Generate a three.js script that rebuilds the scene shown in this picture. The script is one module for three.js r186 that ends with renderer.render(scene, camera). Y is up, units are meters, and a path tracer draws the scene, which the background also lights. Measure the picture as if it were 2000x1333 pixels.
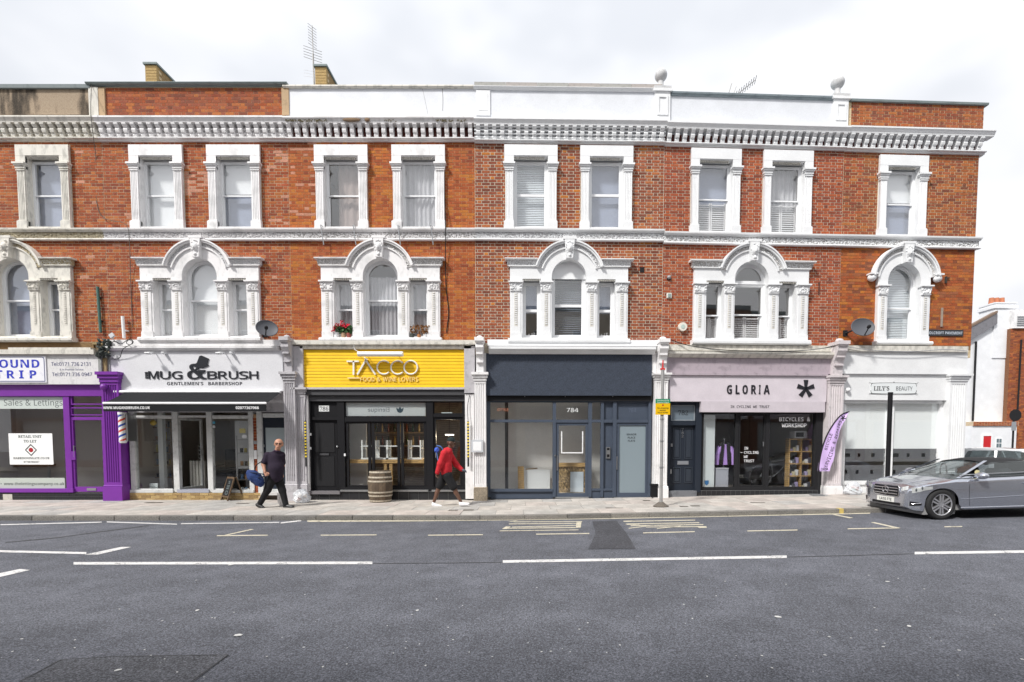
import * as THREE from 'three';
import { mergeGeometries, mergeVertices, toCreasedNormals } from 'three/addons/utils/BufferGeometryUtils.js';
import { FontLoader } from 'three/addons/loaders/FontLoader.js';
import { TextGeometry } from 'three/addons/geometries/TextGeometry.js';
import { RoundedBoxGeometry } from 'three/addons/geometries/RoundedBoxGeometry.js';

// ---------------------------------------------------------------- camera, sky, sun, exposure
const scene = new THREE.Scene();
const FOC = 1000, PX = 1030, PY = 911, PITCH = 2.9 * Math.PI / 180;      // pixels of the 2000 x 1333 photograph
const CAM = new THREE.Vector3(0, 1.68, 13.5);
const camera = new THREE.PerspectiveCamera(2 * Math.atan(666.5 / FOC) * 180 / Math.PI, 2000 / 1333, 0.1, 600);
camera.position.copy(CAM);
camera.rotation.x = -PITCH;
camera.setViewOffset(2000, 1333, 1000 - PX, 666.5 - PY, 2000, 1333);      // shifted lens
camera.updateProjectionMatrix();
camera.updateMatrixWorld();
scene.add(camera);

function mulberry(a) { return () => { a |= 0; a = a + 0x6D2B79F5 | 0; let t = Math.imul(a ^ a >>> 15, 1 | a); t = t + Math.imul(t ^ t >>> 7, 61 | t) ^ t; return ((t ^ t >>> 14) >>> 0) / 4294967296; }; }
let rnd = mulberry(7);
const rr = (a, b) => a + (b - a) * rnd();
// value noise that repeats every `per` cells, for textures and the sky
function noise2(seed) {
  const h = (x, y) => { let n = Math.imul(x, 374761393) + Math.imul(y, 668265263) + Math.imul(seed, 974711) | 0; n = Math.imul(n ^ n >>> 13, 1274126177); return ((n ^ n >>> 16) >>> 0) / 4294967296; };
  return (x, y, per) => {
    const x0 = Math.floor(x), y0 = Math.floor(y), m = (a) => ((a % per) + per) % per;
    let fx = x - x0, fy = y - y0; fx = fx * fx * (3 - 2 * fx); fy = fy * fy * (3 - 2 * fy);
    const a = h(m(x0), m(y0)), b = h(m(x0 + 1), m(y0)), c = h(m(x0), m(y0 + 1)), d = h(m(x0 + 1), m(y0 + 1));
    return (a + (b - a) * fx) * (1 - fy) + (c + (d - c) * fx) * fy;
  };
}
function fbm(nz, x, y, per, oct = 4) { let s = 0, a = 0.5, t = 0; for (let o = 0; o < oct; o++) { s += a * nz(x, y, per); t += a; x *= 2; y *= 2; per *= 2; a *= 0.5; } return s / t; }

{ // bright thin overcast: white-grey cloud sheet with soft blue-grey patches
  const W = 1024, Hh = 512, data = new Float32Array(W * Hh * 4), nz = noise2(5), nz2 = noise2(11);
  for (let j = 0; j < Hh; j++) for (let i = 0; i < W; i++) {
    const el = (j + 0.5) / Hh * Math.PI - Math.PI / 2, az = i / W, k = (j * W + i) * 4;
    const cl = fbm(nz, az * 14, el * 5.5 + 3, 14, 5), c2 = fbm(nz2, az * 6, el * 2.6, 6, 4);
    let g = THREE.MathUtils.smoothstep(cl * 0.6 + c2 * 0.4, 0.46, 0.62);            // 1 inside a darker, bluer patch
    const up = 1 + 0.30 * Math.max(0, Math.sin(el)) ** 2;
    const b = 0.735 * up * (1 - 0.17 * g);
    data[k] = b * (0.985 - 0.05 * g); data[k + 1] = b * (0.995 - 0.025 * g); data[k + 2] = b * (1.025 + 0.015 * g); data[k + 3] = 1;
  }
  const sky = new THREE.DataTexture(data, W, Hh, THREE.RGBAFormat, THREE.FloatType);
  sky.mapping = THREE.EquirectangularReflectionMapping; sky.magFilter = THREE.LinearFilter; sky.minFilter = THREE.LinearFilter;
  sky.wrapS = THREE.RepeatWrapping; sky.needsUpdate = true;
  scene.background = sky; scene.environment = sky;
}
const sun = new THREE.DirectionalLight(0xfffcf7, 3.1);                      // weak sun through the cloud, from the upper left in front of the facades
sun.position.set(-15, 23, 16); sun.target.position.set(0, 0, 0);
sun.castShadow = true; sun.shadow.radius = 13; sun.shadow.mapSize.set(4096, 4096);
Object.assign(sun.shadow.camera, { left: -30, right: 30, top: 30, bottom: -30, near: 1, far: 90 });
scene.add(sun, sun.target);

const renderer = new THREE.WebGLRenderer({ antialias: true });
renderer.setSize(1024, 682);
renderer.toneMapping = THREE.LinearToneMapping;
renderer.toneMappingExposure = 1.36;
renderer.shadowMap.enabled = true;

// ---------------------------------------------------------------- pixel -> place
const ray = (px, py) => { const x = (px - PX) / FOC, y = -(py - PY) / FOC, c = Math.cos(PITCH), s = Math.sin(PITCH); return new THREE.Vector3(x, y * c - s, -y * s - c); };
const GSLOPE = 0.016, GX0 = -0.6, GX1 = 15;
const gy = (x) => { if (x > 12) return GSLOPE * (12 - GX0) - 0.03 * (Math.min(x, 22) - 12); const t = Math.max(x, GX0 - 1.5); return t < GX0 - 1.5 ? 0 : t < GX0 + 1.5 ? GSLOPE * (t - GX0 + 1.5) ** 2 / 6 : GSLOPE * (t - GX0); };   // the street climbs gently to the right and falls away into the side street
const PAVE = 0.10;                                                          // kerb height
function onGround(px, py, lift = 0) {                                       // where the pixel's ray meets the road surface (+ lift)
  const d = ray(px, py); let x = 0, p = null;
  for (let k = 0; k < 12; k++) { const t = (gy(x) + lift - CAM.y) / d.y; p = CAM.clone().addScaledVector(d, t); x = p.x; }
  return p;
}
function onPlaneZ(px, py, z) { const d = ray(px, py), t = (z - CAM.z) / d.z; return CAM.clone().addScaledVector(d, t); }

// ---------------------------------------------------------------- mesh helpers
function fin(g) {                                                           // unindexed, with uv in metres laid along the axis each face points to
  if (g.index) g = g.toNonIndexed();
  if (!g.attributes.normal) g.computeVertexNormals();
  for (const k of Object.keys(g.attributes)) if (!['position', 'normal', 'color'].includes(k)) g.deleteAttribute(k);
  const p = g.attributes.position, uv = new Float32Array(p.count * 2), a = new THREE.Vector3(), b = new THREE.Vector3(), c = new THREE.Vector3();
  for (let i = 0; i < p.count; i += 3) {
    a.fromBufferAttribute(p, i); b.fromBufferAttribute(p, i + 1).sub(a); c.fromBufferAttribute(p, i + 2).sub(a); b.cross(c);
    const ax = Math.abs(b.x), ay = Math.abs(b.y), az = Math.abs(b.z);
    for (let j = i; j < i + 3; j++) {
      const x = p.getX(j), y = p.getY(j), z = p.getZ(j);
      if (az >= ax && az >= ay) { uv[j * 2] = x; uv[j * 2 + 1] = y; } else if (ax >= ay) { uv[j * 2] = z; uv[j * 2 + 1] = y; } else { uv[j * 2] = x; uv[j * 2 + 1] = z; }
    }
  }
  g.setAttribute('uv', new THREE.BufferAttribute(uv, 2));
  return g;
}
const joined = (gs) => { gs = (Array.isArray(gs) ? gs : [gs]).flat(9).map(fin); return gs.length === 1 ? gs[0] : mergeGeometries(gs); };
const used = new Map();
const numbered = (n) => { const k = used.get(n) ?? 0; used.set(n, k + 1); return k ? `${n}_${String(k).padStart(3, '0')}` : n; };
function mesh(name, gs, mat, parent, keep = false) {
  const m = new THREE.Mesh(keep ? gs : joined(gs), mat); m.name = parent ? name : numbered(name);
  m.castShadow = m.receiveShadow = true; (parent ?? scene).add(m); return m;
}
function group(name, parent) { const g = new THREE.Group(); g.name = parent ? name : numbered(name); (parent ?? scene).add(g); return g; }
function thing(name, label, category, pos = [0, 0, 0], turn = 0, grp) { const o = group(name); o.position.set(...pos); o.rotation.y = turn; o.userData = { label, category }; if (grp) o.userData.group = grp; return o; }
function tag(o, label, category, grp) { o.userData = { label, category }; if (grp) o.userData.group = grp; return o; }
const setting = (o) => { o.userData.kind = 'structure'; return o; };
const bx = (w, h, d, x = 0, y = 0, z = 0) => new THREE.BoxGeometry(w, h, d).translate(x, y, z);           // centre
const rb = (w, h, d, x, y, z, r = 0.01) => new RoundedBoxGeometry(w, h, d, 2, Math.min(r, w / 2.1, h / 2.1, d / 2.1)).translate(x, y, z);
const V = (x, y, z) => new THREE.Vector3(x, y, z);
function bar(a, b, r, r2 = r, seg = 8) { const d = b.clone().sub(a), L = d.length(), g = new THREE.CylinderGeometry(r2, r, L, seg); g.applyQuaternion(new THREE.Quaternion().setFromUnitVectors(V(0, 1, 0), d.normalize())); return g.translate((a.x + b.x) / 2, (a.y + b.y) / 2, (a.z + b.z) / 2); }
function tube(pts, r, seg = 24, rad = 6) { return new THREE.TubeGeometry(new THREE.CatmullRomCurve3(pts), seg, r, rad); }
function extr(pts, depth, holes = [], bevel = 0, curve = 8) {               // outline in x,y pushed along z from 0 to depth
  const s = pts instanceof THREE.Shape ? pts : new THREE.Shape(pts.map((p) => new THREE.Vector2(p[0], p[1])));
  for (const h of holes) s.holes.push(h instanceof THREE.Path ? h : new THREE.Path(h.map((p) => new THREE.Vector2(p[0], p[1]))));
  return new THREE.ExtrudeGeometry(s, { depth, bevelEnabled: bevel > 0, bevelSize: bevel, bevelThickness: bevel, bevelSegments: 2, curveSegments: curve });
}
function prof(pts, u0, u1) { return extr(pts.map(([w, v]) => [-w, v]), u1 - u0).rotateY(Math.PI / 2).translate(u0, 0, 0); }   // section in (out, up) run along the facade
function column(pts, v0, v1) { return extr(pts.map(([u, w]) => [u, -w]), v1 - v0).rotateX(-Math.PI / 2).translate(0, v0, 0); }        // section in (along, out) run upwards

// ---------------------------------------------------------------- materials
const TEX = new Map();
function grainTex(key, size, fn) {                                         // fn(u, v) -> [r, g, b] 0..1 (colour as sRGB) or a height
  if (TEX.has(key)) return TEX.get(key);
  const d = new Uint8Array(size * size * 4);
  for (let j = 0; j < size; j++) for (let i = 0; i < size; i++) { const c = fn(i / size, j / size), k = (j * size + i) * 4, q = Array.isArray(c) ? c : [c, c, c]; for (let n = 0; n < 3; n++) d[k + n] = Math.max(0, Math.min(255, q[n] * 255)); d[k + 3] = 255; }
  const t = new THREE.DataTexture(d, size, size); t.magFilter = THREE.LinearFilter; t.minFilter = THREE.LinearMipmapLinearFilter; t.generateMipmaps = true;
  t.wrapS = t.wrapT = THREE.RepeatWrapping; t.needsUpdate = true; TEX.set(key, t); return t;
}
const scaled = (t, m, srgb) => { const c = t.clone(); c.repeat.set(1 / m, 1 / m); if (srgb) c.colorSpace = THREE.SRGBColorSpace; c.needsUpdate = true; return c; };
const nA = noise2(21), nB = noise2(33), nC = noise2(47), nD = noise2(59);
const T_soft = grainTex('soft', 256, (u, v) => { const a = fbm(nA, u * 6, v * 6, 6, 5), b = nB(u * 128, v * 128, 128); return 0.955 + 0.07 * (a - 0.5) + 0.04 * (b - 0.5); });            // painted plaster: faint mottling
const T_grime = grainTex('grime', 512, (u, v) => {                          // blotches, specks and small runs of dirt
  const a = fbm(nA, u * 8, v * 8, 8, 5), b = fbm(nB, u * 40, v * 14, 40, 3), s = nC(u * 200, v * 200, 200);
  let k = 0.965 - 0.09 * THREE.MathUtils.smoothstep(a, 0.55, 0.8) - 0.06 * THREE.MathUtils.smoothstep(b, 0.6, 0.85); if (s > 0.975) k -= 0.10; return [k, k * 0.995, k * 0.99];
});
const T_aged = grainTex('aged', 512, (u, v) => { const a = fbm(nB, u * 10, v * 5, 10, 5), s = nC(u * 180, v * 180, 180); let k = 0.97 - 0.15 * THREE.MathUtils.smoothstep(a, 0.5, 0.8); if (s > 0.96) k -= 0.12; return [k, k * 0.99, k * 0.965]; });
const T_speck = grainTex('speck', 256, (u, v) => { const a = nA(u * 128, v * 128, 128), b = fbm(nB, u * 24, v * 24, 24, 3); return 0.62 + 0.3 * b + 0.3 * (a - 0.5); });                      // fired clay, coarse
const T_bump = grainTex('bump', 256, (u, v) => 0.5 * fbm(nC, u * 24, v * 24, 24, 4) + 0.5 * nD(u * 128, v * 128, 128));
const T_asph = grainTex('asph', 512, (u, v) => {
  const a = nA(u * 256, v * 256, 256), b = nB(u * 170 + 3, v * 170, 170), c = fbm(nC, u * 5, v * 5, 5, 4);
  let k = 0.62 + 0.36 * (a - 0.5) + 0.3 * (b - 0.5) + 0.14 * (c - 0.5); if (b > 0.95) k += 0.16; return [k, k, k * 1.01];
});
const T_asphBig = grainTex('asphBig', 512, (u, v) => { const a = fbm(nC, u * 4, v * 9, 4, 6), b = fbm(nD, u * 40, v * 40, 40, 2); const s = nA(u * 300, v * 300, 300); let k = 0.72 + 0.5 * (a - 0.5) + 0.14 * (b - 0.5); if (s > 0.992) k += 0.3; return [k, k, k * 1.01]; });
const T_wear = grainTex('wear', 512, (u, v) => { const a = fbm(nA, u * 12, v * 12, 12, 4), b = nB(u * 90, v * 90, 90), c = nC(u * 220, v * 220, 220); return a * 0.5 + b * 0.3 + c * 0.2 > 0.335 ? 1 : 0; });
const T_wood = grainTex('wood', 256, (u, v) => { const w = fbm(nA, u * 4 + 0.6 * Math.sin(v * 6.283), v * 40, 4, 4), g = nB(u * 8, v * 128, 128); return 0.72 + 0.35 * (w - 0.5) * 2 + 0.12 * (g - 0.5); });
const T_osb = grainTex('osb', 256, (u, v) => 0.7 + 0.5 * (nA(u * 40 + 2 * nC(u * 8, v * 8, 8), v * 14, 14 * 40) - 0.5) + 0.3 * (nB(u * 18, v * 50, 900) - 0.5));
const T_slab = grainTex('slab', 256, (u, v) => { const a = fbm(nA, u * 5, v * 5, 5, 5), b = nD(u * 128, v * 128, 128), g = nB(u * 60, v * 60, 60); let k = 0.84 + 0.26 * (a - 0.5) + 0.14 * (b - 0.5); if (g > 0.95) k -= 0.16; return k; });
const M = (r, g, b, o = {}) => {
  const { map, mapM = 1, bump, bumpM = 0.3, bs = 0.003, ...rest } = o;
  const m = new (rest.transmission || rest.clearcoat || rest.sheen || rest.ior || rest.specularIntensity ? THREE.MeshPhysicalMaterial : THREE.MeshStandardMaterial)({ roughness: 0.75, ...rest });
  m.color.setRGB(r, g, b); if (map) m.map = scaled(map, mapM, true); if (bump) { m.bumpMap = scaled(bump, bumpM); m.bumpScale = bs; }
  return m;
};
const mat = {
  white: M(0.86, 0.86, 0.87, { map: T_grime, mapM: 2.3, bump: T_bump, bumpM: 0.5, bs: 0.002, roughness: 0.6 }),
  whiteClean: M(0.86, 0.87, 0.88, { map: T_soft, mapM: 1.7, roughness: 0.5 }),
  whiteDirty: M(0.72, 0.71, 0.68, { map: T_aged, mapM: 0.9, bump: T_bump, bumpM: 0.3, bs: 0.004, roughness: 0.85 }),
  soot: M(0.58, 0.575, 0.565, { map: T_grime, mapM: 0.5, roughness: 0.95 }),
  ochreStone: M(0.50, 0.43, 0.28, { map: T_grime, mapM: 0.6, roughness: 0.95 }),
  upvc: M(0.84, 0.85, 0.86, { roughness: 0.35 }),
  glass: M(1, 1, 1, { transmission: 1, thickness: 0, roughness: 0.0, ior: 2.0 }),
  shopGlass: M(0.97, 0.98, 0.98, { transmission: 1, thickness: 0, roughness: 0.0, ior: 1.6 }),
  frosted: M(0.80, 0.86, 0.84, { transmission: 0.55, thickness: 0, roughness: 0.6, ior: 1.5 }),
  net: M(0.74, 0.76, 0.80, { roughness: 0.95, map: T_soft, mapM: 0.4 }),
  blind: M(0.84, 0.87, 0.89, { roughness: 0.8 }),
  room: M(0.58, 0.57, 0.55, { roughness: 0.9 }),
  roomDark: M(0.44, 0.42, 0.40, { roughness: 0.9 }),
  roomMid: M(0.32, 0.30, 0.29, { roughness: 0.9 }),
  black: M(0.011, 0.011, 0.013, { roughness: 0.5, specularIntensity: 0.45 }),
  blackMatt: M(0.016, 0.016, 0.018, { roughness: 0.8, specularIntensity: 0.5 }),
  charcoal: M(0.05, 0.05, 0.055, { roughness: 0.6 }),
  steel: M(0.45, 0.46, 0.47, { metalness: 0.9, roughness: 0.35 }),
  lead: M(0.22, 0.26, 0.27, { map: T_grime, mapM: 1.2, roughness: 0.7 }),
  verdigris: M(0.23, 0.28, 0.285, { map: T_grime, mapM: 1.0, roughness: 0.8 }),
  purple: M(0.20, 0.030, 0.34, { map: T_soft, mapM: 0.8, roughness: 0.42 }),
  yellow: M(1.0, 0.62, 0.0, { map: T_soft, mapM: 0.9, roughness: 0.55 }),
  navy: M(0.055, 0.073, 0.108, { map: T_soft, mapM: 0.7, roughness: 0.6 }),
  navyDoor: M(0.018, 0.024, 0.036, { roughness: 0.5, specularIntensity: 0.6 }),
  lilacPale: M(0.68, 0.62, 0.67, { map: T_soft, mapM: 1.3, roughness: 0.55 }),
  lilacGrey: M(0.45, 0.39, 0.44, { map: T_grime, mapM: 1.1, roughness: 0.65 }),
  greySign: M(0.76, 0.76, 0.79, { map: T_soft, mapM: 1.9, roughness: 0.5 }),
  greyPaint: M(0.52, 0.51, 0.54, { map: T_grime, mapM: 0.7, bump: T_bump, bumpM: 0.3, bs: 0.003, roughness: 0.7 }),
  blackTile: M(0.018, 0.019, 0.022, { roughness: 0.28 }),
  grout: M(0.20, 0.20, 0.20, { roughness: 0.9 }),
  oak: M(0.50, 0.33, 0.16, { map: T_wood, mapM: 0.5, roughness: 0.6 }),
  pine: M(0.95, 0.60, 0.24, { map: T_wood, mapM: 0.6, roughness: 0.55 }),
  osb: M(0.62, 0.42, 0.20, { map: T_osb, mapM: 0.5, roughness: 0.8 }),
  stone: M(0.48, 0.40, 0.30, { map: T_speck, mapM: 0.5, roughness: 0.9 }),
};
const font = {};
for (const n of ['sans_bold', 'sans_regular', 'serif_bold', 'serif_regular', 'sans_mono_regular']) font[n] = await new FontLoader().loadAsync(`fonts/droid/droid_${n}.typeface.json`);
function letters(str, f, w, h, depth = 0.02, spacing = 0) {                 // solid letters fitted to w x h, lower left at 0,0
  let x = 0; const gs = [];
  for (const ch of str) { if (ch === ' ') { x += 0.35 + spacing; continue; } const g = new TextGeometry(ch, { font: font[f], size: 1, depth: 0.01, curveSegments: 5 }); g.computeBoundingBox(); const b = g.boundingBox; g.translate(x - b.min.x, 0, 0); gs.push(g); x += b.max.x - b.min.x + 0.12 + spacing; }
  const all = mergeGeometries(gs); all.computeBoundingBox(); const b = all.boundingBox;
  all.translate(-b.min.x, -b.min.y, -b.min.z); return all.scale(w / (b.max.x - b.min.x), h / (b.max.y - b.min.y), depth / 0.01);
}
function printTex(w, h, draw) {                                             // flat print: canvas with a clear ground
  const c = document.createElement('canvas'); c.width = w; c.height = h; const x = c.getContext('2d'); draw(x, w, h);
  const t = new THREE.CanvasTexture(c); t.colorSpace = THREE.SRGBColorSpace; t.anisotropy = 8; return t;
}
function printMat(w, h, draw, o = {}) { return new THREE.MeshStandardMaterial({ map: printTex(w, h, draw), transparent: true, roughness: 0.6, ...o }); }

// ---------------------------------------------------------------- ground, road, pavement
const KZ = 2.87;                                                            // kerb line in front of the straight part of the terrace
const TH3 = 1.1 * Math.PI / 180, TH4 = 2.6 * Math.PI / 180;
const kerbBase = (x) => x < -1.35 ? KZ : x < 3.53 ? KZ - Math.tan(TH3) * (x + 1.35) * 0.9 : KZ - 0.085 - Math.tan(TH4) * (x - 3.53) * 0.9;   // the street bends away with the houses
const kerbZ = (x) => kerbBase(x) - (x > 7.3 ? 5.2 - Math.sqrt(Math.max(0, 27.04 - (x - 7.3) ** 2)) : 0);   // and rounds the corner into the side street
const CORNER = 12.2;                                                        // the pavement turns into the side street here
{
  const asphalt = M(1, 1, 1, { vertexColors: true, map: T_asph, mapM: 1.5, bump: T_bump, bumpM: 0.35, bs: 0.005, roughness: 0.9 });
  const xs = []; for (let x = -90; x <= 90.01; x += (x >= -18 && x < 18 ? 0.4 : 6)) xs.push(x);
  const zs = [-90, -40, -12, 0]; for (let z = 2.5; z < 13; z += 0.3) zs.push(z); zs.push(18, 30, 60);
  const pos = [], col = [], idx = []; for (const z of zs) for (const x of xs) { pos.push(x, gy(x), z); const w = 0.305 * (1 + 0.30 * (fbm(nA, x * 0.35 + 40, z * 1.7, 9999, 3) - 0.5) + 0.34 * (fbm(nC, x * 1.3 + 90, z * 2.2, 9999, 3) - 0.5)); col.push(w * 0.93, w * 0.97, w * 1.11); }    // traffic-worn streaks and patches
  const n = xs.length; for (let j = 0; j + 1 < zs.length; j++) for (let i = 0; i + 1 < n; i++) { const a = j * n + i; idx.push(a, a + n, a + 1, a + 1, a + n, a + n + 1); }
  const g = new THREE.BufferGeometry(); g.setAttribute('position', new THREE.Float32BufferAttribute(pos, 3)); g.setAttribute('color', new THREE.Float32BufferAttribute(col, 3)); g.setIndex(idx); g.computeVertexNormals();
  var road = setting(mesh('road', g, asphalt));
}
function sheet(name, pts, lift, m, parent = road) {                         // flat polygon of world x,z points laid on the road
  const s = THREE.ShapeUtils.triangulateShape(pts.map((p) => new THREE.Vector2(p[0], p[1])), []);
  // cut into short strips along x so that it follows the climb
  const pos = []; for (const t of s) for (const k of t) pos.push(pts[k][0], gy(pts[k][0]) + lift, pts[k][1]);
  const g = new THREE.BufferGeometry(); g.setAttribute('position', new THREE.Float32BufferAttribute(pos, 3)); g.computeVertexNormals();
  return mesh(name, g, m, parent);
}
const worn = (m) => { m.alphaMap = scaled(T_wear, 1.1); m.alphaTest = 0.5; return m; };
const pxPoly = (pts) => pts.map(([x, y]) => { const p = onGround(x, y, 0.004); return [p.x, p.z]; });
const paintWhite = worn(M(0.68, 0.68, 0.68, { map: T_grime, mapM: 0.35, roughness: 0.8 })), paintCream = worn(M(0.62, 0.58, 0.46, { map: T_grime, mapM: 0.25, roughness: 0.85 })), paintYellow = M(0.60, 0.46, 0.14, { map: T_grime, mapM: 0.3, roughness: 0.8 });
function stroke(pts, wpx, m, name = 'road_marking', lift = 0.004) {         // a painted line along pixel points, wpx thick on the photograph
  for (let k = 0; k + 1 < pts.length; k++) {
    const [x0, y0] = pts[k], [x1, y1] = pts[k + 1], n = Math.max(1, Math.ceil(Math.abs(x1 - x0) / 120));
    const top = [], bot = [];
    for (let i = 0; i <= n; i++) { const x = x0 + (x1 - x0) * i / n, y = y0 + (y1 - y0) * i / n; top.push([x, y - wpx / 2]); bot.unshift([x, y + wpx / 2]); }
    sheet(name, pxPoly([...top, ...bot]), lift, m);
  }
}
stroke([[143, 1101], [727, 1100]], 5, paintWhite);
stroke([[982, 1097.5], [1537, 1088]], 5, paintWhite);
stroke([[1787, 1081], [2000, 1078], [2150, 1076]], 5, paintWhite);
stroke([[-160, 1075], [0, 1077.3], [168, 1081]], 4, paintWhite);
sheet('road_marking', pxPoly([[165, 1084], [191, 1084], [256, 1069], [236, 1069]]), 0.005, paintWhite);
sheet('road_marking', pxPoly([[-30, 1133], [0, 1127.5], [58, 1114], [38, 1112], [0, 1120], [-40, 1125]]), 0.004, paintWhite);
stroke([[0, 1025.5], [198, 1020.5]], 1.8, paintWhite); stroke([[208, 1020], [345, 1024.5]], 1.8, paintWhite); stroke([[353, 1023.5], [545, 1021]], 1.6, paintWhite); stroke([[548, 1022], [588, 1017.5]], 2.2, paintWhite);
stroke([[600, 1018.5], [800, 1017.5], [990, 1015.5], [1200, 1012.5], [1400, 1008.5], [1600, 1004.5], [1700, 1002.5]], 3, paintCream);
for (const [x0, y0, x1, y1] of [[423, 1047, 523, 1046], [626, 1046, 735, 1045.3], [836, 1046, 943, 1045], [1047, 1044, 1151, 1042.6], [1256, 1041.5, 1357, 1039], [1460, 1037.7, 1558, 1035.8], [1656, 1033.5, 1757, 1031.7], [1845, 1029.5, 1880, 1029]]) stroke([[x0, y0], [x1, y1]], 1.7, paintCream);
sheet('road_marking', pxPoly([[438, 1045.6], [446, 1045.6], [496, 1034.6], [489, 1034.2]]), 0.005, paintCream);
sheet('road_marking', pxPoly([[1701, 1021], [1708, 1020.6], [1760, 1032], [1752, 1033]]), 0.005, paintCream);
sheet('road_marking', pxPoly([[1626, 1006], [1632, 1005.5], [1667, 1012], [1660, 1013]]), 0.005, paintCream);
// worn cream lettering in front of the bus-side bay: strokes of two long words seen nearly edge on
for (const [x0, y0, x1, y1, w] of [[1003, 1020, 1137, 1019.5, 1.3], [994, 1024, 1128, 1023, 1.4], [1000, 1030, 1126, 1027, 1.4], [984, 1032.5, 1128, 1031, 1.6], [976, 1037.5, 1130, 1035.5, 1.3], [1218, 1019, 1358, 1016.5, 1.6], [1224, 1024, 1366, 1021.5, 1.5], [1232, 1027.5, 1374, 1025.2, 1.6], [1228, 1032.5, 1262, 1028.5, 1.4], [1283, 1033, 1330, 1028, 1.2], [1262, 1030, 1380, 1029.2, 1.4]]) stroke([[x0, y0], [x1, y1]], w, paintCream);
for (const [x0, y0, x1, y1, x2, y2, x3, y3] of [[992, 1020, 998, 1020, 1012, 1017.5, 1006, 1017.5], [980, 1034, 990, 1034, 998, 1029, 988, 1029], [1222, 1020, 1240, 1019.5, 1236, 1017.5, 1217, 1018], [1226, 1026, 1250, 1025.5, 1246, 1023, 1221, 1024], [1366, 1032, 1381, 1031.5, 1379, 1028.5, 1360, 1028.5]]) sheet('road_marking', pxPoly([[x0, y0], [x1, y1], [x2, y2], [x3, y3]]), 0.005, paintCream);
sheet('road_marking', pxPoly([[1125, 1031.5], [1134, 1031.5], [1136, 1019.5], [1126, 1020]]), 0.006, paintCream);
{ // newer tarmac: a trench patch by the kerb and a cut-out in the near lane
  const dark = M(0.155, 0.158, 0.18, { map: T_asph, mapM: 2.0, bump: T_bump, bumpM: 0.12, bs: 0.003, roughness: 0.85 });
  sheet('tarmac_patch', pxPoly([[1149, 1073], [1242, 1073], [1232, 1055], [1222, 1040], [1206, 1020], [1202, 1018], [1157, 1019], [1160, 1030], [1163, 1042], [1158, 1055]]), 0.006, dark);
  const rough = M(0.295, 0.302, 0.332, { map: T_asph, mapM: 1.6, bump: T_bump, bumpM: 0.12, bs: 0.004, roughness: 0.95 });
  sheet('tarmac_patch', pxPoly([[20, 1345], [110, 1291], [220, 1283], [446, 1280], [362, 1345]]), 0.004, rough);
  const seam = M(0.05, 0.05, 0.052, { roughness: 0.9 });
  stroke([[118, 1290], [220, 1283], [446, 1280]], 0.9, seam, 'tarmac_seam', 0.006);
  sheet('tarmac_seam', pxPoly([[444.5, 1280], [446, 1280.4], [365, 1340], [362, 1340]]), 0.007, seam); sheet('tarmac_seam', pxPoly([[118, 1289.7], [119, 1290.6], [37, 1334], [34, 1334]]), 0.007, seam);
  stroke([[728, 1101], [820, 1100.6], [980, 1099]], 0.9, seam, 'tarmac_seam', 0.004); stroke([[1538, 1088.5], [1660, 1085.5], [1786, 1082]], 0.9, seam, 'tarmac_seam', 0.004);
  stroke([[10, 1060], [100, 1052], [190, 1040], [290, 1027]], 1.1, seam, 'tarmac_seam', 0.004);
  // bits of litter and pale grit trodden into the near lane
  const grit = M(0.55, 0.55, 0.54, { roughness: 0.9 }), lit = [];
  const r0 = mulberry(99);
  for (let k = 0; k < 110; k++) { const px = r0() * 2000, py = 1110 + r0() * 215, p = onGround(px, py, 0.003), s = 0.003 + 0.006 * r0(); lit.push(new THREE.IcosahedronGeometry(s, 0).scale(1.6, 0.3, 1).rotateY(r0() * 6).translate(p.x, p.y + s * 0.2, p.z)); }
  for (const [px, py, s] of [[465, 1242, 0.03], [1520, 1206, 0.026], [1776, 1224, 0.02], [385, 1193, 0.02], [1734, 1137, 0.02], [450, 1104.5, 0.03], [815, 1193, 0.018], [230, 1310, 0.02]]) { const p = onGround(px, py, 0.003); lit.push(new THREE.IcosahedronGeometry(s, 0).scale(1.3, 0.2, 0.9).rotateY(px).translate(p.x, p.y + s * 0.15, p.z)); }
  const o = mesh('street_litter', lit, grit); o.userData = { kind: 'stuff', label: 'pale grit and scraps of litter on the tarmac', category: 'litter' };
}
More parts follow.
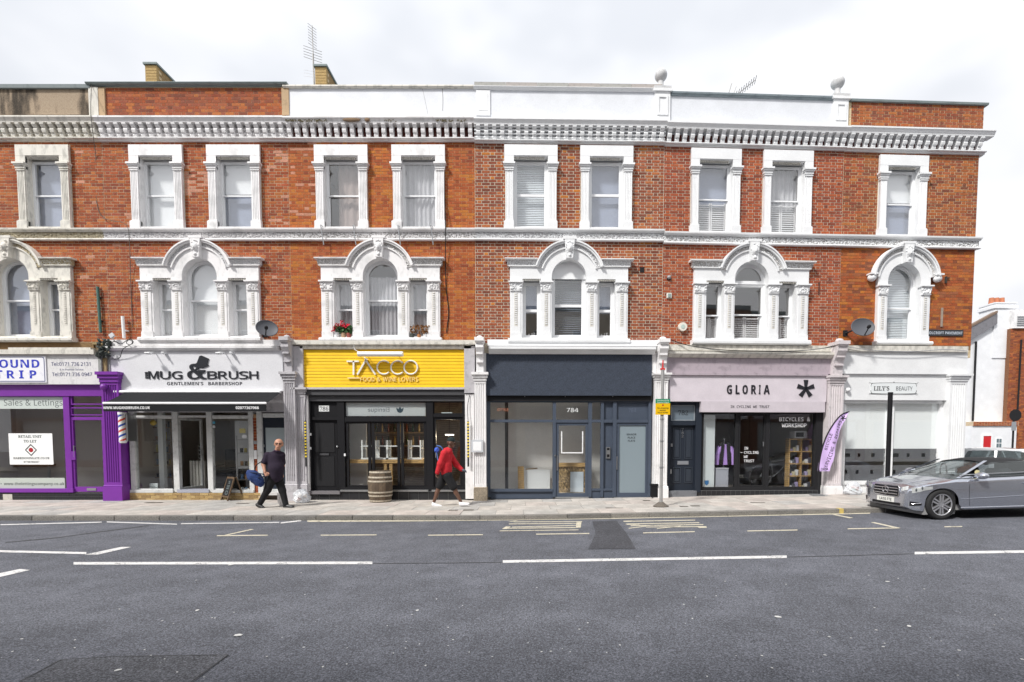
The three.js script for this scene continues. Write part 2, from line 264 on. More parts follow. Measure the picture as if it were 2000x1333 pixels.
{ // pavement: bed, slabs one by one, kerb stones one by one
  const r0 = mulberry(31);
  const bedM = M(0.20, 0.19, 0.17, { roughness: 0.95 });
  const gs = []; for (let x = -18; x < CORNER; x += 0.5) { const x1 = Math.min(x + 0.5, CORNER), zf = kerbZ(x + 0.25) - 0.13, y0 = gy(x) + PAVE - 0.012, y1 = gy(x1) + PAVE - 0.012; const g = bx(x1 - x, 0.3, zf + 3, (x + x1) / 2, -0.15, (zf - 3) / 2); const p = g.attributes.position; for (let i = 0; i < p.count; i++) p.setY(i, p.getY(i) + (p.getX(i) < (x + x1) / 2 ? y0 : y1)); gs.push(g); }
  const pavement = setting(mesh('pavement', gs, bedM));
  const slabM = [[0.47, 0.435, 0.39], [0.44, 0.42, 0.385], [0.49, 0.44, 0.395], [0.41, 0.395, 0.37], [0.46, 0.41, 0.37], [0.50, 0.465, 0.42]].map((c, i) => M(c[0] * 1.34, c[1] * 1.34, c[2] * 1.36, { map: T_slab, mapM: 0.9 + 0.17 * i, bump: T_bump, bumpM: 0.3, bs: 0.002, roughness: 0.9 }));
  const rows = [[0.0, 0.62], [0.62, 1.32], [1.32, 2.02], [2.02, 2.735]];
  rows.forEach(([a, b0], j) => {
    for (let x = -18 + r0() * 0.8; x < CORNER - 0.1;) {
      const w = [0.6, 0.75, 0.9, 0.75][Math.floor(r0() * 4)], x1 = Math.min(x + w, CORNER - 0.02), xm = (x + x1) / 2, sh = kerbBase(xm) - KZ, t = 0.05, b = Math.min(b0, kerbZ(Math.max(x, x1)) - sh - 0.135); if (b - a < 0.08) { x = x1; continue; }
      const g = bx(x1 - x - 0.008, t, b - a - 0.008), m = mesh('paving_slab', g, slabM[Math.floor(r0() * 6)], pavement);
      m.position.set(xm, gy(xm) + PAVE - t / 2 + (r0() - 0.5) * 0.004, (a + b) / 2 + sh); m.rotation.z = Math.atan((gy(x1) - gy(x)) / (x1 - x)) + (r0() - 0.5) * 0.003; m.rotation.y = xm > 3.5 ? TH4 * 0.9 : xm > -1.35 ? TH3 * 0.9 : 0;
      x = x1;
    }
  });
  const kM = [[0.30, 0.285, 0.26], [0.26, 0.25, 0.235], [0.33, 0.31, 0.28], [0.23, 0.22, 0.205]].map((c) => M(c[0] * 1.1, c[1] * 1.1, c[2] * 1.1, { map: T_speck, mapM: 0.45, bump: T_bump, bumpM: 0.2, bs: 0.003, roughness: 0.9 }));
  const kerb = setting(group('kerb'));
  for (let x = -18; x < CORNER - 0.3;) { const w = 0.75 + r0() * 0.2, x1 = Math.min(x + w, CORNER), xm = (x + x1) / 2; const m = mesh('kerb_stone', rb(x1 - x - 0.007, 0.3, 0.13, 0, 0, 0, 0.014), kM[Math.floor(r0() * 4)], kerb); m.position.set(xm, gy(xm) + PAVE - 0.15, kerbZ(xm) - 0.066); m.rotation.z = Math.atan((gy(x1) - gy(x)) / (x1 - x)); m.rotation.y = Math.atan((kerbZ(x) - kerbZ(x1)) / (x1 - x)); m.scale.x = 1 / Math.cos(m.rotation.y); x = x1; }
  // yellow dabs of paint across the kerb where loading is controlled
  { const p = onGround(1632, 992, PAVE + 0.002); const m = mesh('kerb_paint', [bx(0.09, 0.004, 0.14, 0, 0.002, -0.06), bx(0.09, 0.1, 0.005, 0, -0.05, 0.0125)], paintYellow, kerb); m.position.set(p.x, gy(p.x) + PAVE + 0.001, kerbZ(p.x) - 0.003); }
  // iron covers let into the slabs
  const iron = M(0.10, 0.085, 0.07, { roughness: 0.7, metalness: 0.3 });
  for (const [px, py, w, d, n] of [[885, 997.5, 0.22, 0.14, 5], [915, 997, 0.24, 0.12, 0], [500 / 1 - 200, 982.5, 0.42, 0.12, 0], [1263, 978.5, 0.18, 0.1, 0], [1358, 989, 0.2, 0.1, 0], [1336, 990, 0.18, 0.1, 0], [1480, 982.5, 0.34, 0.06, 0], [1200, 993, 0.4, 0.05, 0], [474, 984, 0.3, 0.1, 0]]) {
    const p = onGround(px, py, PAVE), c = mesh('cover_plate', n ? [bx(w, 0.006, 0.012, 0, 0, d / 2), bx(w, 0.006, 0.012, 0, 0, -d / 2), ...Array.from({ length: n }, (_, k) => bx(0.016, 0.006, d, -w / 2 + w * (k + 0.5) / n, 0, 0))] : bx(w, 0.006, d), iron, pavement);
    c.position.set(p.x, gy(p.x) + PAVE + 0.004, p.z);
  }
}

// ---------------------------------------------------------------- house frame
class House {
  constructor(name, label, o, th, pxEnd, len) {
    this.o = o; this.th = th; this.u = V(Math.cos(th), 0, -Math.sin(th)); this.n = V(Math.sin(th), 0, Math.cos(th));
    this.L = len ?? this.P(pxEnd, 860)[0];
    this.g = thing(name, label, 'house', o.toArray(), th, 'terraced houses with shops below');
  }
  P(px, py, w = 0) { const d = ray(px, py), t = (w - this.n.dot(CAM.clone().sub(this.o))) / this.n.dot(d), p = CAM.clone().addScaledVector(d, t); return [p.clone().sub(this.o).dot(this.u), p.y]; }
  W(u, v, w) { return this.o.clone().addScaledVector(this.u, u).addScaledVector(this.n, w).add(V(0, v, 0)); }     // local -> world
  end() { return this.o.clone().addScaledVector(this.u, this.L); }
  rect(x0, y0, x1, y1, w = 0) { const xm = (x0 + x1) / 2, ym = (y0 + y1) / 2; return [this.P(x0, ym, w)[0], this.P(x1, ym, w)[0], this.P(xm, y1, w)[1], this.P(xm, y0, w)[1]]; }   // u0 u1 v0 v1
  box(x0, y0, x1, y1, w, d) { const [a, b, c, e] = this.rect(x0, y0, x1, y1, w); return bx(b - a, e - c, d, (a + b) / 2, (c + e) / 2, w - d / 2); }     // front face on the pixel rectangle, d deep
  pave(u) { const p = this.W(u, 0, 0.3); return gy(p.x) + PAVE; }
}
const ub = (u0, u1, v0, v1, w0, w1) => bx(u1 - u0, v1 - v0, w1 - w0, (u0 + u1) / 2, (v0 + v1) / 2, (w0 + w1) / 2);

// ---------------------------------------------------------------- the terrace: walls, bricks, mouldings, upper windows
const H = [];
{
  const defs = [
    ['terraced_house', 'brick house over a purple letting shop, rendered parapet stained dark', 222, 0],
    ['terraced_house', 'brick house over a barber shop with pale grey sign and brick parapet', 575, 0],
    ['terraced_house', 'orange brick house over the restaurant with a yellow slatted sign', 930, 0],
    ['terraced_house', 'brown brick house with white pointing over an empty shop with blank navy sign', 1290, TH3],
    ['terraced_house', 'red brick house over a bicycle shop with a pale lilac sign', 1632, TH4],
    ['terraced_house', 'narrow end house of orange brick over a white beauty salon', 1889, TH4],
  ];
  let o = V(-15.65, 0, 0);
  for (const [n, l, px, th] of defs) { const h = new House(n, l, o, th, px); H.push(h); o = h.end(); }
}
// rows of the photograph at each house: cornice top, bracket top, ledge top, ledge foot, window head, band top, band foot, sill, shop cornice
const ROW = [
  { xm: 100, cor: 225, br: 238.5, led: 267.5, foot: 276, win: 282, band: 445, bfoot: 469, sill: 660, base: 668 },
  { xm: 400, cor: 225.5, br: 238.5, led: 267.5, foot: 276, win: 282, band: 445, bfoot: 469, sill: 660, base: 668 },
  { xm: 750, cor: 226.5, br: 239.5, led: 268, foot: 276, win: 282, band: 445, bfoot: 469, sill: 661, base: 669 },
  { xm: 1110, cor: 230.5, br: 244, led: 273, foot: 280.5, win: 283, band: 446, bfoot: 470, sill: 663, base: 671 },
  { xm: 1465, cor: 240, br: 253.5, led: 281, foot: 289, win: 291, band: 454.5, bfoot: 478, sill: 665.5, base: 674 },
  { xm: 1765, cor: 247.5, br: 261.5, led: 290, foot: 298, win: 302.5, band: 460, bfoot: 483.5, sill: 668, base: 674.5 },
];
H.forEach((h, i) => { const r = ROW[i], q = (y, w = 0) => h.P(r.xm, y, w)[1]; h.v = { cor: q(r.cor, 0.27), br: q(r.br, 0.22), led: q(r.led, 0.12), foot: q(r.foot, 0.05), win: q(r.win, 0.09), band: q(r.band, 0.13), bfoot: q(r.bfoot, 0.08), sill: q(r.sill, 0.1), base: q(r.base, 0.12) }; });

const brickSet = (cols, mapM = 0.23) => cols.map(([r, g, b]) => M(r * 1.75, g * 1.75, b * 1.75, { map: T_speck, mapM, bump: T_bump, bumpM: 0.2, bs: 0.003, roughness: 0.9 }));
const PAL = {
  orange: [[0.34, 0.085, 0.030], [0.30, 0.070, 0.026], [0.36, 0.10, 0.034], [0.26, 0.058, 0.025], [0.38, 0.12, 0.040], [0.22, 0.048, 0.024], [0.32, 0.080, 0.034], [0.29, 0.062, 0.020]],
  vivid: [[0.40, 0.095, 0.026], [0.37, 0.080, 0.022], [0.43, 0.12, 0.026], [0.33, 0.068, 0.022], [0.41, 0.105, 0.030], [0.45, 0.14, 0.026], [0.36, 0.085, 0.028], [0.31, 0.065, 0.022]],
  brown: [[0.25, 0.075, 0.048], [0.21, 0.058, 0.040], [0.29, 0.090, 0.052], [0.16, 0.048, 0.036], [0.24, 0.070, 0.050], [0.33, 0.11, 0.050], [0.19, 0.062, 0.050], [0.27, 0.072, 0.038]],
  red: [[0.31, 0.080, 0.046], [0.27, 0.066, 0.040], [0.35, 0.10, 0.055], [0.22, 0.055, 0.036], [0.29, 0.072, 0.050], [0.33, 0.085, 0.040], [0.25, 0.070, 0.052], [0.20, 0.052, 0.040]],
  amber: [[0.34, 0.105, 0.036], [0.31, 0.088, 0.030], [0.27, 0.075, 0.034], [0.38, 0.125, 0.040], [0.24, 0.066, 0.032], [0.35, 0.095, 0.030], [0.29, 0.092, 0.045], [0.20, 0.060, 0.034]],
  pink: [[0.50, 0.23, 0.15]], stock: [[0.42, 0.29, 0.12], [0.36, 0.24, 0.10], [0.46, 0.33, 0.15], [0.30, 0.20, 0.09]],
};
for (const [k, f] of Object.entries({ orange: [1.06, 1.06, 0.80], brown: [1.16, 1.06, 0.70], red: [1.12, 1.0, 0.64], amber: [1.05, 1.05, 0.85], vivid: [1.0, 1.08, 0.9] })) PAL[k] = PAL[k].map((c) => c.map((x, i) => x * f[i]));
const PALM = Object.fromEntries(Object.entries(PAL).map(([k, c]) => [k, brickSet(c)]));
const bulkBrick = M(1, 1, 1, { map: T_speck, mapM: 0.23, bump: T_bump, bumpM: 0.2, bs: 0.003, roughness: 0.9, vertexColors: true });
const MORT = { cream: M(1.0, 0.80, 0.56, { map: T_speck, mapM: 0.3, roughness: 0.95 }), thin: M(0.95, 0.58, 0.32, { map: T_speck, mapM: 0.3, roughness: 0.95 }), pale: M(0.98, 0.86, 0.68, { map: T_speck, mapM: 0.3, roughness: 0.95 }), buff: M(0.98, 0.78, 0.50, { map: T_speck, mapM: 0.3, roughness: 0.95 }), dusk: M(0.42, 0.24, 0.11, { map: T_speck, mapM: 0.3, roughness: 0.95 }) };

// lay Flemish bond over [u0,u1]x[v0,v1]; blocked(v0,v1) gives the intervals of u taken up by windows and mouldings
function layBricks(list, u0, u1, v0, v1, blocked, pick, o = {}) {
  const CH = 0.075, j = o.joint ?? 0.011, r0 = mulberry(o.seed ?? 1), rows = Math.round((v1 - v0) / CH), ch = (v1 - v0) / rows;
  for (let k = 0; k < rows; k++) {
    const a = v0 + k * ch, b = a + ch; let free = [[u0, u1]];
    for (const [p, q] of blocked(a + 0.02, b - 0.02)) free = free.flatMap(([s, t]) => q <= s || p >= t ? [[s, t]] : [[s, p], [q, t]].filter(([x, y]) => y - x > 0.012));
    let u = u0 - (k % 2 ? 0.169 : 0), long = true;
    while (u < u1) {
      const w = long ? 0.225 : 0.1125;
      for (const [s, t] of free) { const x0 = Math.max(u, s), x1 = Math.min(u + w, t); if (x1 - x0 > 0.012) list.push({ u: (x0 + x1) / 2, v: (a + b) / 2, w: x1 - x0 - Math.min(j, 0.4 * (x1 - x0)), h: ch - j, d: 0.03, whole: x1 - x0 > w - 0.001, c: pick((x0 + x1) / 2, (a + b) / 2, r0), k: (r0() - 0.5) * 0.004, t: 0.86 + 0.28 * r0() }); }
      u += w; long = !long;
    }
  }
}
const brickGeo = new Map();
function buildBricks(h, wall, list, most = 300) {
  const whole = list.filter((b) => b.whole).sort((a, b) => b.w * b.h - a.w * a.h || (a.v + 0.05 * Math.abs(h.W(a.u, 0, 0).x)) - (b.v + 0.05 * Math.abs(h.W(b.u, 0, 0).x)));
  whole.sort((a, b) => (b.w > 0.15) - (a.w > 0.15) || (a.v + 0.05 * Math.abs(h.W(a.u, 0, 0).x)) - (b.v + 0.05 * Math.abs(h.W(b.u, 0, 0).x)));
  const single = new Set(whole.slice(0, most)), rest = [];
  for (const b of list) {
    if (single.has(b)) {
      const key = `${b.w.toFixed(3)},${b.h.toFixed(3)}`; if (!brickGeo.has(key)) brickGeo.set(key, fin(bx(b.w, b.h, b.d)));
      const m = mesh('brick', brickGeo.get(key), PALM[b.c[0]][b.c[1]], wall, true); m.position.set(b.u, b.v, -b.d / 2 + b.k);
    } else {
      const g = fin(bx(b.w, b.h, b.d, b.u, b.v, -b.d / 2 + b.k)), c = PAL[b.c[0]][b.c[1]], n = g.attributes.position.count, a = new Float32Array(n * 3);
      for (let i = 0; i < n; i++) for (let q = 0; q < 3; q++) a[i * 3 + q] = c[q] * 1.75 * b.t; g.setAttribute('color', new THREE.BufferAttribute(a, 3)); rest.push(g);
    }
  }
  if (rest.length) { const m = mesh('brickwork', mergeGeometries(rest), bulkBrick, wall, true); m.userData.kind = 'stuff'; }
}
// carved plaster: many small leaf-like lumps standing proud of a surface
function lumps(n, place, size, seed) {
  const r0 = mulberry(seed), gs = [];
  for (let k = 0; k < n; k++) { const [x, y, z] = place(r0, k), s = size * (0.6 + 0.8 * r0()); gs.push(new THREE.OctahedronGeometry(s, 0).scale(0.55 + r0() * 0.3, 1.25, 0.7).rotateZ(r0() * 6.28).rotateX((r0() - 0.5) * 0.8).translate(x, y, z)); }
  return gs;
}
function fluted(u0, u1, w0, w1, v0, v1, n, dep = 0.016) {                    // shaft with n round grooves on its face
  const W = u1 - u0, m = W * 0.1, p = (W - 2 * m) / n, pts = [[u0, w0], [u0, w1]];
  for (let k = 0; k < n; k++) { const a = u0 + m + p * k; for (let q = 0; q <= 6; q++) { const t = q / 6; pts.push([a + p * (0.14 + 0.72 * t), w1 - dep * Math.sin(Math.PI * t) * (q === 0 || q === 6 ? 0 : 1)]); } }
  pts.push([u1, w1], [u1, w0]); return column(pts, v0, v1);
}
function folds(u0, u1, v0, v1, w, amp, n, seed) {                           // a hanging curtain
  const r0 = mulberry(seed), g = new THREE.PlaneGeometry(u1 - u0, v1 - v0, Math.round(n * 8), 6), p = g.attributes.position, ph = Array.from({ length: 6 }, () => r0() * 6);
  for (let i = 0; i < p.count; i++) { const t = (p.getX(i) / (u1 - u0) + 0.5), s = p.getY(i) / (v1 - v0) + 0.5; p.setZ(i, amp * (Math.sin(t * n * 6.28 + 0.8 * Math.sin(t * 7 + ph[0]) + 0.4 * s) + 0.5 * Math.sin(t * n * 2.9 + ph[1] + s)) * (1.1 - 0.25 * s)); }
  g.translate((u0 + u1) / 2, (v0 + v1) / 2, w); g.computeVertexNormals(); return g;
}
// what hangs behind the glass, as children of the window
const linen = M(0.78, 0.79, 0.83, { transmission: 0.35, thickness: 0, roughness: 0.95, map: T_soft, mapM: 0.25 });
const coolBlind = M(0.76, 0.82, 0.86, { roughness: 0.85 }), slateBlind = M(0.20, 0.23, 0.27, { roughness: 0.7 }), greyBlind = M(0.33, 0.38, 0.50, { roughness: 0.8, map: T_soft, mapM: 0.5 }), tan = M(0.34, 0.28, 0.26, { roughness: 0.9 });
function slats(u0, u1, v0, v1, w, pitch, tilt = 0.5) { const n = Math.max(2, Math.round((v1 - v0) / pitch)), gs = []; for (let k = 0; k < n; k++) gs.push(bx(u1 - u0, 0.006, pitch * 1.05).rotateX(tilt).translate((u0 + u1) / 2, v0 + (k + 0.5) * (v1 - v0) / n, w)); return gs; }
function dress(win, kind, u0, u1, v0, v1, vm, w, seed) {
  const b = 0.06;
  if (kind === 'linen') mesh('curtain', folds(u0 - b, u1 + b, v0, v1 + 0.05, w - 0.05, 0.022, 9 * (u1 - u0), seed), linen, win);
  if (kind === 'blind') mesh('blind', ub(u0 - b, u1 + b, v0 - 0.02, v1 + b, w - 0.055, w - 0.05), mat.blind, win);
  if (kind === 'slatted') mesh('slatted_blind', slats(u0 - b, u1 + b, v0 - 0.02, v1 + b, w - 0.06, 0.045, 1.05), coolBlind, win);
  if (kind === 'venetian') mesh('slatted_blind', slats(u0 - b, u1 + b, v0 - 0.02, v1 + b, w - 0.06, 0.05, 0.85), slateBlind, win);
  if (kind === 'halfgrey') { mesh('blind', ub(u0 - b, u1 + b, vm - 0.03, v1 + b, w - 0.055, w - 0.05), greyBlind, win); mesh('sill_bottles', [-0.06, 0.02, 0.08].map((x, k) => new THREE.CylinderGeometry(0.02, 0.024, 0.12 + 0.03 * k, 8).translate((u0 + u1) / 2 + x, v0 + 0.06, w - 0.04)), mat.upvc, win); }
  if (kind === 'grey') mesh('blind', ub(u0 - b, u1 + b, v0 - 0.02, v1 + b, w - 0.065, w - 0.06), greyBlind, win);
  if (kind === 'halfblind') mesh('blind', ub(u0 - b, u1 + b, vm - 0.03, v1 + b, w - 0.055, w - 0.05), mat.blind, win);
  if (kind === 'upblind') { mesh('blind', ub(u0 - b, u1 + b, vm + 0.1, v1 + b, w - 0.055, w - 0.05), mat.blind, win); mesh('blind', ub(u0 - b, u1 + b, v0, vm + 0.1, w - 0.085, w - 0.08), greyBlind, win); }
  if (kind === 'shutters' || kind === 'linenshutters' || kind === 'greyshutters') {
    const mid = (u0 + u1) / 2;
    for (const [a, c] of [[u0, mid - 0.008], [mid + 0.008, u1]]) mesh('shutter', [ub(a, a + 0.03, v0, vm - 0.03, w - 0.075, w - 0.045), ub(c - 0.03, c, v0, vm - 0.03, w - 0.075, w - 0.045), ...slats(a + 0.03, c - 0.03, v0 + 0.02, vm - 0.05, w - 0.06, 0.055, 0.9)], mat.whiteClean, win);
    if (kind === 'linenshutters') mesh('curtain', folds(u0 - b, u1 + b, vm - 0.2, v1 + 0.05, w - 0.12, 0.02, 9 * (u1 - u0), seed), linen, win);
    if (kind === 'greyshutters') mesh('blind', ub(u0 - b, u1 + b, vm - 0.1, v1 + b, w - 0.105, w - 0.1), greyBlind, win);
  }
  if (kind === 'tan') { mesh('curtain', folds(u0 + 0.25 * (u1 - u0), u1 + b, v0, v1 + 0.05, w - 0.08, 0.015, 4, seed), tan, win); }
}
function sash(win, u0, u1, v0, v1, vm, w, m, fr = 0.05, upvc = false) {        // two sliding sashes: box frame, upper and lower sash, a pane in each
  const t = fr;
  mesh('frame', [ub(u0, u0 + t, v0, v1, w - 0.07, w + 0.03), ub(u1 - t, u1, v0, v1, w - 0.07, w + 0.03), ub(u0 + t, u1 - t, v1 - t, v1, w - 0.07, w + 0.028), ub(u0 + t, u1 - t, v0, v0 + t * 0.8, w - 0.07, w + 0.045)], m, win);
  const s = upvc ? 0.05 : 0.026, a = u0 + t, b = u1 - t;
  const sashG = (p, q, z) => [ub(a, a + s, p, q, z - 0.02, z + 0.02), ub(b - s, b, p, q, z - 0.02, z + 0.02), ub(a + s, b - s, q - s, q, z - 0.02, z + 0.018), ub(a + s, b - s, p, p + s * 1.25, z - 0.02, z + 0.022)];
  const zu = upvc ? w : w - 0.005, zl = upvc ? w - 0.002 : w - 0.045;
  mesh('sash', sashG(vm - 0.02, v1 - t, zu), m, win); mesh('sash', sashG(v0 + t * 0.8, vm + 0.02, zl), m, win);
  mesh('pane', ub(a + s, b - s, vm - 0.02 + s, v1 - t - s, zu - 0.003, zu + 0.003), mat.glass, win); mesh('pane', ub(a + s, b - s, v0 + t * 0.8 + s, vm + 0.02 - s, zl - 0.003, zl + 0.003), mat.glass, win);
}
function upperWindow(h, i, cx, half, kind, o = {}) {
  const m = o.mat ?? mat.white, v = h.v, uc = h.P(cx, 365, 0.09)[0], vt = v.win, vb = v.band - 0.01, oh = 0.435;
  const win = mesh('window', [extr([[uc - half + 0.03, vb], [uc + half - 0.03, vb], [uc + half - 0.03, vt], [uc - half + 0.03, vt]], 0.27, [[[uc - oh, vb + 0.05], [uc + oh, vb + 0.05], [uc + oh, vt - 0.29], [uc - oh, vt - 0.29]]]).translate(0, 0, -0.20)], m, h.g);
  mesh('lintel', [ub(uc - half, uc + half, vt - 0.27, vt - 0.004, 0.03, 0.092), ub(uc - half, uc - oh, vt - 0.5, vt - 0.272, 0.03, 0.09), ub(uc + oh, uc + half, vt - 0.5, vt - 0.272, 0.03, 0.09)], m, win);
  for (const s of [-1, 1]) {
    const c = uc + s * (half + oh) / 2, hw = (half - oh) / 2;
    mesh('pilaster', fluted(c - hw + 0.03, c + hw - 0.025, 0.03, 0.095, vb + 0.2, vt - 0.6, 4, 0.012), m, win);
    mesh('capital', [ub(c - hw - 0.035, c + hw + 0.03, vt - 0.505, vt - 0.46, 0.02, 0.165), ub(c - hw - 0.015, c + hw + 0.012, vt - 0.54, vt - 0.507, 0.02, 0.14), ub(c - hw, c + hw, vt - 0.60, vt - 0.542, 0.02, 0.115), ub(c - hw + 0.01, c + hw - 0.01, vt - 0.65, vt - 0.63, 0.02, 0.112)], m, win);
    mesh('base', [ub(c - hw - 0.012, c + hw, vb, vb + 0.19, 0.02, 0.122), ub(c - hw + 0.008, c + hw - 0.008, vb + 0.19, vb + 0.21, 0.02, 0.112)], m, win);
  }
  { const d = []; for (let k = 0; k < 17; k++) d.push(ub(uc - oh + 0.01 + k * 0.0465, uc - oh + 0.038 + k * 0.0465, vt - 0.325, vt - 0.29, -0.03, 0.05)); mesh('dentils', d, mat.whiteDirty, win).userData.kind = 'stuff'; }
  const vm = vb + 0.05 + (vt - 0.29 - vb - 0.05) * (o.meet ?? 0.49);
  sash(win, uc - oh - 0.002, uc + oh + 0.002, vb + 0.052, vt - 0.33, vm, -0.125, mat.upvc, o.upvc ? 0.035 : 0.036, o.upvc);
  mesh('sill', ub(uc - oh, uc + oh, vb - 0.003, vb + 0.05, -0.2, 0.1), m, win);
  dress(win, kind, uc - oh + 0.04, uc + oh - 0.04, vb + 0.08, vt - 0.36, vm, -0.205, Math.round(cx));
  h.blocks.push((a, b) => a < vt - 0.01 && b > vb ? [[uc - half + 0.02, uc + half - 0.02]] : []);
  h.holes.push([[uc - half + 0.1, vb + 0.02], [uc + half - 0.1, vb + 0.02], [uc + half - 0.1, vt - 0.1], [uc - half + 0.1, vt - 0.1]]);
  return win;
}
// arched three-light window (or the single arched light of the end house)
function archWindow(h, i, cx, kinds, o = {}) {
  const m = o.mat ?? mat.white, single = o.single, v = h.v, uc = h.P(cx, 600, 0.1)[0], q = (y) => h.P(cx, y + (o.dy ?? 0), 0.1)[1], R = 0.45, vs = v.sill, vc = q(539), vE = q(519), vT = q(505), vSide = q(543), RO = 0.80, xo = single ? 0.72 : 1.53;
  const arc = (r, a0, a1, n) => Array.from({ length: n + 1 }, (_, k) => { const t = a0 + (a1 - a0) * k / n; return [uc + r * Math.cos(t), vc + r * Math.sin(t)]; });
  const aE = Math.asin(Math.min(0.99, (vE - vc) / RO));
  const outline = single ? [[uc - xo, vs], [uc + xo, vs], [uc + xo, vc], ...arc(xo, 0, Math.PI, 24), [uc - xo, vc]] : [[uc - xo, vs], [uc + xo, vs], [uc + xo, vE], ...arc(RO, aE, Math.PI - aE, 24), [uc - xo, vE]];
  const centre = [[uc - R, vs + 0.04], [uc + R, vs + 0.04], ...arc(R, 0, Math.PI, 20)];
  const sides = single ? [] : [-1, 1].map((s) => [[uc + s * 0.97 - 0.235, vs + 0.04], [uc + s * 0.97 + 0.235, vs + 0.04], [uc + s * 0.97 + 0.235, vSide], [uc + s * 0.97 - 0.235, vSide]]);
  const win = mesh('window', extr(outline, 0.28, [centre, ...sides]).translate(0, 0, -0.19), m, h.g);
  // cornice: level arms and the hood over the arch
  const r0 = RO - 0.04, r1 = RO + 0.11, rw = 0.21;
  const ring = (a, b, w0, w1) => extr([...arc(a, single ? 0.12 : aE * 0.86, Math.PI - (single ? 0.12 : aE * 0.86), 28), ...arc(b, single ? 0.12 : aE * 0.86, Math.PI - (single ? 0.12 : aE * 0.86), 28).reverse()], w1 - w0).translate(0, 0, w0);
  const hood = [ring(r1 - 0.035, r1, 0.02, rw), ring(r1 - 0.075, r1 - 0.035, 0.02, rw - 0.03), ring(r0 - 0.05, r0 - 0.015, 0.02, 0.13)];
  const arm = (s) => { const a = uc + s * (RO + 0.02), b = uc + s * (xo + 0.13), lo = Math.min(a, b), hi = Math.max(a, b), hi2 = s > 0 ? hi - 0.03 : hi, lo2 = s < 0 ? lo + 0.03 : lo; return [prof([[0.02, vT - 0.035], [rw - 0.02, vT - 0.035], [rw, vT - 0.02], [rw, vT], [0.02, vT + 0.012]], lo, hi), prof([[0.02, vE - 0.005], [0.13, vE - 0.005], [0.13, vE + 0.018], [0.02, vE + 0.018]], s < 0 ? lo2 + 0.06 : lo2, s > 0 ? hi2 - 0.06 : hi2)]; };
  if (!single) hood.push(arm(-1), arm(1)); else for (const s of [-1, 1]) hood.push(new THREE.SphereGeometry(0.11, 10, 8).scale(1, 0.9, 0.9).translate(uc + s * (RO + 0.1), vc + 0.06, 0.09), ub(uc + s * (RO + 0.1) - 0.1, uc + s * (RO + 0.1) + 0.1, vc + 0.13, vc + 0.17, 0.02, 0.2));
  mesh('hood_mould', hood, m, win);
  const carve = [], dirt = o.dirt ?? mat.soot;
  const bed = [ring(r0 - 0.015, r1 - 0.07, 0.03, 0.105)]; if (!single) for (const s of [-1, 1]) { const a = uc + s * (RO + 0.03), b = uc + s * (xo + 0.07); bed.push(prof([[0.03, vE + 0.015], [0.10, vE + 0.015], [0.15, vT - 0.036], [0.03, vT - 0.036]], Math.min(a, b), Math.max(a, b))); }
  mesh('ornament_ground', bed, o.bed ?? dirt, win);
  carve.push(...lumps(150, (r) => { const t = (single ? 0.2 : aE) + r() * (Math.PI - 2 * (single ? 0.2 : aE)), d = r0 - 0.01 + r() * 0.085; return [uc + d * Math.cos(t), vc + d * Math.sin(t), 0.105 + r() * 0.012]; }, 0.017, 3 + i));
  if (!single) for (const s of [-1, 1]) carve.push(...lumps(110, (r) => { const y = r(), x = RO + 0.05 + r() * (xo + 0.02 - RO); return [uc + s * x, vE + 0.02 + y * (vT - vE - 0.06), 0.105 + 0.045 * y]; }, 0.016, 13 + i + s));
  mesh('carved_ornament', carve, m, win).userData.kind = 'stuff';
  // keystone with a carved face, tied to the band above
  const kt = RO + 0.13;
  mesh('keystone', [extr([[uc - 0.085, vc + R - 0.01], [uc + 0.085, vc + R - 0.01], [uc + 0.13, vc + kt - 0.02], [uc - 0.13, vc + kt - 0.02]], 0.2).translate(0, 0, 0.03), ub(uc - 0.17, uc + 0.17, vc + kt - 0.021, Math.max(vc + kt + 0.04, v.bfoot + 0.06), 0.03, 0.235),
    new THREE.SphereGeometry(0.085, 10, 9).scale(0.85, 1.25, 0.7).translate(uc, vc + R + 0.24, 0.235), new THREE.SphereGeometry(0.05, 8, 6).translate(uc, vc + R + 0.06, 0.215), new THREE.ConeGeometry(0.022, 0.06, 6).rotateX(0.4).translate(uc, vc + R + 0.23, 0.30),
    ...lumps(26, (r) => { const t = r() * 6.28; return [uc + 0.095 * Math.cos(t), vc + R + 0.25 + 0.15 * Math.sin(t), 0.235]; }, 0.022, 40 + i)], m, win);
  // pilasters with carved capitals and a run of beads
  const cols = single ? [[-0.585, 0.115], [0.585, 0.115]] : [[-1.375, 0.14], [-0.59, 0.125], [0.59, 0.125], [1.375, 0.14]];
  const vCap = q(549), vCap0 = q(566), vB = q(648);
  for (const [dx, hw] of cols) {
    const c = uc + dx;
    mesh('pilaster', [ub(c - hw + 0.02, c + hw - 0.02, vB, vCap0, 0.03, 0.105), ub(c - hw - 0.01, c + hw + 0.01, vs, vB, 0.03, 0.125)], m, win);
    mesh('capital', [ub(c - hw - 0.05, c + hw + 0.05, vCap - 0.035, vCap, 0.02, 0.19), ub(c - hw - 0.005, c + hw + 0.005, vCap0 - 0.02, vCap0 + 0.01, 0.02, 0.135), extr([[c - hw + 0.01, vCap0], [c + hw - 0.01, vCap0], [c + hw + 0.03, vCap - 0.03], [c - hw - 0.03, vCap - 0.03]], 0.12).translate(0, 0, 0.02), ...lumps(34, (r) => { const t = r(); return [c + (r() - 0.5) * 2 * (hw + 0.03 * t), vCap0 + 0.02 + t * (vCap - vCap0 - 0.06), 0.145]; }, 0.026, 70 + Math.round(dx * 10))], m, win);
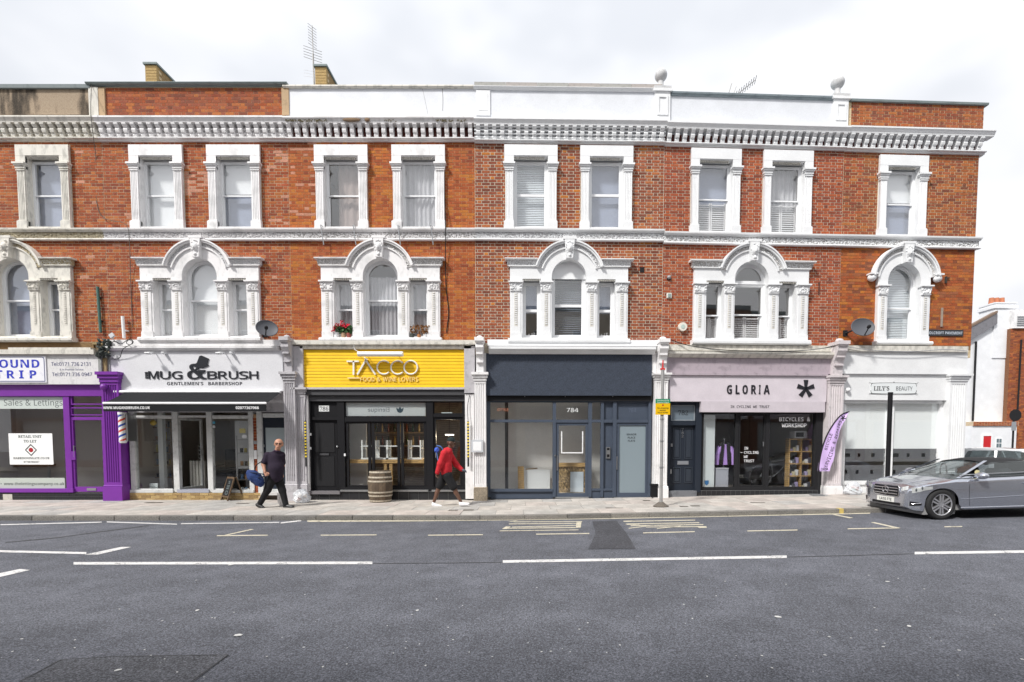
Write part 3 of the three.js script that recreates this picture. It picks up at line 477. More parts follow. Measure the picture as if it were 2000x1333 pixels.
    const bead = []; for (let k = 0; k < 15; k++) bead.push(bx(0.055, 0.026, 0.02, c, q(572) - k * (q(572) - q(633)) / 14.5, 0.11)); mesh('beading', bead, m, win).userData.kind = 'stuff';
    mesh('panel_groove', [ub(c - 0.042, c + 0.042, q(636), q(570), 0.1035, 0.1075)], mat.whiteDirty, win);
  }
  mesh('sill', [prof([[0.02, v.base], [0.17, v.base], [0.20, v.base + 0.03], [0.20, vs - 0.02], [0.17, vs + 0.004], [-0.2, vs + 0.02], [-0.2, v.base]], uc - xo - 0.05, uc + xo + 0.05), ub(uc - R, uc + R, vs + 0.015, vs + 0.05, -0.2, 0.02)], m, win);
  if (!single) for (const s of [-1, 1]) { const d = []; for (let k = 0; k < 10; k++) d.push(ub(uc + s * 0.97 - 0.225 + k * 0.0465, uc + s * 0.97 - 0.20 + k * 0.0465, vSide - 0.035, vSide + 0.002, -0.02, 0.075)); mesh('dentils', d, mat.whiteDirty, win).userData.kind = 'stuff'; }
  // sashes
  const wz = -0.15, meet = q(o.meet ?? 583);
  if (o.fan) { // fanlight above a level transom
    const vt = q(548);
    mesh('fanlight', [extr([...arc(R, 0.02, Math.PI - 0.02, 20), [uc - R, vc - 0.08], [uc + R, vc - 0.08]], 0.05, [[...arc(R - 0.1, 0.02, Math.PI - 0.02, 16)]]).translate(0, 0, wz)], mat.upvc, win);
    mesh('pane', extr([...arc(R - 0.09, 0, Math.PI, 16)], 0.006).translate(0, 0, wz + 0.02), mat.glass, win);
    sash(win, uc - R, uc + R, vs + 0.05, vc - 0.075, meet, wz, mat.upvc, 0.05);
  } else if (o.panel) { // square head closed by a plain panel in the arch
    mesh('arch_panel', extr([...arc(R, 0, Math.PI, 20), [uc - R, vc + 0.02], [uc + R, vc + 0.02]].slice(0, 21).concat([[uc - R, q(524)], [uc + R, q(524)]]), 0.05).translate(0, 0, wz + 0.005), mat.upvc, win);
    sash(win, uc - R, uc + R, vs + 0.05, q(524), q(592), wz, mat.upvc, 0.05, true);
  } else { // round-headed upper sash
    const t = 0.05, s2 = 0.03;
    mesh('frame', [extr([[uc - R, vs + 0.05], [uc + R, vs + 0.05], ...arc(R, 0, Math.PI, 20)], 0.1, [[[uc - R + t, vs + 0.09], [uc + R - t, vs + 0.09], ...arc(R - t, 0, Math.PI, 20)]]).translate(0, 0, wz - 0.07)], mat.upvc, win);
    mesh('sash', [extr([[uc - R + t, meet - 0.02], [uc + R - t, meet - 0.02], ...arc(R - t, 0, Math.PI, 20)], 0.04, [[[uc - R + t + s2, meet + 0.02], [uc + R - t - s2, meet + 0.02], ...arc(R - t - s2, 0, Math.PI, 20)]]).translate(0, 0, wz - 0.03)], mat.upvc, win);
    mesh('pane', extr([[uc - R + t + s2, meet + 0.02], [uc + R - t - s2, meet + 0.02], ...arc(R - t - s2, 0, Math.PI, 20)], 0.006).translate(0, 0, wz - 0.013), mat.glass, win);
    const a = uc - R + t, b = uc + R - t, p = vs + 0.09, z = wz - 0.05;
    mesh('sash', [ub(a, a + s2, p, meet + 0.02, z - 0.02, z + 0.018), ub(b - s2, b, p, meet + 0.02, z - 0.02, z + 0.018), ub(a + s2, b - s2, meet - 0.02, meet + 0.02, z - 0.02, z + 0.015), ub(a + s2, b - s2, p, p + 0.05, z - 0.02, z + 0.016)], mat.upvc, win);
    mesh('pane', ub(a + s2, b - s2, p + 0.05, meet - 0.02, z - 0.003, z + 0.003), mat.glass, win);
  }
  if (kinds[1] === 'net+') mesh('curtain', folds(uc - R, uc + R, vs + 0.06, q(533), wz - 0.14, 0.02, 9, cx), linen, win); else dress(win, kinds[1], uc - R + 0.05, uc + R - 0.05, vs + 0.1, vc + R - 0.05, meet, wz - 0.08, cx + 1);
  if (!single) [-1, 1].forEach((s, k) => {
    const a = uc + s * 0.97 - 0.235, b = uc + s * 0.97 + 0.235, mm = q(o.meetSide ?? 601);
    sash(win, a, b, vs + 0.05, vSide - 0.03, mm, wz, mat.upvc, o.upvc ? 0.04 : 0.04, o.upvc);
    dress(win, kinds[k * 2], a + 0.04, b - 0.04, vs + 0.09, vSide - 0.08, mm, wz - 0.08, cx + 5 + k);
  });
  h.blocks.push((a, b) => { const mid = (a + b) / 2, out = []; if (mid < vE && mid > v.base - 0.1) out.push([uc - xo + 0.02, uc + xo - 0.02]); else if (mid < vc + RO) { const d = Math.sqrt(Math.max(0, RO * RO - Math.max(0, mid - vc) ** 2)); out.push([uc - d, uc + d]); } return out; });
  h.holes.push(single ? [[uc - 0.52, vs + 0.02], [uc + 0.52, vs + 0.02], [uc + 0.52, vc], ...arc(0.52, 0, Math.PI, 12), [uc - 0.52, vc]] : [[uc - 1.3, vs + 0.02], [uc + 1.3, vs + 0.02], [uc + 1.3, vSide + 0.06], ...arc(0.60, 0.2, Math.PI - 0.2, 12), [uc - 1.3, vSide + 0.06]]);
  return win;
}
H.forEach((h) => { h.blocks = []; h.holes = []; });
const aged = M(0.80, 0.79, 0.76, { map: T_aged, mapM: 1.1, bump: T_bump, bumpM: 0.3, bs: 0.004, roughness: 0.8 });
upperWindow(H[0], 0, 83.5, 0.68, 'grey', { mat: aged });
upperWindow(H[1], 1, 304.5, 0.68, 'blind'); upperWindow(H[1], 1, 456, 0.68, 'upblind');
upperWindow(H[2], 2, 666, 0.68, 'tan'); upperWindow(H[2], 2, 817, 0.68, 'linen');
upperWindow(H[3], 3, 1037, 0.68, 'slatted', { mat: mat.whiteClean, upvc: true }); upperWindow(H[3], 3, 1185, 0.68, 'grey', { mat: mat.whiteClean, upvc: true, meet: 0.5 });
upperWindow(H[4], 4, 1399, 0.66, 'greyshutters', { mat: mat.whiteClean }); upperWindow(H[4], 4, 1540, 0.66, 'linenshutters', { mat: mat.whiteClean });
upperWindow(H[5], 5, 1766, 0.66, 'upblind', { mat: mat.whiteClean });
archWindow(H[0], 0, 23, ['grey', 'grey', 'grey'], { mat: aged, dirt: mat.ochreStone });
archWindow(H[1], 1, 390, ['blind', 'blind', 'blind'], { bed: M(0.68, 0.69, 0.71, { map: T_grime, mapM: 0.3, roughness: 0.9 }) });
archWindow(H[2], 2, 743, ['linen', 'net+', 'linen'], {});
archWindow(H[3], 3, 1111.5, ['halfgrey', 'venetian', 'halfgrey'], { mat: mat.whiteClean, panel: true, upvc: true, meetSide: 602, dy: 2, bed: M(0.68, 0.69, 0.71, { map: T_grime, mapM: 0.3, roughness: 0.9 }) });
archWindow(H[4], 4, 1468, ['shutters', 'shutters', 'shutters'], { mat: mat.whiteClean, fan: true, meet: 605, meetSide: 607, dy: 6 });
archWindow(H[5], 5, 1766, ['slatted', 'slatted', 'slatted'], { mat: mat.whiteClean, single: true, meet: 590, dy: 9 });

const palette = [
  (u, v, r) => r() < 0.02 ? ['pink', 0] : ['orange', Math.floor(r() * 8)],
  (u, v, r) => { const p = nA(u * 1.3 + 5, v * 1.9, 999); return v > 7 && p > 0.66 && r() < 0.6 || r() < 0.012 ? ['pink', 0] : [r() < 0.75 ? 'orange' : 'red', Math.floor(r() * 8)]; },
  (u, v, r) => { const p = nB(u * 1.1 + 3, v * 1.2, 999); return u < 0.9 && v > 7 && r() < 0.12 ? ['pink', 0] : [p > 0.42 ? 'vivid' : 'orange', Math.floor(r() * 8)]; },
  (u, v, r) => r() < 0.05 ? ['vivid', 5] : ['brown', Math.floor(r() * 8)],
  (u, v, r) => ['red', Math.floor(r() * 8)],
  (u, v, r) => [v > 7 ? (u < 0.6 && r() < 0.5 ? 'red' : r() < 0.3 ? 'brown' : 'amber') : r() < 0.55 ? 'vivid' : 'amber', Math.floor(r() * 8)],
];
const mortars = ['cream', 'cream', 'thin', 'pale', 'pale', 'buff'];
const cornG = H.map(() => null);
{ // a single console bracket of the eaves cornice, shared by all houses
  const S = (hgt) => extr([[0.0, 0], [0.075, 0], [0.095, 0.045], [0.085, 0.085], [0.13, 0.11], [0.145, 0.16], [0.13, 0.20], [0.16, 0.225], [0.195, 0.27], [0.205, 0.31], [0.205, hgt], [0, hgt]].map(([w, v]) => [-w, v]), 0.09, [], 0.006).rotateY(Math.PI / 2).translate(-0.045, 0, 0);
  var bracketGeo = (hgt) => fin(S(hgt));
}
H.forEach((h, i) => {
  const v = h.v, L = h.L, last = i === 5, clean = i >= 3, cm = i === 0 ? aged : clean ? mat.whiteClean : mat.white;
  // wall with openings; bricks one by one on its face
  const wallTop = v.cor + 0.02, wb = v.base - 0.3;
  const wall = mesh('wall', extr([[0, wb], [L, wb], [L, wallTop], [0, wallTop]], 0.3, h.holes).translate(0, 0, -0.3055), MORT[mortars[i]], h.g);
  const list = [], blocked = (a, b) => h.blocks.flatMap((f) => f(a, b));
  const joint = [0.013, 0.013, 0.011, 0.017, 0.014, 0.014][i], end = last ? L : L;
  layBricks(list, 0, end, v.base + 0.02, v.bfoot + 0.015, blocked, palette[i], { seed: 100 + i, joint: i === 5 ? 0.009 : joint });
  layBricks(list, 0, end, v.band - 0.02, v.foot + 0.02, blocked, palette[i], { seed: 200 + i, joint });
  if (i === 5) mesh('wall_pointing', extr([[0.002, v.base - 0.1], [L - 0.002, v.base - 0.1], [L - 0.002, v.bfoot - 0.02], [0.002, v.bfoot - 0.02]], 0.004, [h.holes[1]]).translate(0, 0, -0.0085), MORT.dusk, wall);
  buildBricks(h, wall, list);
  // string course with carved frieze
  const b1 = v.band, b0 = v.bfoot;
  const band = mesh('string_course', [prof([[0, b1 - 0.085], [0.09, b1 - 0.085], [0.10, b1 - 0.06], [0.145, b1 - 0.045], [0.15, b1 - 0.01], [0.13, b1], [0, b1 + 0.02]], 0, L + (last ? 0.07 : 0)), prof([[0, b0], [0.085, b0], [0.095, b0 + 0.02], [0.085, b0 + 0.045], [0, b0 + 0.045]], 0, L + (last ? 0.08 : 0)), ub(0, L, b0 + 0.04, b1 - 0.08, 0, 0.045)], cm, h.g);
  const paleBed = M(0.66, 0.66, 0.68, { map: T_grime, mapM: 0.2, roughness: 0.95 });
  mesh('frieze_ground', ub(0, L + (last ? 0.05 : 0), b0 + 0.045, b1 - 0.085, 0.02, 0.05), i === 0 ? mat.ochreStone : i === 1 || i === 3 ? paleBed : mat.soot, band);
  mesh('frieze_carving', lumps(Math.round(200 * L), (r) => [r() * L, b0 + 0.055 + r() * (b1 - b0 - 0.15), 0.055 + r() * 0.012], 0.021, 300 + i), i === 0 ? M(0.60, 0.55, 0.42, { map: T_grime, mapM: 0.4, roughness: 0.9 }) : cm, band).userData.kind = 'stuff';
  // eaves cornice: ledge, brackets, crown
  const painted = i === 0 || i === 1 || i === 3;
  const cor = mesh('cornice', [prof([[0, v.foot], [0.05, v.foot], [0.06, v.foot + 0.03], [0.11, v.led - 0.03], [0.125, v.led - 0.02], [0.125, v.led], [0, v.led + 0.012]], 0, L + (last ? 0.1 : 0)), prof([[0, v.br + 0.004], [0.212, v.br + 0.004], [0.217, v.br + 0.03], [0.235, v.br + 0.06], [0.255, v.cor - 0.05], [0.27, v.cor - 0.035], [0.27, v.cor], [0, v.cor + 0.035]], 0, L + (last ? 0.19 : 0))], cm, h.g);
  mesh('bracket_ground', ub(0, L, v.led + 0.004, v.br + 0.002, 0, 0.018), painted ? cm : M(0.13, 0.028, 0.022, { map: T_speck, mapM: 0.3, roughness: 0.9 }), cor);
  if (painted && i !== 3) mesh('bracket_rail', [ub(0, L, v.led + 0.10, v.led + 0.125, 0.018, 0.06), ub(0, L, v.led + 0.2, v.led + 0.225, 0.018, 0.09)], cm, cor);
  if (i === 3) mesh('bracket_rail', [0.06, 0.13, 0.2, 0.27].map((y) => ub(0, L, v.led + y, v.led + y + 0.03, 0.018, 0.05 + y * 0.45)), cm, cor);
  const hg = v.br - v.led, geo = bracketGeo(hg - 0.004), n = Math.round(L / 0.203);
  for (let k = 0; k < n; k++) { const m = mesh('bracket', geo, cm, cor, true); m.position.set((k + 0.5) * L / n, v.led + 0.006, 0.006); }
  if (i === 2) { // render fallen off the crown: bare patches with moss
    const moss = M(0.24, 0.20, 0.10, { map: T_speck, mapM: 0.15, roughness: 1 }), bare = M(0.40, 0.27, 0.17, { map: T_speck, mapM: 0.2, roughness: 1 });
    const pt = (x0, x1, y0, y1) => { const [a, b, c, d] = h.rect(x0, y0, x1, y1, 0.39); return [a, b, c, d]; };
    for (const [x0, x1, mm] of [[664, 701, bare], [708, 719, bare]]) { const [a, b, c, d] = pt(x0, x1, 229, 236); mesh('bare_render', new THREE.IcosahedronGeometry(1, 1).scale((b - a) / 2, 0.05, 0.03).translate((a + b) / 2, v.cor - 0.075, 0.245), mm, cor); }
    mesh('moss', lumps(140, (r) => { const c = [562, 575, 590, 608, 625, 760, 900, 872, 860][Math.floor(r() * 9)] + (r() - 0.5) * 22; return [h.P(c, 235, 0.35)[0], v.cor - 0.07 - 0.05 * r(), 0.242]; }, 0.016, 9), moss, cor);
  }
  if (last) { // the end house turns the corner: returns of cornice and band along the side wall
    mesh('cornice_return', [ub(L, L + 0.15, v.br + 0.01, v.cor - 0.04, -7, -0.01), ub(L + 0.001, L + 0.19, v.cor - 0.045, v.cor + 0.001, -7, 0.0), ub(L, L + 0.11, v.foot, v.led, -7, -0.01), ub(L, L + 0.06, v.bfoot, v.band, -7, -0.01)], cm, h.g);
    const pipe = [bar(V(L + 0.07, 0.3, -0.5), V(L + 0.07, v.foot, -0.5), 0.05)]; for (let k = 0; k < 3; k++) pipe.push(ub(L, L + 0.2, v.foot - 0.8 - 1.9 * k, v.foot - 0.2 - 1.9 * k, -0.9, -0.65)); mesh('drainpipe', pipe, mat.greyPaint, h.g);
  }
});
// ---------------------------------------------------------------- parapets, copings, finials, party walls
{
  const render = M(0.36, 0.29, 0.21, { map: grainTex('streak', 512, (u, v) => { const a = fbm(nD, u * 10, v * 2, 10, 3), b = nB(u * 256, v * 256, 256), c = fbm(nC, u * 24, v * 6, 24, 3); const k = 0.98 - 0.6 * THREE.MathUtils.smoothstep(0.6 * a + 0.4 * c, 0.42, 0.7) + 0.22 * (b - 0.5); return [k, k * 0.98, k * 0.97]; }), mapM: 2.9, roughness: 0.95 });
  const parW = M(0.76, 0.78, 0.82, { map: T_soft, mapM: 1.7, roughness: 0.6 });
  const pp = (h, x0, y0, x1, y1, w, d, name, m, par) => mesh(name, h.box(x0, y0, x1, y1, w, d), m, par ?? h.g);
  // far left: stained render
  let h = H[0], p = pp(h, -120, 167, 173, 224, 0.0, 0.3, 'parapet', render); { const [a, b, c, d] = h.rect(-120, 163, 174, 169, 0.06); mesh('coping', prof([[-0.36, c - 0.03], [0.06, c - 0.03], [0.07, d - 0.02], [-0.36, d + 0.02]], a, b), mat.lead, p); }
  // barber house: brick parapet with two end piers and a lead-covered moulding
  h = H[1]; { const [a, b, c, d] = h.rect(174, 170, 562, 225, 0), bl = []; p = mesh('parapet', ub(a, b, c - 0.3, d, -0.3, -0.006), MORT.cream, h.g); layBricks(bl, a + 0.42, b - 0.14, c, d - 0.02, () => [], (u, v, r) => [r() < 0.6 ? 'brown' : 'orange', Math.floor(r() * 8)], { seed: 77, joint: 0.009 }); buildBricks(h, p, bl, 130);
    mesh('pier', [ub(a + 0.02, a + 0.26, c - 0.05, d - 0.03, -0.02, 0.05)], mat.whiteDirty, p); mesh('pier', [ub(a + 0.26, a + 0.42, c - 0.05, d - 0.05, -0.02, 0.04), ub(b - 0.14, b + 0.04, c - 0.02, d - 0.02, -0.02, 0.045)], M(0.50, 0.36, 0.22, { map: T_grime, mapM: 0.4, roughness: 0.9 }), p);
    const t = h.P(370, 158, 0.12)[1]; mesh('coping', [prof([[-0.36, d], [0.03, d], [0.05, d + 0.05], [-0.36, d + 0.05]], a, b), prof([[-0.36, t - 0.05], [0.10, t - 0.05], [0.12, t - 0.02], [0.10, t], [-0.36, t + 0.03]], a - 0.01, b + 0.02)], mat.verdigris, p); mesh('coping_course', ub(a, b, d + 0.049, t - 0.048, -0.33, 0.045), PALM.brown[3], p); }
  // restaurant house: smooth white parapet, weathered coping
  h = H[2]; { const [a, b, c, d] = h.rect(557, 174, 913, 226, 0.0); p = mesh('parapet', ub(a + 0.02, h.L, c - 0.2, d, -0.3, 0.02), parW, h.g); mesh('coping', prof([[-0.36, d - 0.005], [0.07, d - 0.005], [0.09, d + 0.02], [0.08, d + 0.055], [-0.36, d + 0.075]], a - 0.03, h.L), mat.whiteDirty, p); const ck = M(0.16, 0.15, 0.14, {}); mesh('crack', [tube([V(h.P(864, 176, 0.02)[0], d, 0.02), V(h.P(865, 195, 0.02)[0], d - 0.3, 0.021), V(h.P(864.5, 215, 0.02)[0], d - 0.55, 0.02)], 0.006, 16, 4), tube([V(h.P(825, 176, 0.02)[0], d, 0.02), V(h.P(831, 200, 0.02)[0], d - 0.35, 0.021), V(h.P(836, 222, 0.02)[0], c, 0.02)], 0.003, 16, 4)], ck, p); }
  // empty-shop house: taller white parapet with stone coping, panelled pier at each end
  h = H[3]; { const vC = h.v.cor, t0 = h.P(1100, 178, 0.02)[1], t1 = h.P(1100, 169.5, 0.09)[1], t2 = h.P(1100, 162.5, 0.03)[1];
    p = mesh('parapet', ub(0, h.L, vC - 0.2, t0, -0.3, 0.02), parW, h.g); mesh('coping', prof([[-0.4, t0 - 0.004], [0.06, t0 - 0.004], [0.10, t0 + 0.05], [0.10, t1], [-0.4, t1 + 0.01]], -0.02, h.L - 0.12), mat.whiteClean, p);
    const n = 6; for (let k = 0; k < n; k++) mesh('coping_stone', ub(k * h.L / n * 0.985, (k + 1) * h.L / n * 0.985 - 0.006, t1, t2, -0.4, 0.04), M(0.40 + 0.03 * (k % 2), 0.40, 0.38, { map: T_grime, mapM: 0.7, roughness: 0.9 }), p);
    mesh('pier_panel', [ub(0.04, 0.40, vC + 0.18, t0 - 0.02, 0.018, 0.05), ub(0.1, 0.34, vC + 0.3, t0 - 0.1, 0.05, 0.058)], mat.whiteClean, p); }
  // bicycle-shop house: slightly lower white parapet with blue-grey flashing; ball finials at both ends
  h = H[4]; { const vC = h.v.cor, t0 = h.P(1465, 192, 0.02)[1]; p = mesh('parapet', ub(0, h.L, vC - 0.2, t0, -0.3, 0.02), parW, h.g); mesh('coping', [prof([[-0.36, t0 - 0.003], [0.05, t0 - 0.003], [0.07, t0 + 0.035], [-0.36, t0 + 0.035]], 0.15, h.L - 0.15), prof([[-0.36, t0 + 0.035], [0.09, t0 + 0.036], [0.10, t0 + 0.07], [-0.36, t0 + 0.13]], 0.15, h.L - 0.15)], M(0.30, 0.36, 0.39, { map: T_grime, mapM: 0.6, roughness: 0.75 }), p); }
  const pier = (h, px, yT, yB, yBall, rpx) => {
    const u = h.P(px, 200, 0.06)[0], vT = h.P(px, yT, 0.1)[1], vB = h.v.cor - 0.05, vBall = h.P(px, yBall, -0.1)[1], r = rpx * 13.7 / 1000;
    const o = mesh('pier', [ub(u - 0.2, u + 0.2, vB, vT, -0.28, 0.07), ub(u - 0.25, u + 0.25, vT, vT + 0.06, -0.34, 0.11), ub(u - 0.25, u + 0.25, vB, vB + 0.15, -0.28, 0.11), extr([[u - 0.14, vB + 0.3], [u + 0.14, vB + 0.3], [u + 0.14, vT - 0.1], [u - 0.14, vT - 0.1]], 0.025, [[[u - 0.09, vB + 0.35], [u + 0.09, vB + 0.35], [u + 0.09, vT - 0.15], [u - 0.09, vT - 0.15]]]).translate(0, 0, 0.068)], mat.whiteClean, h.g);
    mesh('ball_finial', [new THREE.SphereGeometry(r, 20, 16).translate(u, vBall, -0.1), new THREE.LatheGeometry([[0.001, 0], [0.15, 0], [0.14, 0.04], [0.09, 0.09], [0.07, 0.16], [0.07, 0.24], [0.085, 0.3], [0.001, 0.32]].map(([x, y]) => new THREE.Vector2(x, y)), 16).scale(1, Math.max(0.3, (vBall - r - vT + 0.02) / 0.3), 1).translate(u, vT + 0.055, -0.1), ub(u - 0.22, u + 0.22, vT + 0.05, vT + 0.13, -0.32, 0.1)], M(0.62, 0.63, 0.64, { map: T_grime, mapM: 0.35, roughness: 0.85 }), o);
  };
  pier(H[4], 1294, 177, 232, 147.5, 11.5); pier(H[4], 1643, 192, 246, 162, 12);
  // end house: bare brick parapet
  h = H[5]; { const vC = h.v.cor, t0 = h.P(1790, 203, 0)[1], a = h.P(1663, 225, 0)[0], b = h.L + 0.08, bl = []; p = mesh('parapet', ub(0, b, vC - 0.2, t0, -0.3, -0.006), MORT.buff, h.g); layBricks(bl, a, b, vC + 0.03, t0, () => [], (u, v, r) => [r() < 0.5 ? 'brown' : 'amber', Math.floor(r() * 8)], { seed: 78, joint: 0.012 }); buildBricks(h, p, bl, 150); mesh('coping', prof([[-0.36, t0], [0.05, t0], [0.06, t0 + 0.05], [-0.36, t0 + 0.06]], a - 0.05, b + 0.08), mat.verdigris, p); }
  // stock-brick party walls standing above the roofs
  for (const [h, px, py] of [[H[1], 294, 127], [H[2], 626, 131]]) {
    const q = onPlaneZ(px, py, -1.15), uu = q.x - h.o.x, top = q.y, g = mesh('party_wall', bx(0.30, 3, 2.2, uu, top - 1.5, -1.15 - 1.1), MORT.buff, h.g), fm = PALM.stock; let c = 0;
    for (let k = 0; k < 12; k++) { const v0 = top - 0.075 * (k + 1); mesh('brick', bx(0.31, 0.064, 0.1, uu, v0 + 0.034, -1.15 - 0.04), fm[c++ % 4], g); for (let q = 0; q < 7; q++) mesh('brick', bx(0.03, 0.064, 0.215, uu + 0.14, v0 + 0.034, -1.15 - 0.2 - 0.225 * q - (k % 2) * 0.11), fm[(c++ * 7 + q) % 4], g); }
    mesh('coping', ub(uu - 0.19, uu + 0.19, top, top + 0.05, -3.4, -1.1), mat.verdigris, g);
  }
}

// ---------------------------------------------------------------- shells behind the fronts: rooms, floors, roof
const FLOOR = H.map((h) => h.pave(h.L / 2) + 0.10);
H.forEach((h, i) => {
  const L = h.L, v = h.v, D = [2.2, 5.2, 5.2, 1.2, 6.4, 5.2][i], f = FLOOR[i], ceil = v.base - 0.95;
  const shopM = [M(0.50, 0.46, 0.43, { roughness: 0.9 }), M(0.60, 0.54, 0.48, { roughness: 0.9 }), M(0.40, 0.33, 0.27, { map: T_wood, mapM: 0.8, roughness: 0.9 }), M(0.90, 0.87, 0.84, { roughness: 0.9, map: T_soft, mapM: 2 }), mat.roomDark, mat.room][i];
  mesh('shop_wall', [ub(0.0, 0.12, f - 0.4, ceil, -D, -0.12), ub(L - 0.12, L, f - 0.4, ceil, -D, -0.12), ub(0.12, L - 0.12, f - 0.4, ceil, -D, -D + 0.12)], shopM, h.g);
  mesh('shop_floor', ub(0.12, L - 0.12, f - 0.3, f, -D + 0.12, -0.16), M(...[[0.22, 0.19, 0.16], [0.16, 0.13, 0.11], [0.2, 0.17, 0.14], [0.62, 0.60, 0.57], [0.10, 0.09, 0.085], [0.4, 0.4, 0.4]][i], { roughness: 0.5 }), h.g);
  mesh('shop_ceiling', ub(0.001, L - 0.001, ceil, v.base - 0.32, -D, -0.16), [mat.room, mat.room, mat.roomDark, mat.upvc, mat.roomDark, mat.room][i], h.g);
  mesh('room_wall', [ub(0, 0.1, v.base - 0.3, v.cor, -4.2, -0.32), ub(L - 0.1, L, v.base - 0.3, v.cor, -4.2, -0.32), ub(0.1, L - 0.1, v.base - 0.3, v.cor, -4.3, -4.2), ub(0.1, L - 0.1, v.bfoot, v.band - 0.2, -4.2, -0.33), ub(0.1, L - 0.1, v.base - 0.3, v.base - 0.1, -4.2, -0.33)], mat.room, h.g);
  mesh('roof', [ub(0, L, v.cor - 0.2, v.cor - 0.02, -9, -0.31), ub(0, L, -0.1, v.cor - 0.2, -9, -8.8), ub(0, 0.1, f - 0.4, v.cor - 0.21, -8.8, -D), ub(L - 0.1, L, f - 0.4, v.cor - 0.21, -8.8, -D)], mat.lead, h.g);
});
function pilaster(h, name, x0, x1, yc0, yc1, yb0, w1, m, n, o = {}) {
  const [a, b, vB, vC] = h.rect(x0, yc1, x1, yb0, w1), c = (a + b) / 2, hw = (b - a) / 2, vT = h.P((x0 + x1) / 2, yc0, w1)[1], foot = h.pave(c) - 0.06;
  const p = mesh(name, [fluted(a, b, -0.12, w1, vB, vC, n, 0.022), ub(a - 0.004, b + 0.004, vB - 0.001, vB + 0.07, -0.115, w1 + 0.004), ub(a - 0.004, b + 0.004, vC - 0.07, vC, -0.115, w1 + 0.004)], m, h.g);
  mesh('capital', [ub(a - 0.02, b + 0.02, vC, vC + (vT - vC) * 0.35, -0.1, w1 + 0.03), ub(a - 0.045, b + 0.045, vC + (vT - vC) * 0.35, vC + (vT - vC) * 0.7, -0.1, w1 + 0.06), ub(a - 0.07, b + 0.07, vC + (vT - vC) * 0.7, vT, -0.1, w1 + 0.1)], m, p);
  mesh('base', [prof([[-0.1, vB - 0.05], [w1 + 0.03, vB - 0.05], [w1 + 0.035, vB - 0.02], [w1 + 0.01, vB], [-0.1, vB]], a - 0.025, b + 0.025), ub(a - 0.03, b + 0.03, foot, vB - 0.05, -0.1, w1 + 0.05)], o.baseMat ?? m, p);
  if (o.console) { const t = h.v.base + 0.03, l = t - vT; mesh('console', [prof([[-0.1, vT], [w1 + 0.02, vT], [w1 + 0.03, vT + l * 0.25], [w1 + 0.06, vT + l * 0.45], [w1 + 0.14, vT + l * 0.62], [w1 + 0.2, vT + l * 0.75], [w1 + 0.19, vT + l * 0.88], [w1 + 0.24, t - 0.08], [w1 + 0.25, t], [-0.1, t]], c - hw * 0.66, c + hw * 0.66), ...[0.3, 0.55, 0.72].map((q) => prof([[w1 - 0.02, vT + l * q], [w1 + 0.2 * q + 0.04, vT + l * q], [w1 + 0.2 * q + 0.04, vT + l * q + 0.04], [w1 - 0.02, vT + l * q + 0.04]], c - hw * 0.55, c + hw * 0.55)), ub(c - hw * 0.8, c + hw * 0.8, t - 0.05, t + 0.04, -0.1, w1 + 0.26), new THREE.SphereGeometry(hw * 0.55, 10, 8).scale(1, 0.6, 0.7).translate(c, t + 0.07, w1 + 0.05)], m, p); }
  return p;
}
function light(h, name, x0, y0, x1, y1, w, fm, o = {}) {                    // glazed light: four frame bars and a pane
  const [a, b, c, d] = h.rect(x0, y0, x1, y1, w + 0.03), t = o.t ?? 0.045;
  const f = mesh(name, [ub(a, a + t, c, d, w - 0.04, w + 0.03), ub(b - t, b, c, d, w - 0.04, w + 0.03), ub(a + t, b - t, d - (o.tt ?? t), d, w - 0.04, w + 0.028), ub(a + t, b - t, c, c + (o.tb ?? t), w - 0.04, w + 0.032)], fm, o.parent ?? h.g);
  if (o.glass !== null) mesh('pane', ub(a + t, b - t, c + (o.tb ?? t), d - (o.tt ?? t), w - 0.004, w + 0.002), o.glass ?? mat.shopGlass, f);
  f.q = [a + t, b - t, c + (o.tb ?? t), d - (o.tt ?? t)]; return f;
}
function print(h, x0, y0, x1, y1, w, cw, ch, draw, parent, name = 'lettering', o) { const [a, b, c, d] = h.rect(x0, y0, x1, y1, w), g = new THREE.PlaneGeometry(b - a, d - c).translate((a + b) / 2, (c + d) / 2, w); const m = mesh(name, g, printMat(cw, ch, draw, o), parent ?? h.g, true); m.castShadow = false; return m; }
const txt = (x, s, px, py, size, col, o = {}) => { x.save(); x.fillStyle = col; x.font = `${o.style ?? 'bold'} ${size}px ${o.fam ?? 'sans-serif'}`; x.textAlign = o.al ?? 'center'; x.textBaseline = 'middle'; x.translate(px, py); x.scale(o.sx ?? 1, 1); if (o.rot) x.rotate(o.rot); x.fillText(s, 0, 0); x.restore(); };
function tiles(h, x0, y0, x1, n, rows, w, parent, tone = mat.blackTile) {     // plinth of glazed tiles, one by one
  const [a, b, , d] = h.rect(x0, y0, x1, y0 + 10, w), bot = Math.min(h.pave(a), h.pave(b)) - 0.05, p = mesh('plinth', ub(a, b, bot, d, w - 0.2, w - 0.006), mat.grout, parent ?? h.g), foot = (h.pave(a) + h.pave(b)) / 2 - 0.01, th = (d - foot) / rows;
  for (let r = 0; r < rows; r++) for (let k = 0; k < n; k++) { const s = (b - a) / n; mesh('tile', ub(a + s * k + 0.004, a + s * (k + 1) - 0.004, foot + th * r + 0.004, foot + th * (r + 1) - 0.004, w - 0.012, w), tone, p); }
  return p;
}
function shopCornice(h, m, u0, u1, drop = 0.26, out = 0.34) { const t = h.v.base; return mesh('shop_cornice', prof([[-0.1, t - drop], [0.12, t - drop], [out - 0.1, t - drop * 0.55], [out - 0.04, t - drop * 0.5], [out, t - drop * 0.3], [out, t - 0.05], [out - 0.02, t], [-0.1, t + 0.05]], u0, u1), m, h.g); }
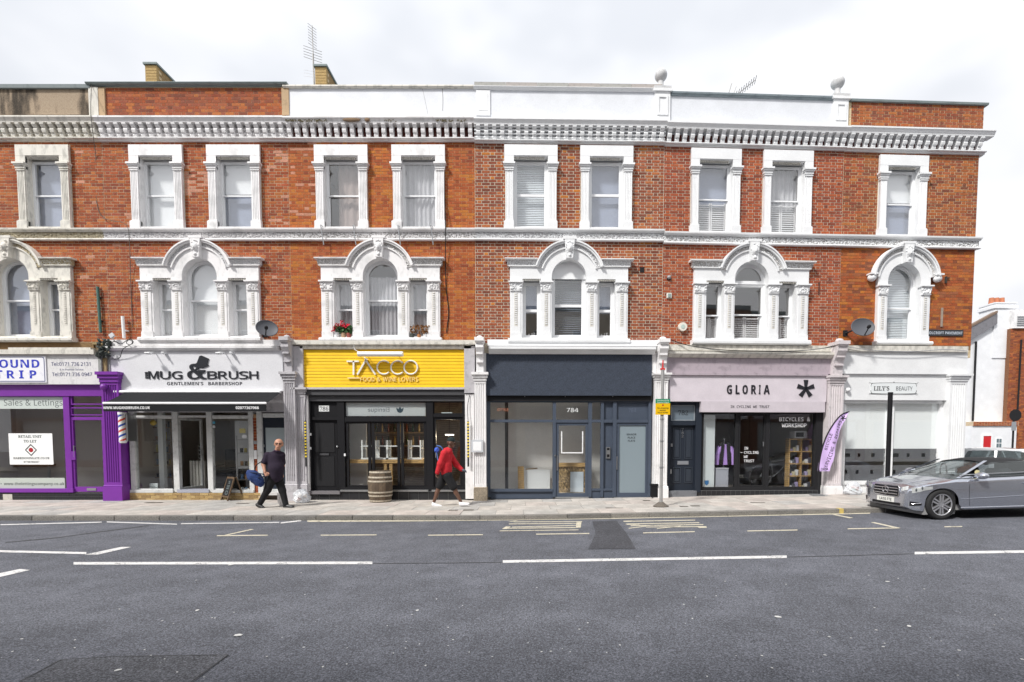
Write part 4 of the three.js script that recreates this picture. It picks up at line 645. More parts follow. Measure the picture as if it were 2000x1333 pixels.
function handle(parent, u, v, w, len = 0.3) { return mesh('handle', [bar(V(u, v - len / 2, w + 0.05), V(u, v + len / 2, w + 0.05), 0.012), bar(V(u, v - len / 2 + 0.02, w), V(u, v - len / 2 + 0.02, w + 0.05), 0.008), bar(V(u, v + len / 2 - 0.02, w), V(u, v + len / 2 - 0.02, w + 0.05), 0.008)], mat.steel, parent); }

// ---- letting shop (purple)
{
  const h = H[0], pur = mat.purple, G = -0.06;
  mesh('bare_strip', h.box(-130, 669, 182, 684, 0.06, 0.25), M(0.26, 0.16, 0.07, { map: T_grime, mapM: 0.5, bump: T_bump, bumpM: 0.3, bs: 0.01, roughness: 0.95 }), h.g);
  mesh('shop_cornice', [h.box(-130, 683, 182, 692, 0.2, 0.35), h.box(15, 679, 176, 683.5, 0.17, 0.2)], mat.whiteDirty, h.g);
  const fas = mesh('fascia', h.box(-130, 692, 193, 751, 0.12, 0.25), M(0.74, 0.74, 0.75, { map: T_grime, mapM: 1.1, roughness: 0.55 }), h.g);
  mesh('logo_board', h.box(-130, 695.5, 89, 747.5, 0.145, 0.02), M(0.80, 0.80, 0.84, { roughness: 0.4 }), fas);
  print(h, -62, 697, 87, 746, 0.148, 1024, 336, (x) => { x.strokeStyle = '#16206e'; x.lineWidth = 9; x.beginPath(); x.moveTo(-20, 6); x.lineTo(985, 6); x.quadraticCurveTo(1015, 6, 1017, 40); x.lineTo(1017, 330); x.lineTo(-20, 330); x.stroke(); const L = ['R', 'O', 'U', 'N', 'D'], q = ['T', 'R', 'I', 'P']; L.forEach((c, i) => { txt(x, c, 330 + i * 142, 96, 150, '#1b2fb5', { sx: 1.25 }); }); q.forEach((c, i) => txt(x, c, 400 + i * 152, 240, 150, '#1b2fb5', { sx: 1.3 })); x.fillStyle = '#e9e9f4'; for (let i = 0; i < 9; i++) { x.save(); x.translate(300 + i * 85, i % 2 ? 95 : 235); x.rotate(0.7); for (let k = 0; k < 3; k++) x.fillRect(-34, -14 + k * 11, 60, 4); x.restore(); } }, fas, 'lettering');
  print(h, 98, 703, 180, 740, 0.124, 768, 346, (x) => { txt(x, 'Tel:0171 736 2131', 384, 80, 92, '#2a2f6d', { style: '', sx: 0.98 }); txt(x, '& in Premier Service', 384, 180, 48, '#555a80', { style: '' }); txt(x, 'Tel:0171 736 0947', 392, 268, 92, '#2a2f6d', { style: '', sx: 0.98 }); }, fas);
  mesh('transom', [h.box(-130, 751.5, 204, 774, 0.02, 0.16), h.box(126, 774, 137.5, 962, 0.0, 0.14), h.box(-130, 955, 142, 962.5, 0.03, 0.16)], pur, h.g);
  const w1 = light(h, 'shop_window', -130, 774, 127, 956, G, pur, { t: 0.02 });
  print(h, -130, 775, 126, 799, G + 0.004, 1024, 96, (x) => { x.fillStyle = 'rgba(200,210,205,0.92)'; x.fillRect(0, 0, 1024, 96); txt(x, 'Sales & Lettings', 776, 48, 66, '#5c6262', { style: '', al: 'center' }); }, w1, 'frosted_strip');
  print(h, -130, 934, 126, 955, G + 0.004, 1024, 84, (x) => { x.fillStyle = 'rgba(190,198,190,0.9)'; x.fillRect(0, 0, 1024, 84); txt(x, '0171 736 2131  •  www.thelettingscompany.co.uk', 660, 46, 31, '#3c4240'); }, w1, 'frosted_strip');
  light(h, 'transom_light', 137, 771, 203, 791, G, pur, { t: 0.03 }); light(h, 'transom_light', 137, 796, 203, 812, G, pur, { t: 0.03 });
  const d = light(h, 'door', 138, 815, 206, 961, G, pur, { t: 0.08, tb: 0.13 }); handle(d, h.P(143, 880)[0], h.P(143, 882)[1], G, 0.3); mesh('lock', [h.box(138, 882, 146, 899, G + 0.06, 0.04)], pur, d); mesh('letter_plate', h.box(169, 954, 187, 959, G + 0.045, 0.02), mat.steel, d);
  tiles(h, -130, 963.5, 205, 24, 2, 0.0); mesh('plinth_patch', h.box(5, 966, 23, 979, 0.012, 0.02), M(0.55, 0.54, 0.48, { map: T_grime, mapM: 0.2, roughness: 0.8 }), h.g);
  pilaster(h, 'pilaster', 200.5, 234, 727, 747, 948, 0.2, pur, 6); mesh('knob', new THREE.SphereGeometry(0.085, 14, 10).translate(h.P(200, 756, 0.3)[0], h.P(200, 756, 0.3)[1], 0.26), pur, h.g);
  { const o = tag(mesh('to_let_poster', h.box(17, 847, 102.5, 908, G + 0.014, 0.004), M(0.85, 0.86, 0.85, { roughness: 0.5 })), 'white retail unit to let poster in the purple shop window', 'poster'); o.position.copy(h.o); print(h, 17, 847, 102.5, 908, G + 0.017, 820, 586, (x) => { txt(x, 'RETAIL UNIT', 400, 60, 66, '#3a4a48', { fam: 'serif' }); txt(x, 'TO LET', 400, 148, 66, '#3a4a48', { fam: 'serif' }); x.save(); x.translate(408, 312); x.rotate(Math.PI / 4); x.lineWidth = 16; x.strokeStyle = '#26302f'; x.strokeRect(-72, -72, 144, 144); x.restore(); x.fillStyle = '#a3121f'; x.beginPath(); x.arc(408, 312, 42, 0, 7); x.fill(); txt(x, 'HARRISONINGATE.CO.UK', 410, 466, 52, '#26302f', { fam: 'serif' }); txt(x, '07768 064327', 410, 536, 46, '#26302f', { fam: 'serif' }); }, o); }
}
// ---- barber shop
const paleWood = M(0.62, 0.62, 0.62, { map: T_grime, mapM: 0.5, roughness: 0.6 });
{
  const h = H[1], G = -0.10, fr = M(0.66, 0.68, 0.68, { map: T_grime, mapM: 0.6, roughness: 0.5 });
  mesh('shop_cornice', [h.box(205, 664, 552, 676, 0.14, 0.3), prof([[-0.1, h.P(380, 684, 0.2)[1]], [0.16, h.P(380, 684, 0.2)[1]], [0.2, h.P(380, 680, 0.2)[1]], [0.2, h.P(380, 676.5, 0.2)[1]], [-0.1, h.P(380, 676.5, 0.2)[1]]], 0.0, h.L - 0.3)], mat.white, h.g);
  const fas = mesh('fascia', h.box(214, 685, 552, 764, 0.1, 0.25), mat.greySign, h.g), ink = M(0.012, 0.014, 0.02, { roughness: 0.4 });
  const put = (g, x0, y1, w, nm = 'letter', mm = ink) => { const [u, v] = h.P(x0, y1, w); return mesh(nm, g.translate(u, v, w), mm, fas); };
  const size = (x0, y0, x1, y1, w = 0.12) => { const [a, b, c, d] = h.rect(x0, y0, x1, y1, w); return [b - a, d - c]; };
  for (const [s, x0, x1] of [['M', 290, 310], ['U', 313, 333], ['G', 336, 356], ['B', 405, 424], ['R', 426, 444], ['U', 447, 465], ['S', 467, 485], ['H', 487, 504.5]]) put(letters(s, 'sans_regular', ...size(x0, 725.5, x1, 740.5), 0.018), x0, 740.5, 0.105);
  put(letters('&', 'serif_bold', ...size(366, 711, 403, 741), 0.018), 366, 741, 0.105); put(letters('THE', 'sans_bold', ...size(283, 727, 288.5, 740), 0.01), 283, 740, 0.105);
  { const [u, v] = h.P(378, 718, 0.11), s = 30 * 13.4 / 1000; put(extr([[0, 0.11], [0.3, 0.02], [0.62, 0.0], [0.95, 0.14], [0.98, 0.2], [0.88, 0.2], [1.0, 0.62], [0.55, 0.83], [0.42, 0.8], [0.22, 0.32], [0.03, 0.24]].map(([a, b]) => [a * s, b * s * 0.95]), 0.02), 378, 719, 0.105, 'hat_emblem'); put(extr([[0, 0.2], [0.2, 0.05], [0.3, 0.2], [0.5, 0.12], [0.62, 0.3], [0.45, 0.36], [0.3, 0.3], [0.15, 0.38]].map(([a, b]) => [a * 0.36, b * 0.3]), 0.018), 384, 732, 0.108, 'moustache_emblem'); }
  print(h, 318, 744, 480, 755.5, 0.104, 1280, 92, (x) => txt(x, "GENTLEMEN'S   BARBERSHOP", 640, 46, 72, '#2e2f38', { sx: 1.17 }), fas);
  // spotlights on short arms
  for (const x of [292, 430]) { const [u, v] = h.P(x, 693, 0.3); const s = mesh('spotlight', [bar(V(u, v + 0.09, 0.1), V(u, v + 0.05, 0.36), 0.012), rb(0.13, 0.035, 0.1, u, v + 0.03, 0.36, 0.01), bx(0.1, 0.02, 0.06, u, v, 0.36)], mat.upvc, fas); }
  for (const x of [320, 452]) { const [u, v] = h.P(x, 690, 0.15); mesh('bullet_camera', [bx(0.06, 0.05, 0.12, u, v, 0.15), bar(V(u, v, 0.2), V(u + 0.02, v - 0.02, 0.28), 0.02)], mat.upvc, fas); }
  // front: white posts, two windows, open doorway, brick pier, side door
  const bar1 = mesh('shopfront_frame', [h.box(253, 805, 263, 962, G + 0.06, 0.12), h.box(337, 805, 348, 962, G + 0.06, 0.12), h.box(404, 805, 414, 962, G + 0.06, 0.12), h.box(485.5, 800, 494.5, 962, G + 0.06, 0.12), h.box(263, 812, 337, 816, G + 0.055, 0.1), h.box(348, 812, 404, 816, G + 0.055, 0.1), h.box(414, 812, 485.5, 816, G + 0.055, 0.1), h.box(253, 957.5, 337, 963, G + 0.1, 0.2), h.box(414, 957.5, 494.5, 963, G + 0.1, 0.2), h.box(502, 800, 512, 968, G + 0.05, 0.12), h.box(512, 808, 556, 816, G + 0.05, 0.1)], fr, h.g);
  mesh('soffit_board', [h.box(230, 764, 556, 806, G + 0.02, 0.1)], mat.greyPaint, h.g);
  for (const [a, b] of [[263, 337], [414, 485.5]]) { const w = mesh('shop_window', h.box(a, 816, b, 957.5, G, 0.006), mat.shopGlass, h.g); mesh('beading', [h.box(a, 816, b, 818.5, G + 0.02, 0.02), h.box(a, 955, b, 957.5, G + 0.02, 0.02)], fr, w); }
  { const p = h.P(348, 890, G)[0], v0 = h.P(370, 962, G)[1], v1 = h.P(370, 816, G)[1]; const d = mesh('open_door', [ub(0, 0.05, v0, v1, -0.045, 0), ub(0.72, 0.78, v0, v1, -0.045, 0), ub(0.05, 0.72, v1 - 0.07, v1, -0.045, -0.002), ub(0.05, 0.72, v0, v0 + 0.12, -0.045, -0.002)], fr, h.g); mesh('pane', ub(0.05, 0.72, v0 + 0.12, v1 - 0.07, -0.026, -0.02), mat.shopGlass, d); mesh('handle', bar(V(0.68, v0 + 0.95, 0.02), V(0.68, v0 + 1.15, 0.02), 0.012), mat.steel, d); d.position.set(p, 0, G - 0.02); d.rotation.y = 1.35; }
  { const [a, b, c, d] = h.rect(494.5, 810, 502, 966, G + 0.03), bl = []; const p = mesh('brick_pier', ub(a, b, h.pave(a) - 0.05, d, G - 0.2, G + 0.02), MORT.thin, h.g); for (let k = 0; k < 27; k++) mesh('brick', ub(a + 0.006, b - 0.006, c + k * 0.075 + 0.01, c + k * 0.075 + 0.072, G, G + 0.032), PALM.red[k % 8], p); mesh('entry_panel', h.box(494, 862, 502.5, 868, G + 0.05, 0.02), mat.steel, p); mesh('notice', h.box(495.5, 880, 501, 897, G + 0.05, 0.01), mat.upvc, p); }
  { const d = mesh('side_door', h.box(512, 816, 558, 962, G - 0.02, 0.06), mat.navyDoor, h.g); mesh('pane', h.box(519, 836, 556, 902, G - 0.012, 0.006), M(0.36, 0.42, 0.44, { roughness: 0.25 }), d); mesh('lock', h.box(513.5, 869, 516, 874, G, 0.02), mat.steel, d); mesh('doorstep', h.box(508, 962.5, 562, 968, G + 0.15, 0.3), paleWood, d); mesh('kick_board', h.box(512, 956, 558, 962, G + 0.02, 0.04), fr, d); }
  { // stall riser of yellow-orange brick
    const [a, b, , d] = h.rect(250, 963.5, 512, 975, 0.0), f = h.pave((a + b) / 2) - 0.02, p = mesh('stall_riser', ub(a, b, f - 0.1, d, -0.2, -0.006), MORT.buff, h.g), n = 15, rows = 3; for (let r = 0; r < rows; r++) for (let k = 0; k < n; k++) { const s = (b - a) / n, t = (d - f) / rows; mesh('brick', ub(a + s * k + 0.006 - (r % 2) * s / 2 + (k === 0 ? (r % 2) * s / 2 : 0), a + s * (k + 1) - 0.006 - (r % 2) * s / 2, f + t * r + 0.005, f + t * (r + 1) - 0.005, -0.02, 0.004 * (k % 3)), PALM.stock[(k * 3 + r) % 4], p); } mesh('threshold', h.box(345, 957, 407, 963, G + 0.1, 0.3), M(0.35, 0.36, 0.42, { roughness: 0.6 }), p); }
  pilaster(h, 'pilaster', 555, 577, 727, 743, 946, 0.2, mat.greyPaint, 5, { console: true }); pilaster(h, 'pilaster', 577.5, 597, 758, 770, 946, 0.1, mat.greyPaint, 4);
  // awning
  const aw = thing('awning', 'black folding arm awning with white bars over the barber shop front', 'awning', h.o.toArray(), h.th);
  const [ua, va] = h.P(222, 766, 0.14), [ub1] = h.P(549, 766, 0.14), out = 0.86, [uc, vF] = h.P(200, 788, out), [ud] = h.P(520.5, 788, out), x0 = Math.max(ua, uc) - 0.02, x1 = Math.min(ub1, ud) + 0.02;
  const cloth = M(0.016, 0.017, 0.019, { roughness: 0.85, specularIntensity: 0.35, map: T_soft, mapM: 0.5 });
  { const n = 24, pos = [], idx = []; for (let j = 0; j <= 6; j++) for (let i = 0; i <= n; i++) { const t = j / 6, s = i / n; pos.push(uc + (ud - uc) * s, va - 0.01 + (vF - va + 0.02) * t - 0.02 * Math.sin(Math.PI * t), 0.15 + (out - 0.16) * t); } for (let j = 0; j < 6; j++) for (let i = 0; i < n; i++) { const a = j * (n + 1) + i; idx.push(a, a + n + 1, a + 1, a + 1, a + n + 1, a + n + 2); } const g = new THREE.BufferGeometry(); g.setAttribute('position', new THREE.Float32BufferAttribute(pos, 3)); g.setIndex(idx); g.computeVertexNormals(); mesh('canopy', g, cloth, aw); }
  mesh('cassette', rb(ub1 - ua, 0.07, 0.09, (ua + ub1) / 2, va + 0.005, 0.145, 0.03), mat.upvc, aw); mesh('front_bar', rb(ud - uc, 0.055, 0.05, (uc + ud) / 2, vF, out, 0.02), mat.upvc, aw);
  const [, vv] = h.P(360, 804, out); const val = mesh('valance', bx(ud - uc - 0.02, vF - vv - 0.03, 0.006, (uc + ud) / 2, (vF + vv) / 2 - 0.015, out), cloth, aw);
  { const a = h.rect(200, 792, 293, 802, out + 0.006), b = h.rect(455, 792, 510, 802, out + 0.006); for (const [q, s, cw] of [[a, 'www.mugandbrush.co.uk', 1], [b, '02077367066', 0]]) { const m = mesh('lettering', new THREE.PlaneGeometry(q[1] - q[0], q[3] - q[2]).translate((q[0] + q[1]) / 2, (q[2] + q[3]) / 2, out + 0.006), printMat(cw ? 1024 : 512, 96, (x, w, hh) => txt(x, cw ? 'WWW.MUGANDBRUSH.CO.UK' : s, w / 2, hh / 2, cw ? 70 : 70, '#e8e8ea', { sx: cw ? 1.02 : 1.0 })), val, true); } }
  for (const s of [0.12, 0.88]) { const u = uc + (ud - uc) * s, k = u + (s < 0.5 ? 0.35 : -0.35); mesh('folding_arm', [bar(V(u, va - 0.12, 0.12), V(k, (va + vF) / 2 - 0.1, 0.45), 0.02), bar(V(k, (va + vF) / 2 - 0.1, 0.45), V(u, vF - 0.02, out), 0.018)], mat.upvc, aw); }
  // barber pole
  const bp = thing('barber_pole', 'red white and blue striped barber pole on the purple pilaster', 'barber pole', h.o.toArray(), h.th); { const [u, t] = h.P(240, 806, 0.3), [, b] = h.P(240, 866, 0.3), R = 0.085; mesh('striped_drum', (() => { const g = new THREE.CylinderGeometry(R, R, t - b - 0.12, 24, 1, true); return g.translate(u, (t + b) / 2, 0.34); })(), new THREE.MeshStandardMaterial({ roughness: 0.3, map: printTex(256, 512, (x) => { x.fillStyle = '#e9e7e4'; x.fillRect(0, 0, 256, 512); for (let k = -4; k < 9; k++) { x.fillStyle = k % 2 ? '#c8442c' : '#2b4fa8'; x.beginPath(); x.moveTo(0, k * 100); x.lineTo(256, k * 100 - 200); x.lineTo(256, k * 100 - 160); x.lineTo(0, k * 100 + 40); x.fill(); } }) }), bp, true); mesh('end_cap', [new THREE.CylinderGeometry(R * 1.1, R * 1.1, 0.06, 20).translate(u, t - 0.03, 0.34), new THREE.CylinderGeometry(R * 1.1, R * 0.8, 0.06, 20).translate(u, b + 0.03, 0.34)], mat.upvc, bp); mesh('wall_bracket', [bx(0.05, t - b - 0.1, 0.3, u + 0.11, (t + b) / 2, 0.2), bx(0.04, 0.04, 0.2, u + 0.02, t - 0.02, 0.22)], mat.steel, bp); }
}
// ---- restaurant (yellow slatted sign)
{
  const h = H[2], G = -0.10, blk = mat.black;
  mesh('shop_cornice', [h.box(560, 664.5, 935, 673, 0.2, 0.4), h.box(585, 673, 920, 681, 0.14, 0.3)], mat.whiteDirty, h.g);
  mesh('fascia_frame', [h.box(585, 676, 914, 682.5, 0.12, 0.2), h.box(573, 676, 591.5, 768, 0.14, 0.3), h.box(906.5, 676, 927, 768, 0.14, 0.3), h.box(588, 757, 912, 761, 0.13, 0.2)], mat.greyPaint, h.g);
  const fas = mesh('fascia', h.box(591, 682, 907, 758, 0.03, 0.1), M(0.20, 0.13, 0.005, { roughness: 0.9 }), h.g);
  { const [a, b, c, d] = h.rect(591.5, 682, 906.5, 757.5, 0.08), n = 12, s = (d - c) / n; for (let k = 0; k < n; k++) mesh('slat', extr([[0, 0.002], [0.034, 0.003], [0.040, s * 0.15], [0.037, s * 0.85], [0.031, s - 0.003], [0, s - 0.002]].map(([w, v]) => [-w, v]), b - a).rotateY(Math.PI / 2).translate(a, c + k * s, 0.035), mat.yellow, fas); }
  { // raised sign letters
    const wht = M(0.82, 0.80, 0.74, { roughness: 0.4 }), w = 0.085, sg = (pts, r = 0.02) => { const g = []; for (let k = 0; k + 1 < pts.length; k++) { const [a, b] = h.P(...pts[k], w), [c, d] = h.P(...pts[k + 1], w), L = Math.hypot(c - a, d - b); g.push(bx(L + r * 1.6, r * 2, 0.04).rotateZ(Math.atan2(d - b, c - a)).translate((a + c) / 2, (b + d) / 2, w + 0.02)); } return g; };
    mesh('letter', [...sg([[679, 706.5], [700, 706.5]]), ...sg([[691, 706.5], [691, 731.5]])], wht, fas); mesh('letter', [...sg([[699, 731.5], [716, 702]]), ...sg([[714, 703], [733, 731.5]]), ...sg([[712, 699], [718, 703]], 0.012)], wht, fas);
    const ringG = (cx, cy, r, a0, a1) => { const [u, v] = h.P(cx, cy, w), R = r * 13.4 / 1000; return new THREE.TorusGeometry(R, 0.021, 8, 28, a1 - a0).rotateZ(a0).scale(1, 1, 1.1).translate(u, v, w + 0.02); };
    mesh('letter', ringG(750, 718.5, 13, 0.75, 5.55), wht, fas); mesh('letter', ringG(777, 718.5, 13, 0.75, 5.55), wht, fas); mesh('letter', ringG(802.5, 718.5, 13, 0, 6.2832), wht, fas);
    mesh('letter', sg([[680, 739], [702, 739]], 0.006), wht, fas);
    const [a, b, c, d] = h.rect(704, 737, 817, 745.5, w); mesh('letter', letters('FOOD & WINE LOVERS', 'sans_regular', b - a, d - c, 0.02, 0.06).translate(a, c, w), M(0.90, 0.72, 0.28, { roughness: 0.4 }), fas);
    const fl = thing('sign_floodlight', 'white trough light above the yellow sign lettering', 'light fitting', h.o.toArray(), h.th); { const [p, q, r, s] = h.rect(699, 687, 787, 697, 0.3); mesh('trough', new THREE.CylinderGeometry(0.075, 0.075, q - p, 16, 1).rotateZ(Math.PI / 2).scale(1, (s - r) / 0.15, 1).translate((p + q) / 2, (r + s) / 2, 0.3), mat.upvc, fl); for (const t of [0.15, 0.85]) mesh('arm', bar(V(p + (q - p) * t, (r + s) / 2, 0.07), V(p + (q - p) * t, (r + s) / 2, 0.28), 0.012), mat.upvc, fl); }
  }
  mesh('shutter_box', [h.box(589, 761, 913, 772, 0.08, 0.3), h.box(603, 772, 909, 784, 0.0, 0.2)], mat.charcoal, h.g);
  // black timber front
  mesh('shopfront_frame', [h.box(603, 784, 608, 960, G + 0.07, 0.14), h.box(659, 784, 673, 960, G + 0.07, 0.14), h.box(833, 784, 846, 960, G + 0.07, 0.14), h.box(904, 784, 912, 960, G + 0.07, 0.14), h.box(608, 815, 659, 821, G + 0.065, 0.12), h.box(673, 815, 833, 824, G + 0.065, 0.12), h.box(846, 809, 904, 815, G + 0.065, 0.12), h.box(673, 952, 912, 960, G + 0.075, 0.16)], blk, h.g);
  const np = mesh('transom_panel', h.box(608, 784, 659, 815, G + 0.02, 0.04), blk, h.g); print(h, 622, 792, 643, 805, G + 0.023, 256, 150, (x) => { x.fillStyle = '#d7d9d9'; x.fillRect(6, 8, 244, 134); txt(x, '786', 128, 78, 128, '#15161a', { fam: 'serif' }); }, np, 'number_plate');
  { const d = mesh('door', [h.box(608, 821, 659, 960, G, 0.06)], blk, h.g); for (const [y0, y1] of [[826, 884], [892, 950]]) mesh('panel', h.box(614, y0, 653, y1, G + 0.012, 0.014), mat.blackMatt, d); mesh('letter_plate', h.box(624, 886, 642, 890, G + 0.02, 0.02), mat.charcoal, d); mesh('knob', new THREE.SphereGeometry(0.028, 10, 8).translate(...h.P(659.5, 873, G + 0.04), G + 0.08), mat.steel, d); for (const [x, y] of [[606, 849], [606, 876], [673, 889]]) mesh('bell_push', h.box(x - 1.5, y - 2.5, x + 1.5, y + 2.5, G + 0.085, 0.02), mat.upvc, d); mesh('doorstep', h.box(604, 960, 663, 966, 0.06, 0.3), M(0.16, 0.15, 0.16, { roughness: 0.6 }), d); }
  const tl = light(h, 'transom_light', 673, 785, 833, 815, G, blk, { t: 0.02 }); print(h, 675, 787, 831, 813, G - 0.01, 1024, 172, (x) => { x.fillStyle = 'rgba(205,210,210,0.82)'; x.fillRect(0, 0, 1024, 172); x.save(); x.translate(1024, 0); x.scale(-1, 1); txt(x, 'Elenique', 600, 92, 74, '#3d464c', { style: '' }); x.restore(); x.fillStyle = '#27424f'; x.beginPath(); x.moveTo(650, 60); x.quadraticCurveTo(650, 130, 695, 132); x.quadraticCurveTo(742, 130, 742, 60); x.lineTo(718, 84); x.lineTo(696, 52); x.lineTo(674, 84); x.fill(); }, tl, 'frosted_strip');
  for (const [a, b] of [[676, 724], [726, 781], [783, 833]]) light(h, 'glazed_door', a, 824, b, 953, G, blk, { t: 0.07, tb: 0.06, tt: 0.05 });
  light(h, 'transom_light', 846, 785, 904, 809, G, blk, { t: 0.02 }); { const d = light(h, 'glazed_door', 846, 815, 904, 955, G, blk, { t: 0.075, tb: 0.1 }); handle(d, h.P(850, 880)[0], h.P(850, 885)[1], G, 0.25); mesh('notice', h.box(862, 806, 883, 813, G + 0.02, 0.005), M(0.45, 0.52, 0.52, {}), d); }
  tiles(h, 604, 960.5, 914, 16, 1, 0.0); mesh('threshold', [h.box(664, 957.5, 836, 961, 0.04, 0.2), h.box(843, 957.5, 914, 961, 0.04, 0.2)], mat.steel, h.g);
  pilaster(h, 'pilaster', 927, 949, 728, 744, 952, 0.2, mat.white, 5, { console: true, baseMat: mat.stone }); mesh('pilaster_backing', [h.box(908.5, 770, 926, 975, 0.1, 0.25), h.box(588, 770, 602, 975, 0.06, 0.2)], mat.white, h.g);
  // striped shutter straps on both jambs
  for (const [x, top] of [[595.5, 823], [914, 823]]) { const s = tag(group('shutter_strap'), x < 700 ? 'yellow and black striped strap hanging beside the black restaurant door' : 'yellow and black striped strap hanging beside the menu box pilaster', 'strap', 'striped straps at the restaurant front'); s.position.copy(h.o); s.rotation.y = h.th; const [u, t] = h.P(x, top, 0.19), b = h.P(x, 895, 0.19)[1], e = h.P(x, 912, 0.19)[1], n = 12; mesh('webbing', bx(0.045, t - e, 0.012, u, (t + e) / 2, 0.185), mat.blackMatt, s); mesh('stripes', Array.from({ length: n }, (_, k) => bx(0.047, (t - b) / n * 0.5, 0.014, u, t - (k + 0.5) * (t - b) / n, 0.186)), M(0.75, 0.55, 0.03, { roughness: 0.6 }), s); mesh('cord', tube([V(u, t, 0.185), V(u - 0.01, t + 0.4, 0.16), V(u + 0.04, h.P(x, 772, 0.1)[1], 0.12)], 0.008), mat.blackMatt, s); }
  { const o = thing('menu_box', 'white wall mounted menu case on the fluted pilaster beside the restaurant', 'menu case', h.o.toArray(), h.th); mesh('case', h.box(920.5, 859.5, 943, 884, 0.27, 0.07), M(0.55, 0.57, 0.6, { roughness: 0.4 }), o); mesh('window', h.box(924, 863.5, 940, 881, 0.275, 0.006), mat.upvc, o); }
}
// ---- empty shop (blank navy board)
{
  const h = H[3], G = -0.08, nv = mat.navy;
  mesh('shop_cornice', [h.box(952, 664, 1287, 676, 0.16, 0.3), prof([[-0.1, h.P(1110, 690, 0.3)[1]], [0.16, h.P(1110, 690, 0.3)[1]], [0.22, h.P(1110, 686, 0.3)[1]], [0.30, h.P(1110, 682, 0.3)[1]], [0.30, h.P(1110, 677, 0.3)[1]], [0.18, h.P(1110, 675.5, 0.3)[1]], [-0.1, h.P(1110, 675.5, 0.3)[1]]], 0.35, h.L - 0.22)], mat.whiteClean, h.g);
  for (const [a, b] of [[934, 950], [1273, 1282]]) mesh('fascia_jamb', h.box(a, 690, b, 728, 0.08, 0.2), mat.white, h.g);
  mesh('fascia', h.box(949.5, 691, 1273.5, 773, 0.10, 0.22), M(0.058, 0.077, 0.118, { map: T_speck, mapM: 0.5, bump: T_bump, bumpM: 0.7, bs: 0.003, roughness: 0.7 }), h.g);
  const sb = mesh('shutter_slot', h.box(951, 773, 1272, 784, 0.02, 0.2), mat.blackMatt, h.g); mesh('downlight', [1025, 1104, 1197].map((x) => new THREE.SphereGeometry(0.012, 8, 6).translate(...h.P(x, 775, 0.03), 0.03)), mat.steel, sb);
  mesh('shopfront_frame', [h.box(951, 783, 957.5, 972, G + 0.06, 0.12), h.box(1079.5, 783, 1086, 972, G + 0.06, 0.12), h.box(1149, 783, 1156, 972, G + 0.06, 0.12), h.box(1173.5, 783, 1179, 972, G + 0.06, 0.12), h.box(1197, 783, 1204, 972, G + 0.06, 0.12), h.box(1266, 783, 1272, 972, G + 0.06, 0.12), h.box(957.5, 820, 1079.5, 825.5, G + 0.055, 0.11), h.box(1086, 820, 1149, 826, G + 0.055, 0.11), h.box(1156, 820, 1173.5, 825.5, G + 0.055, 0.11), h.box(1179, 820, 1197, 826, G + 0.055, 0.11), h.box(1204, 820, 1266, 826, G + 0.055, 0.11), h.box(957.5, 783, 1266, 786.5, G + 0.05, 0.1), h.box(957.5, 956, 1079.5, 961, G + 0.08, 0.14), h.box(1156, 955, 1197, 959, G + 0.058, 0.1)], nv, h.g);
  for (const [a, b, y] of [[957.5, 1079.5, 961], [1156, 1173.5, 959], [1179, 1197, 959]]) mesh('stall_riser', h.box(a, y, b, 975, G + 0.03, 0.1), nv, h.g);
  for (const [a, b, y0, y1] of [[957.5, 1079.5, 786.5, 820], [1086, 1149, 786.5, 820], [1156, 1173.5, 786.5, 820], [957.5, 1079.5, 825.5, 956], [1156, 1173.5, 825.5, 955]]) { const w = mesh('shop_window', h.box(a, y0, b, y1, G, 0.006), mat.shopGlass, h.g); if (a === 1086) print(h, 1101, 795, 1135, 808, G + 0.004, 256, 98, (x) => txt(x, '784', 128, 50, 84, 'rgba(235,238,238,0.9)', { style: '', sx: 1.3 }), w); if (a === 957.5 && y0 < 800) print(h, 964, 796, 1000, 806, G + 0.004, 256, 72, (x) => txt(x, '07768', 128, 36, 60, 'rgba(190,120,90,0.5)'), w); }
  const d = light(h, 'glazed_door', 1086, 826, 1149, 972, G, nv, { t: 0.075, tb: 0.11 }); handle(d, h.P(1088.5, 900)[0], h.P(1088.5, 905)[1], G, 0.4); mesh('lock', [h.box(1083, 889, 1085.5, 892, G + 0.09, 0.03)], mat.steel, d); mesh('threshold', h.box(1085, 971.5, 1150, 974, 0.02, 0.2), mat.steel, d);
  mesh('tape_outline', [h.box(1096, 843, 1098, 886, G + 0.006, 0.004), h.box(1137, 843, 1139, 886, G + 0.006, 0.004), h.box(1098, 884, 1137, 886, G + 0.006, 0.004)], mat.upvc, d);
  const pn = mesh('intercom_panel', [h.box(1179, 786.5, 1197, 820, G - 0.01, 0.05), h.box(1179, 826, 1197, 955, G - 0.01, 0.05)], nv, h.g); mesh('intercom', h.box(1184, 874, 1192, 896, G + 0.03, 0.04), mat.steel, pn); mesh('camera_lens', [h.box(1185.5, 875.5, 1190.5, 880, G + 0.034, 0.01), h.box(1185.5, 888, 1190.5, 893.5, G + 0.034, 0.01)], mat.black, pn);
  mesh('transom_panel', h.box(1204, 786.5, 1266, 820, G + 0.0, 0.04), nv, h.g); print(h, 1222, 796, 1248, 808, G + 0.003, 256, 118, (x) => txt(x, '784', 128, 60, 96, 'rgba(95,105,125,0.9)', { style: '' }), null, 'lettering');
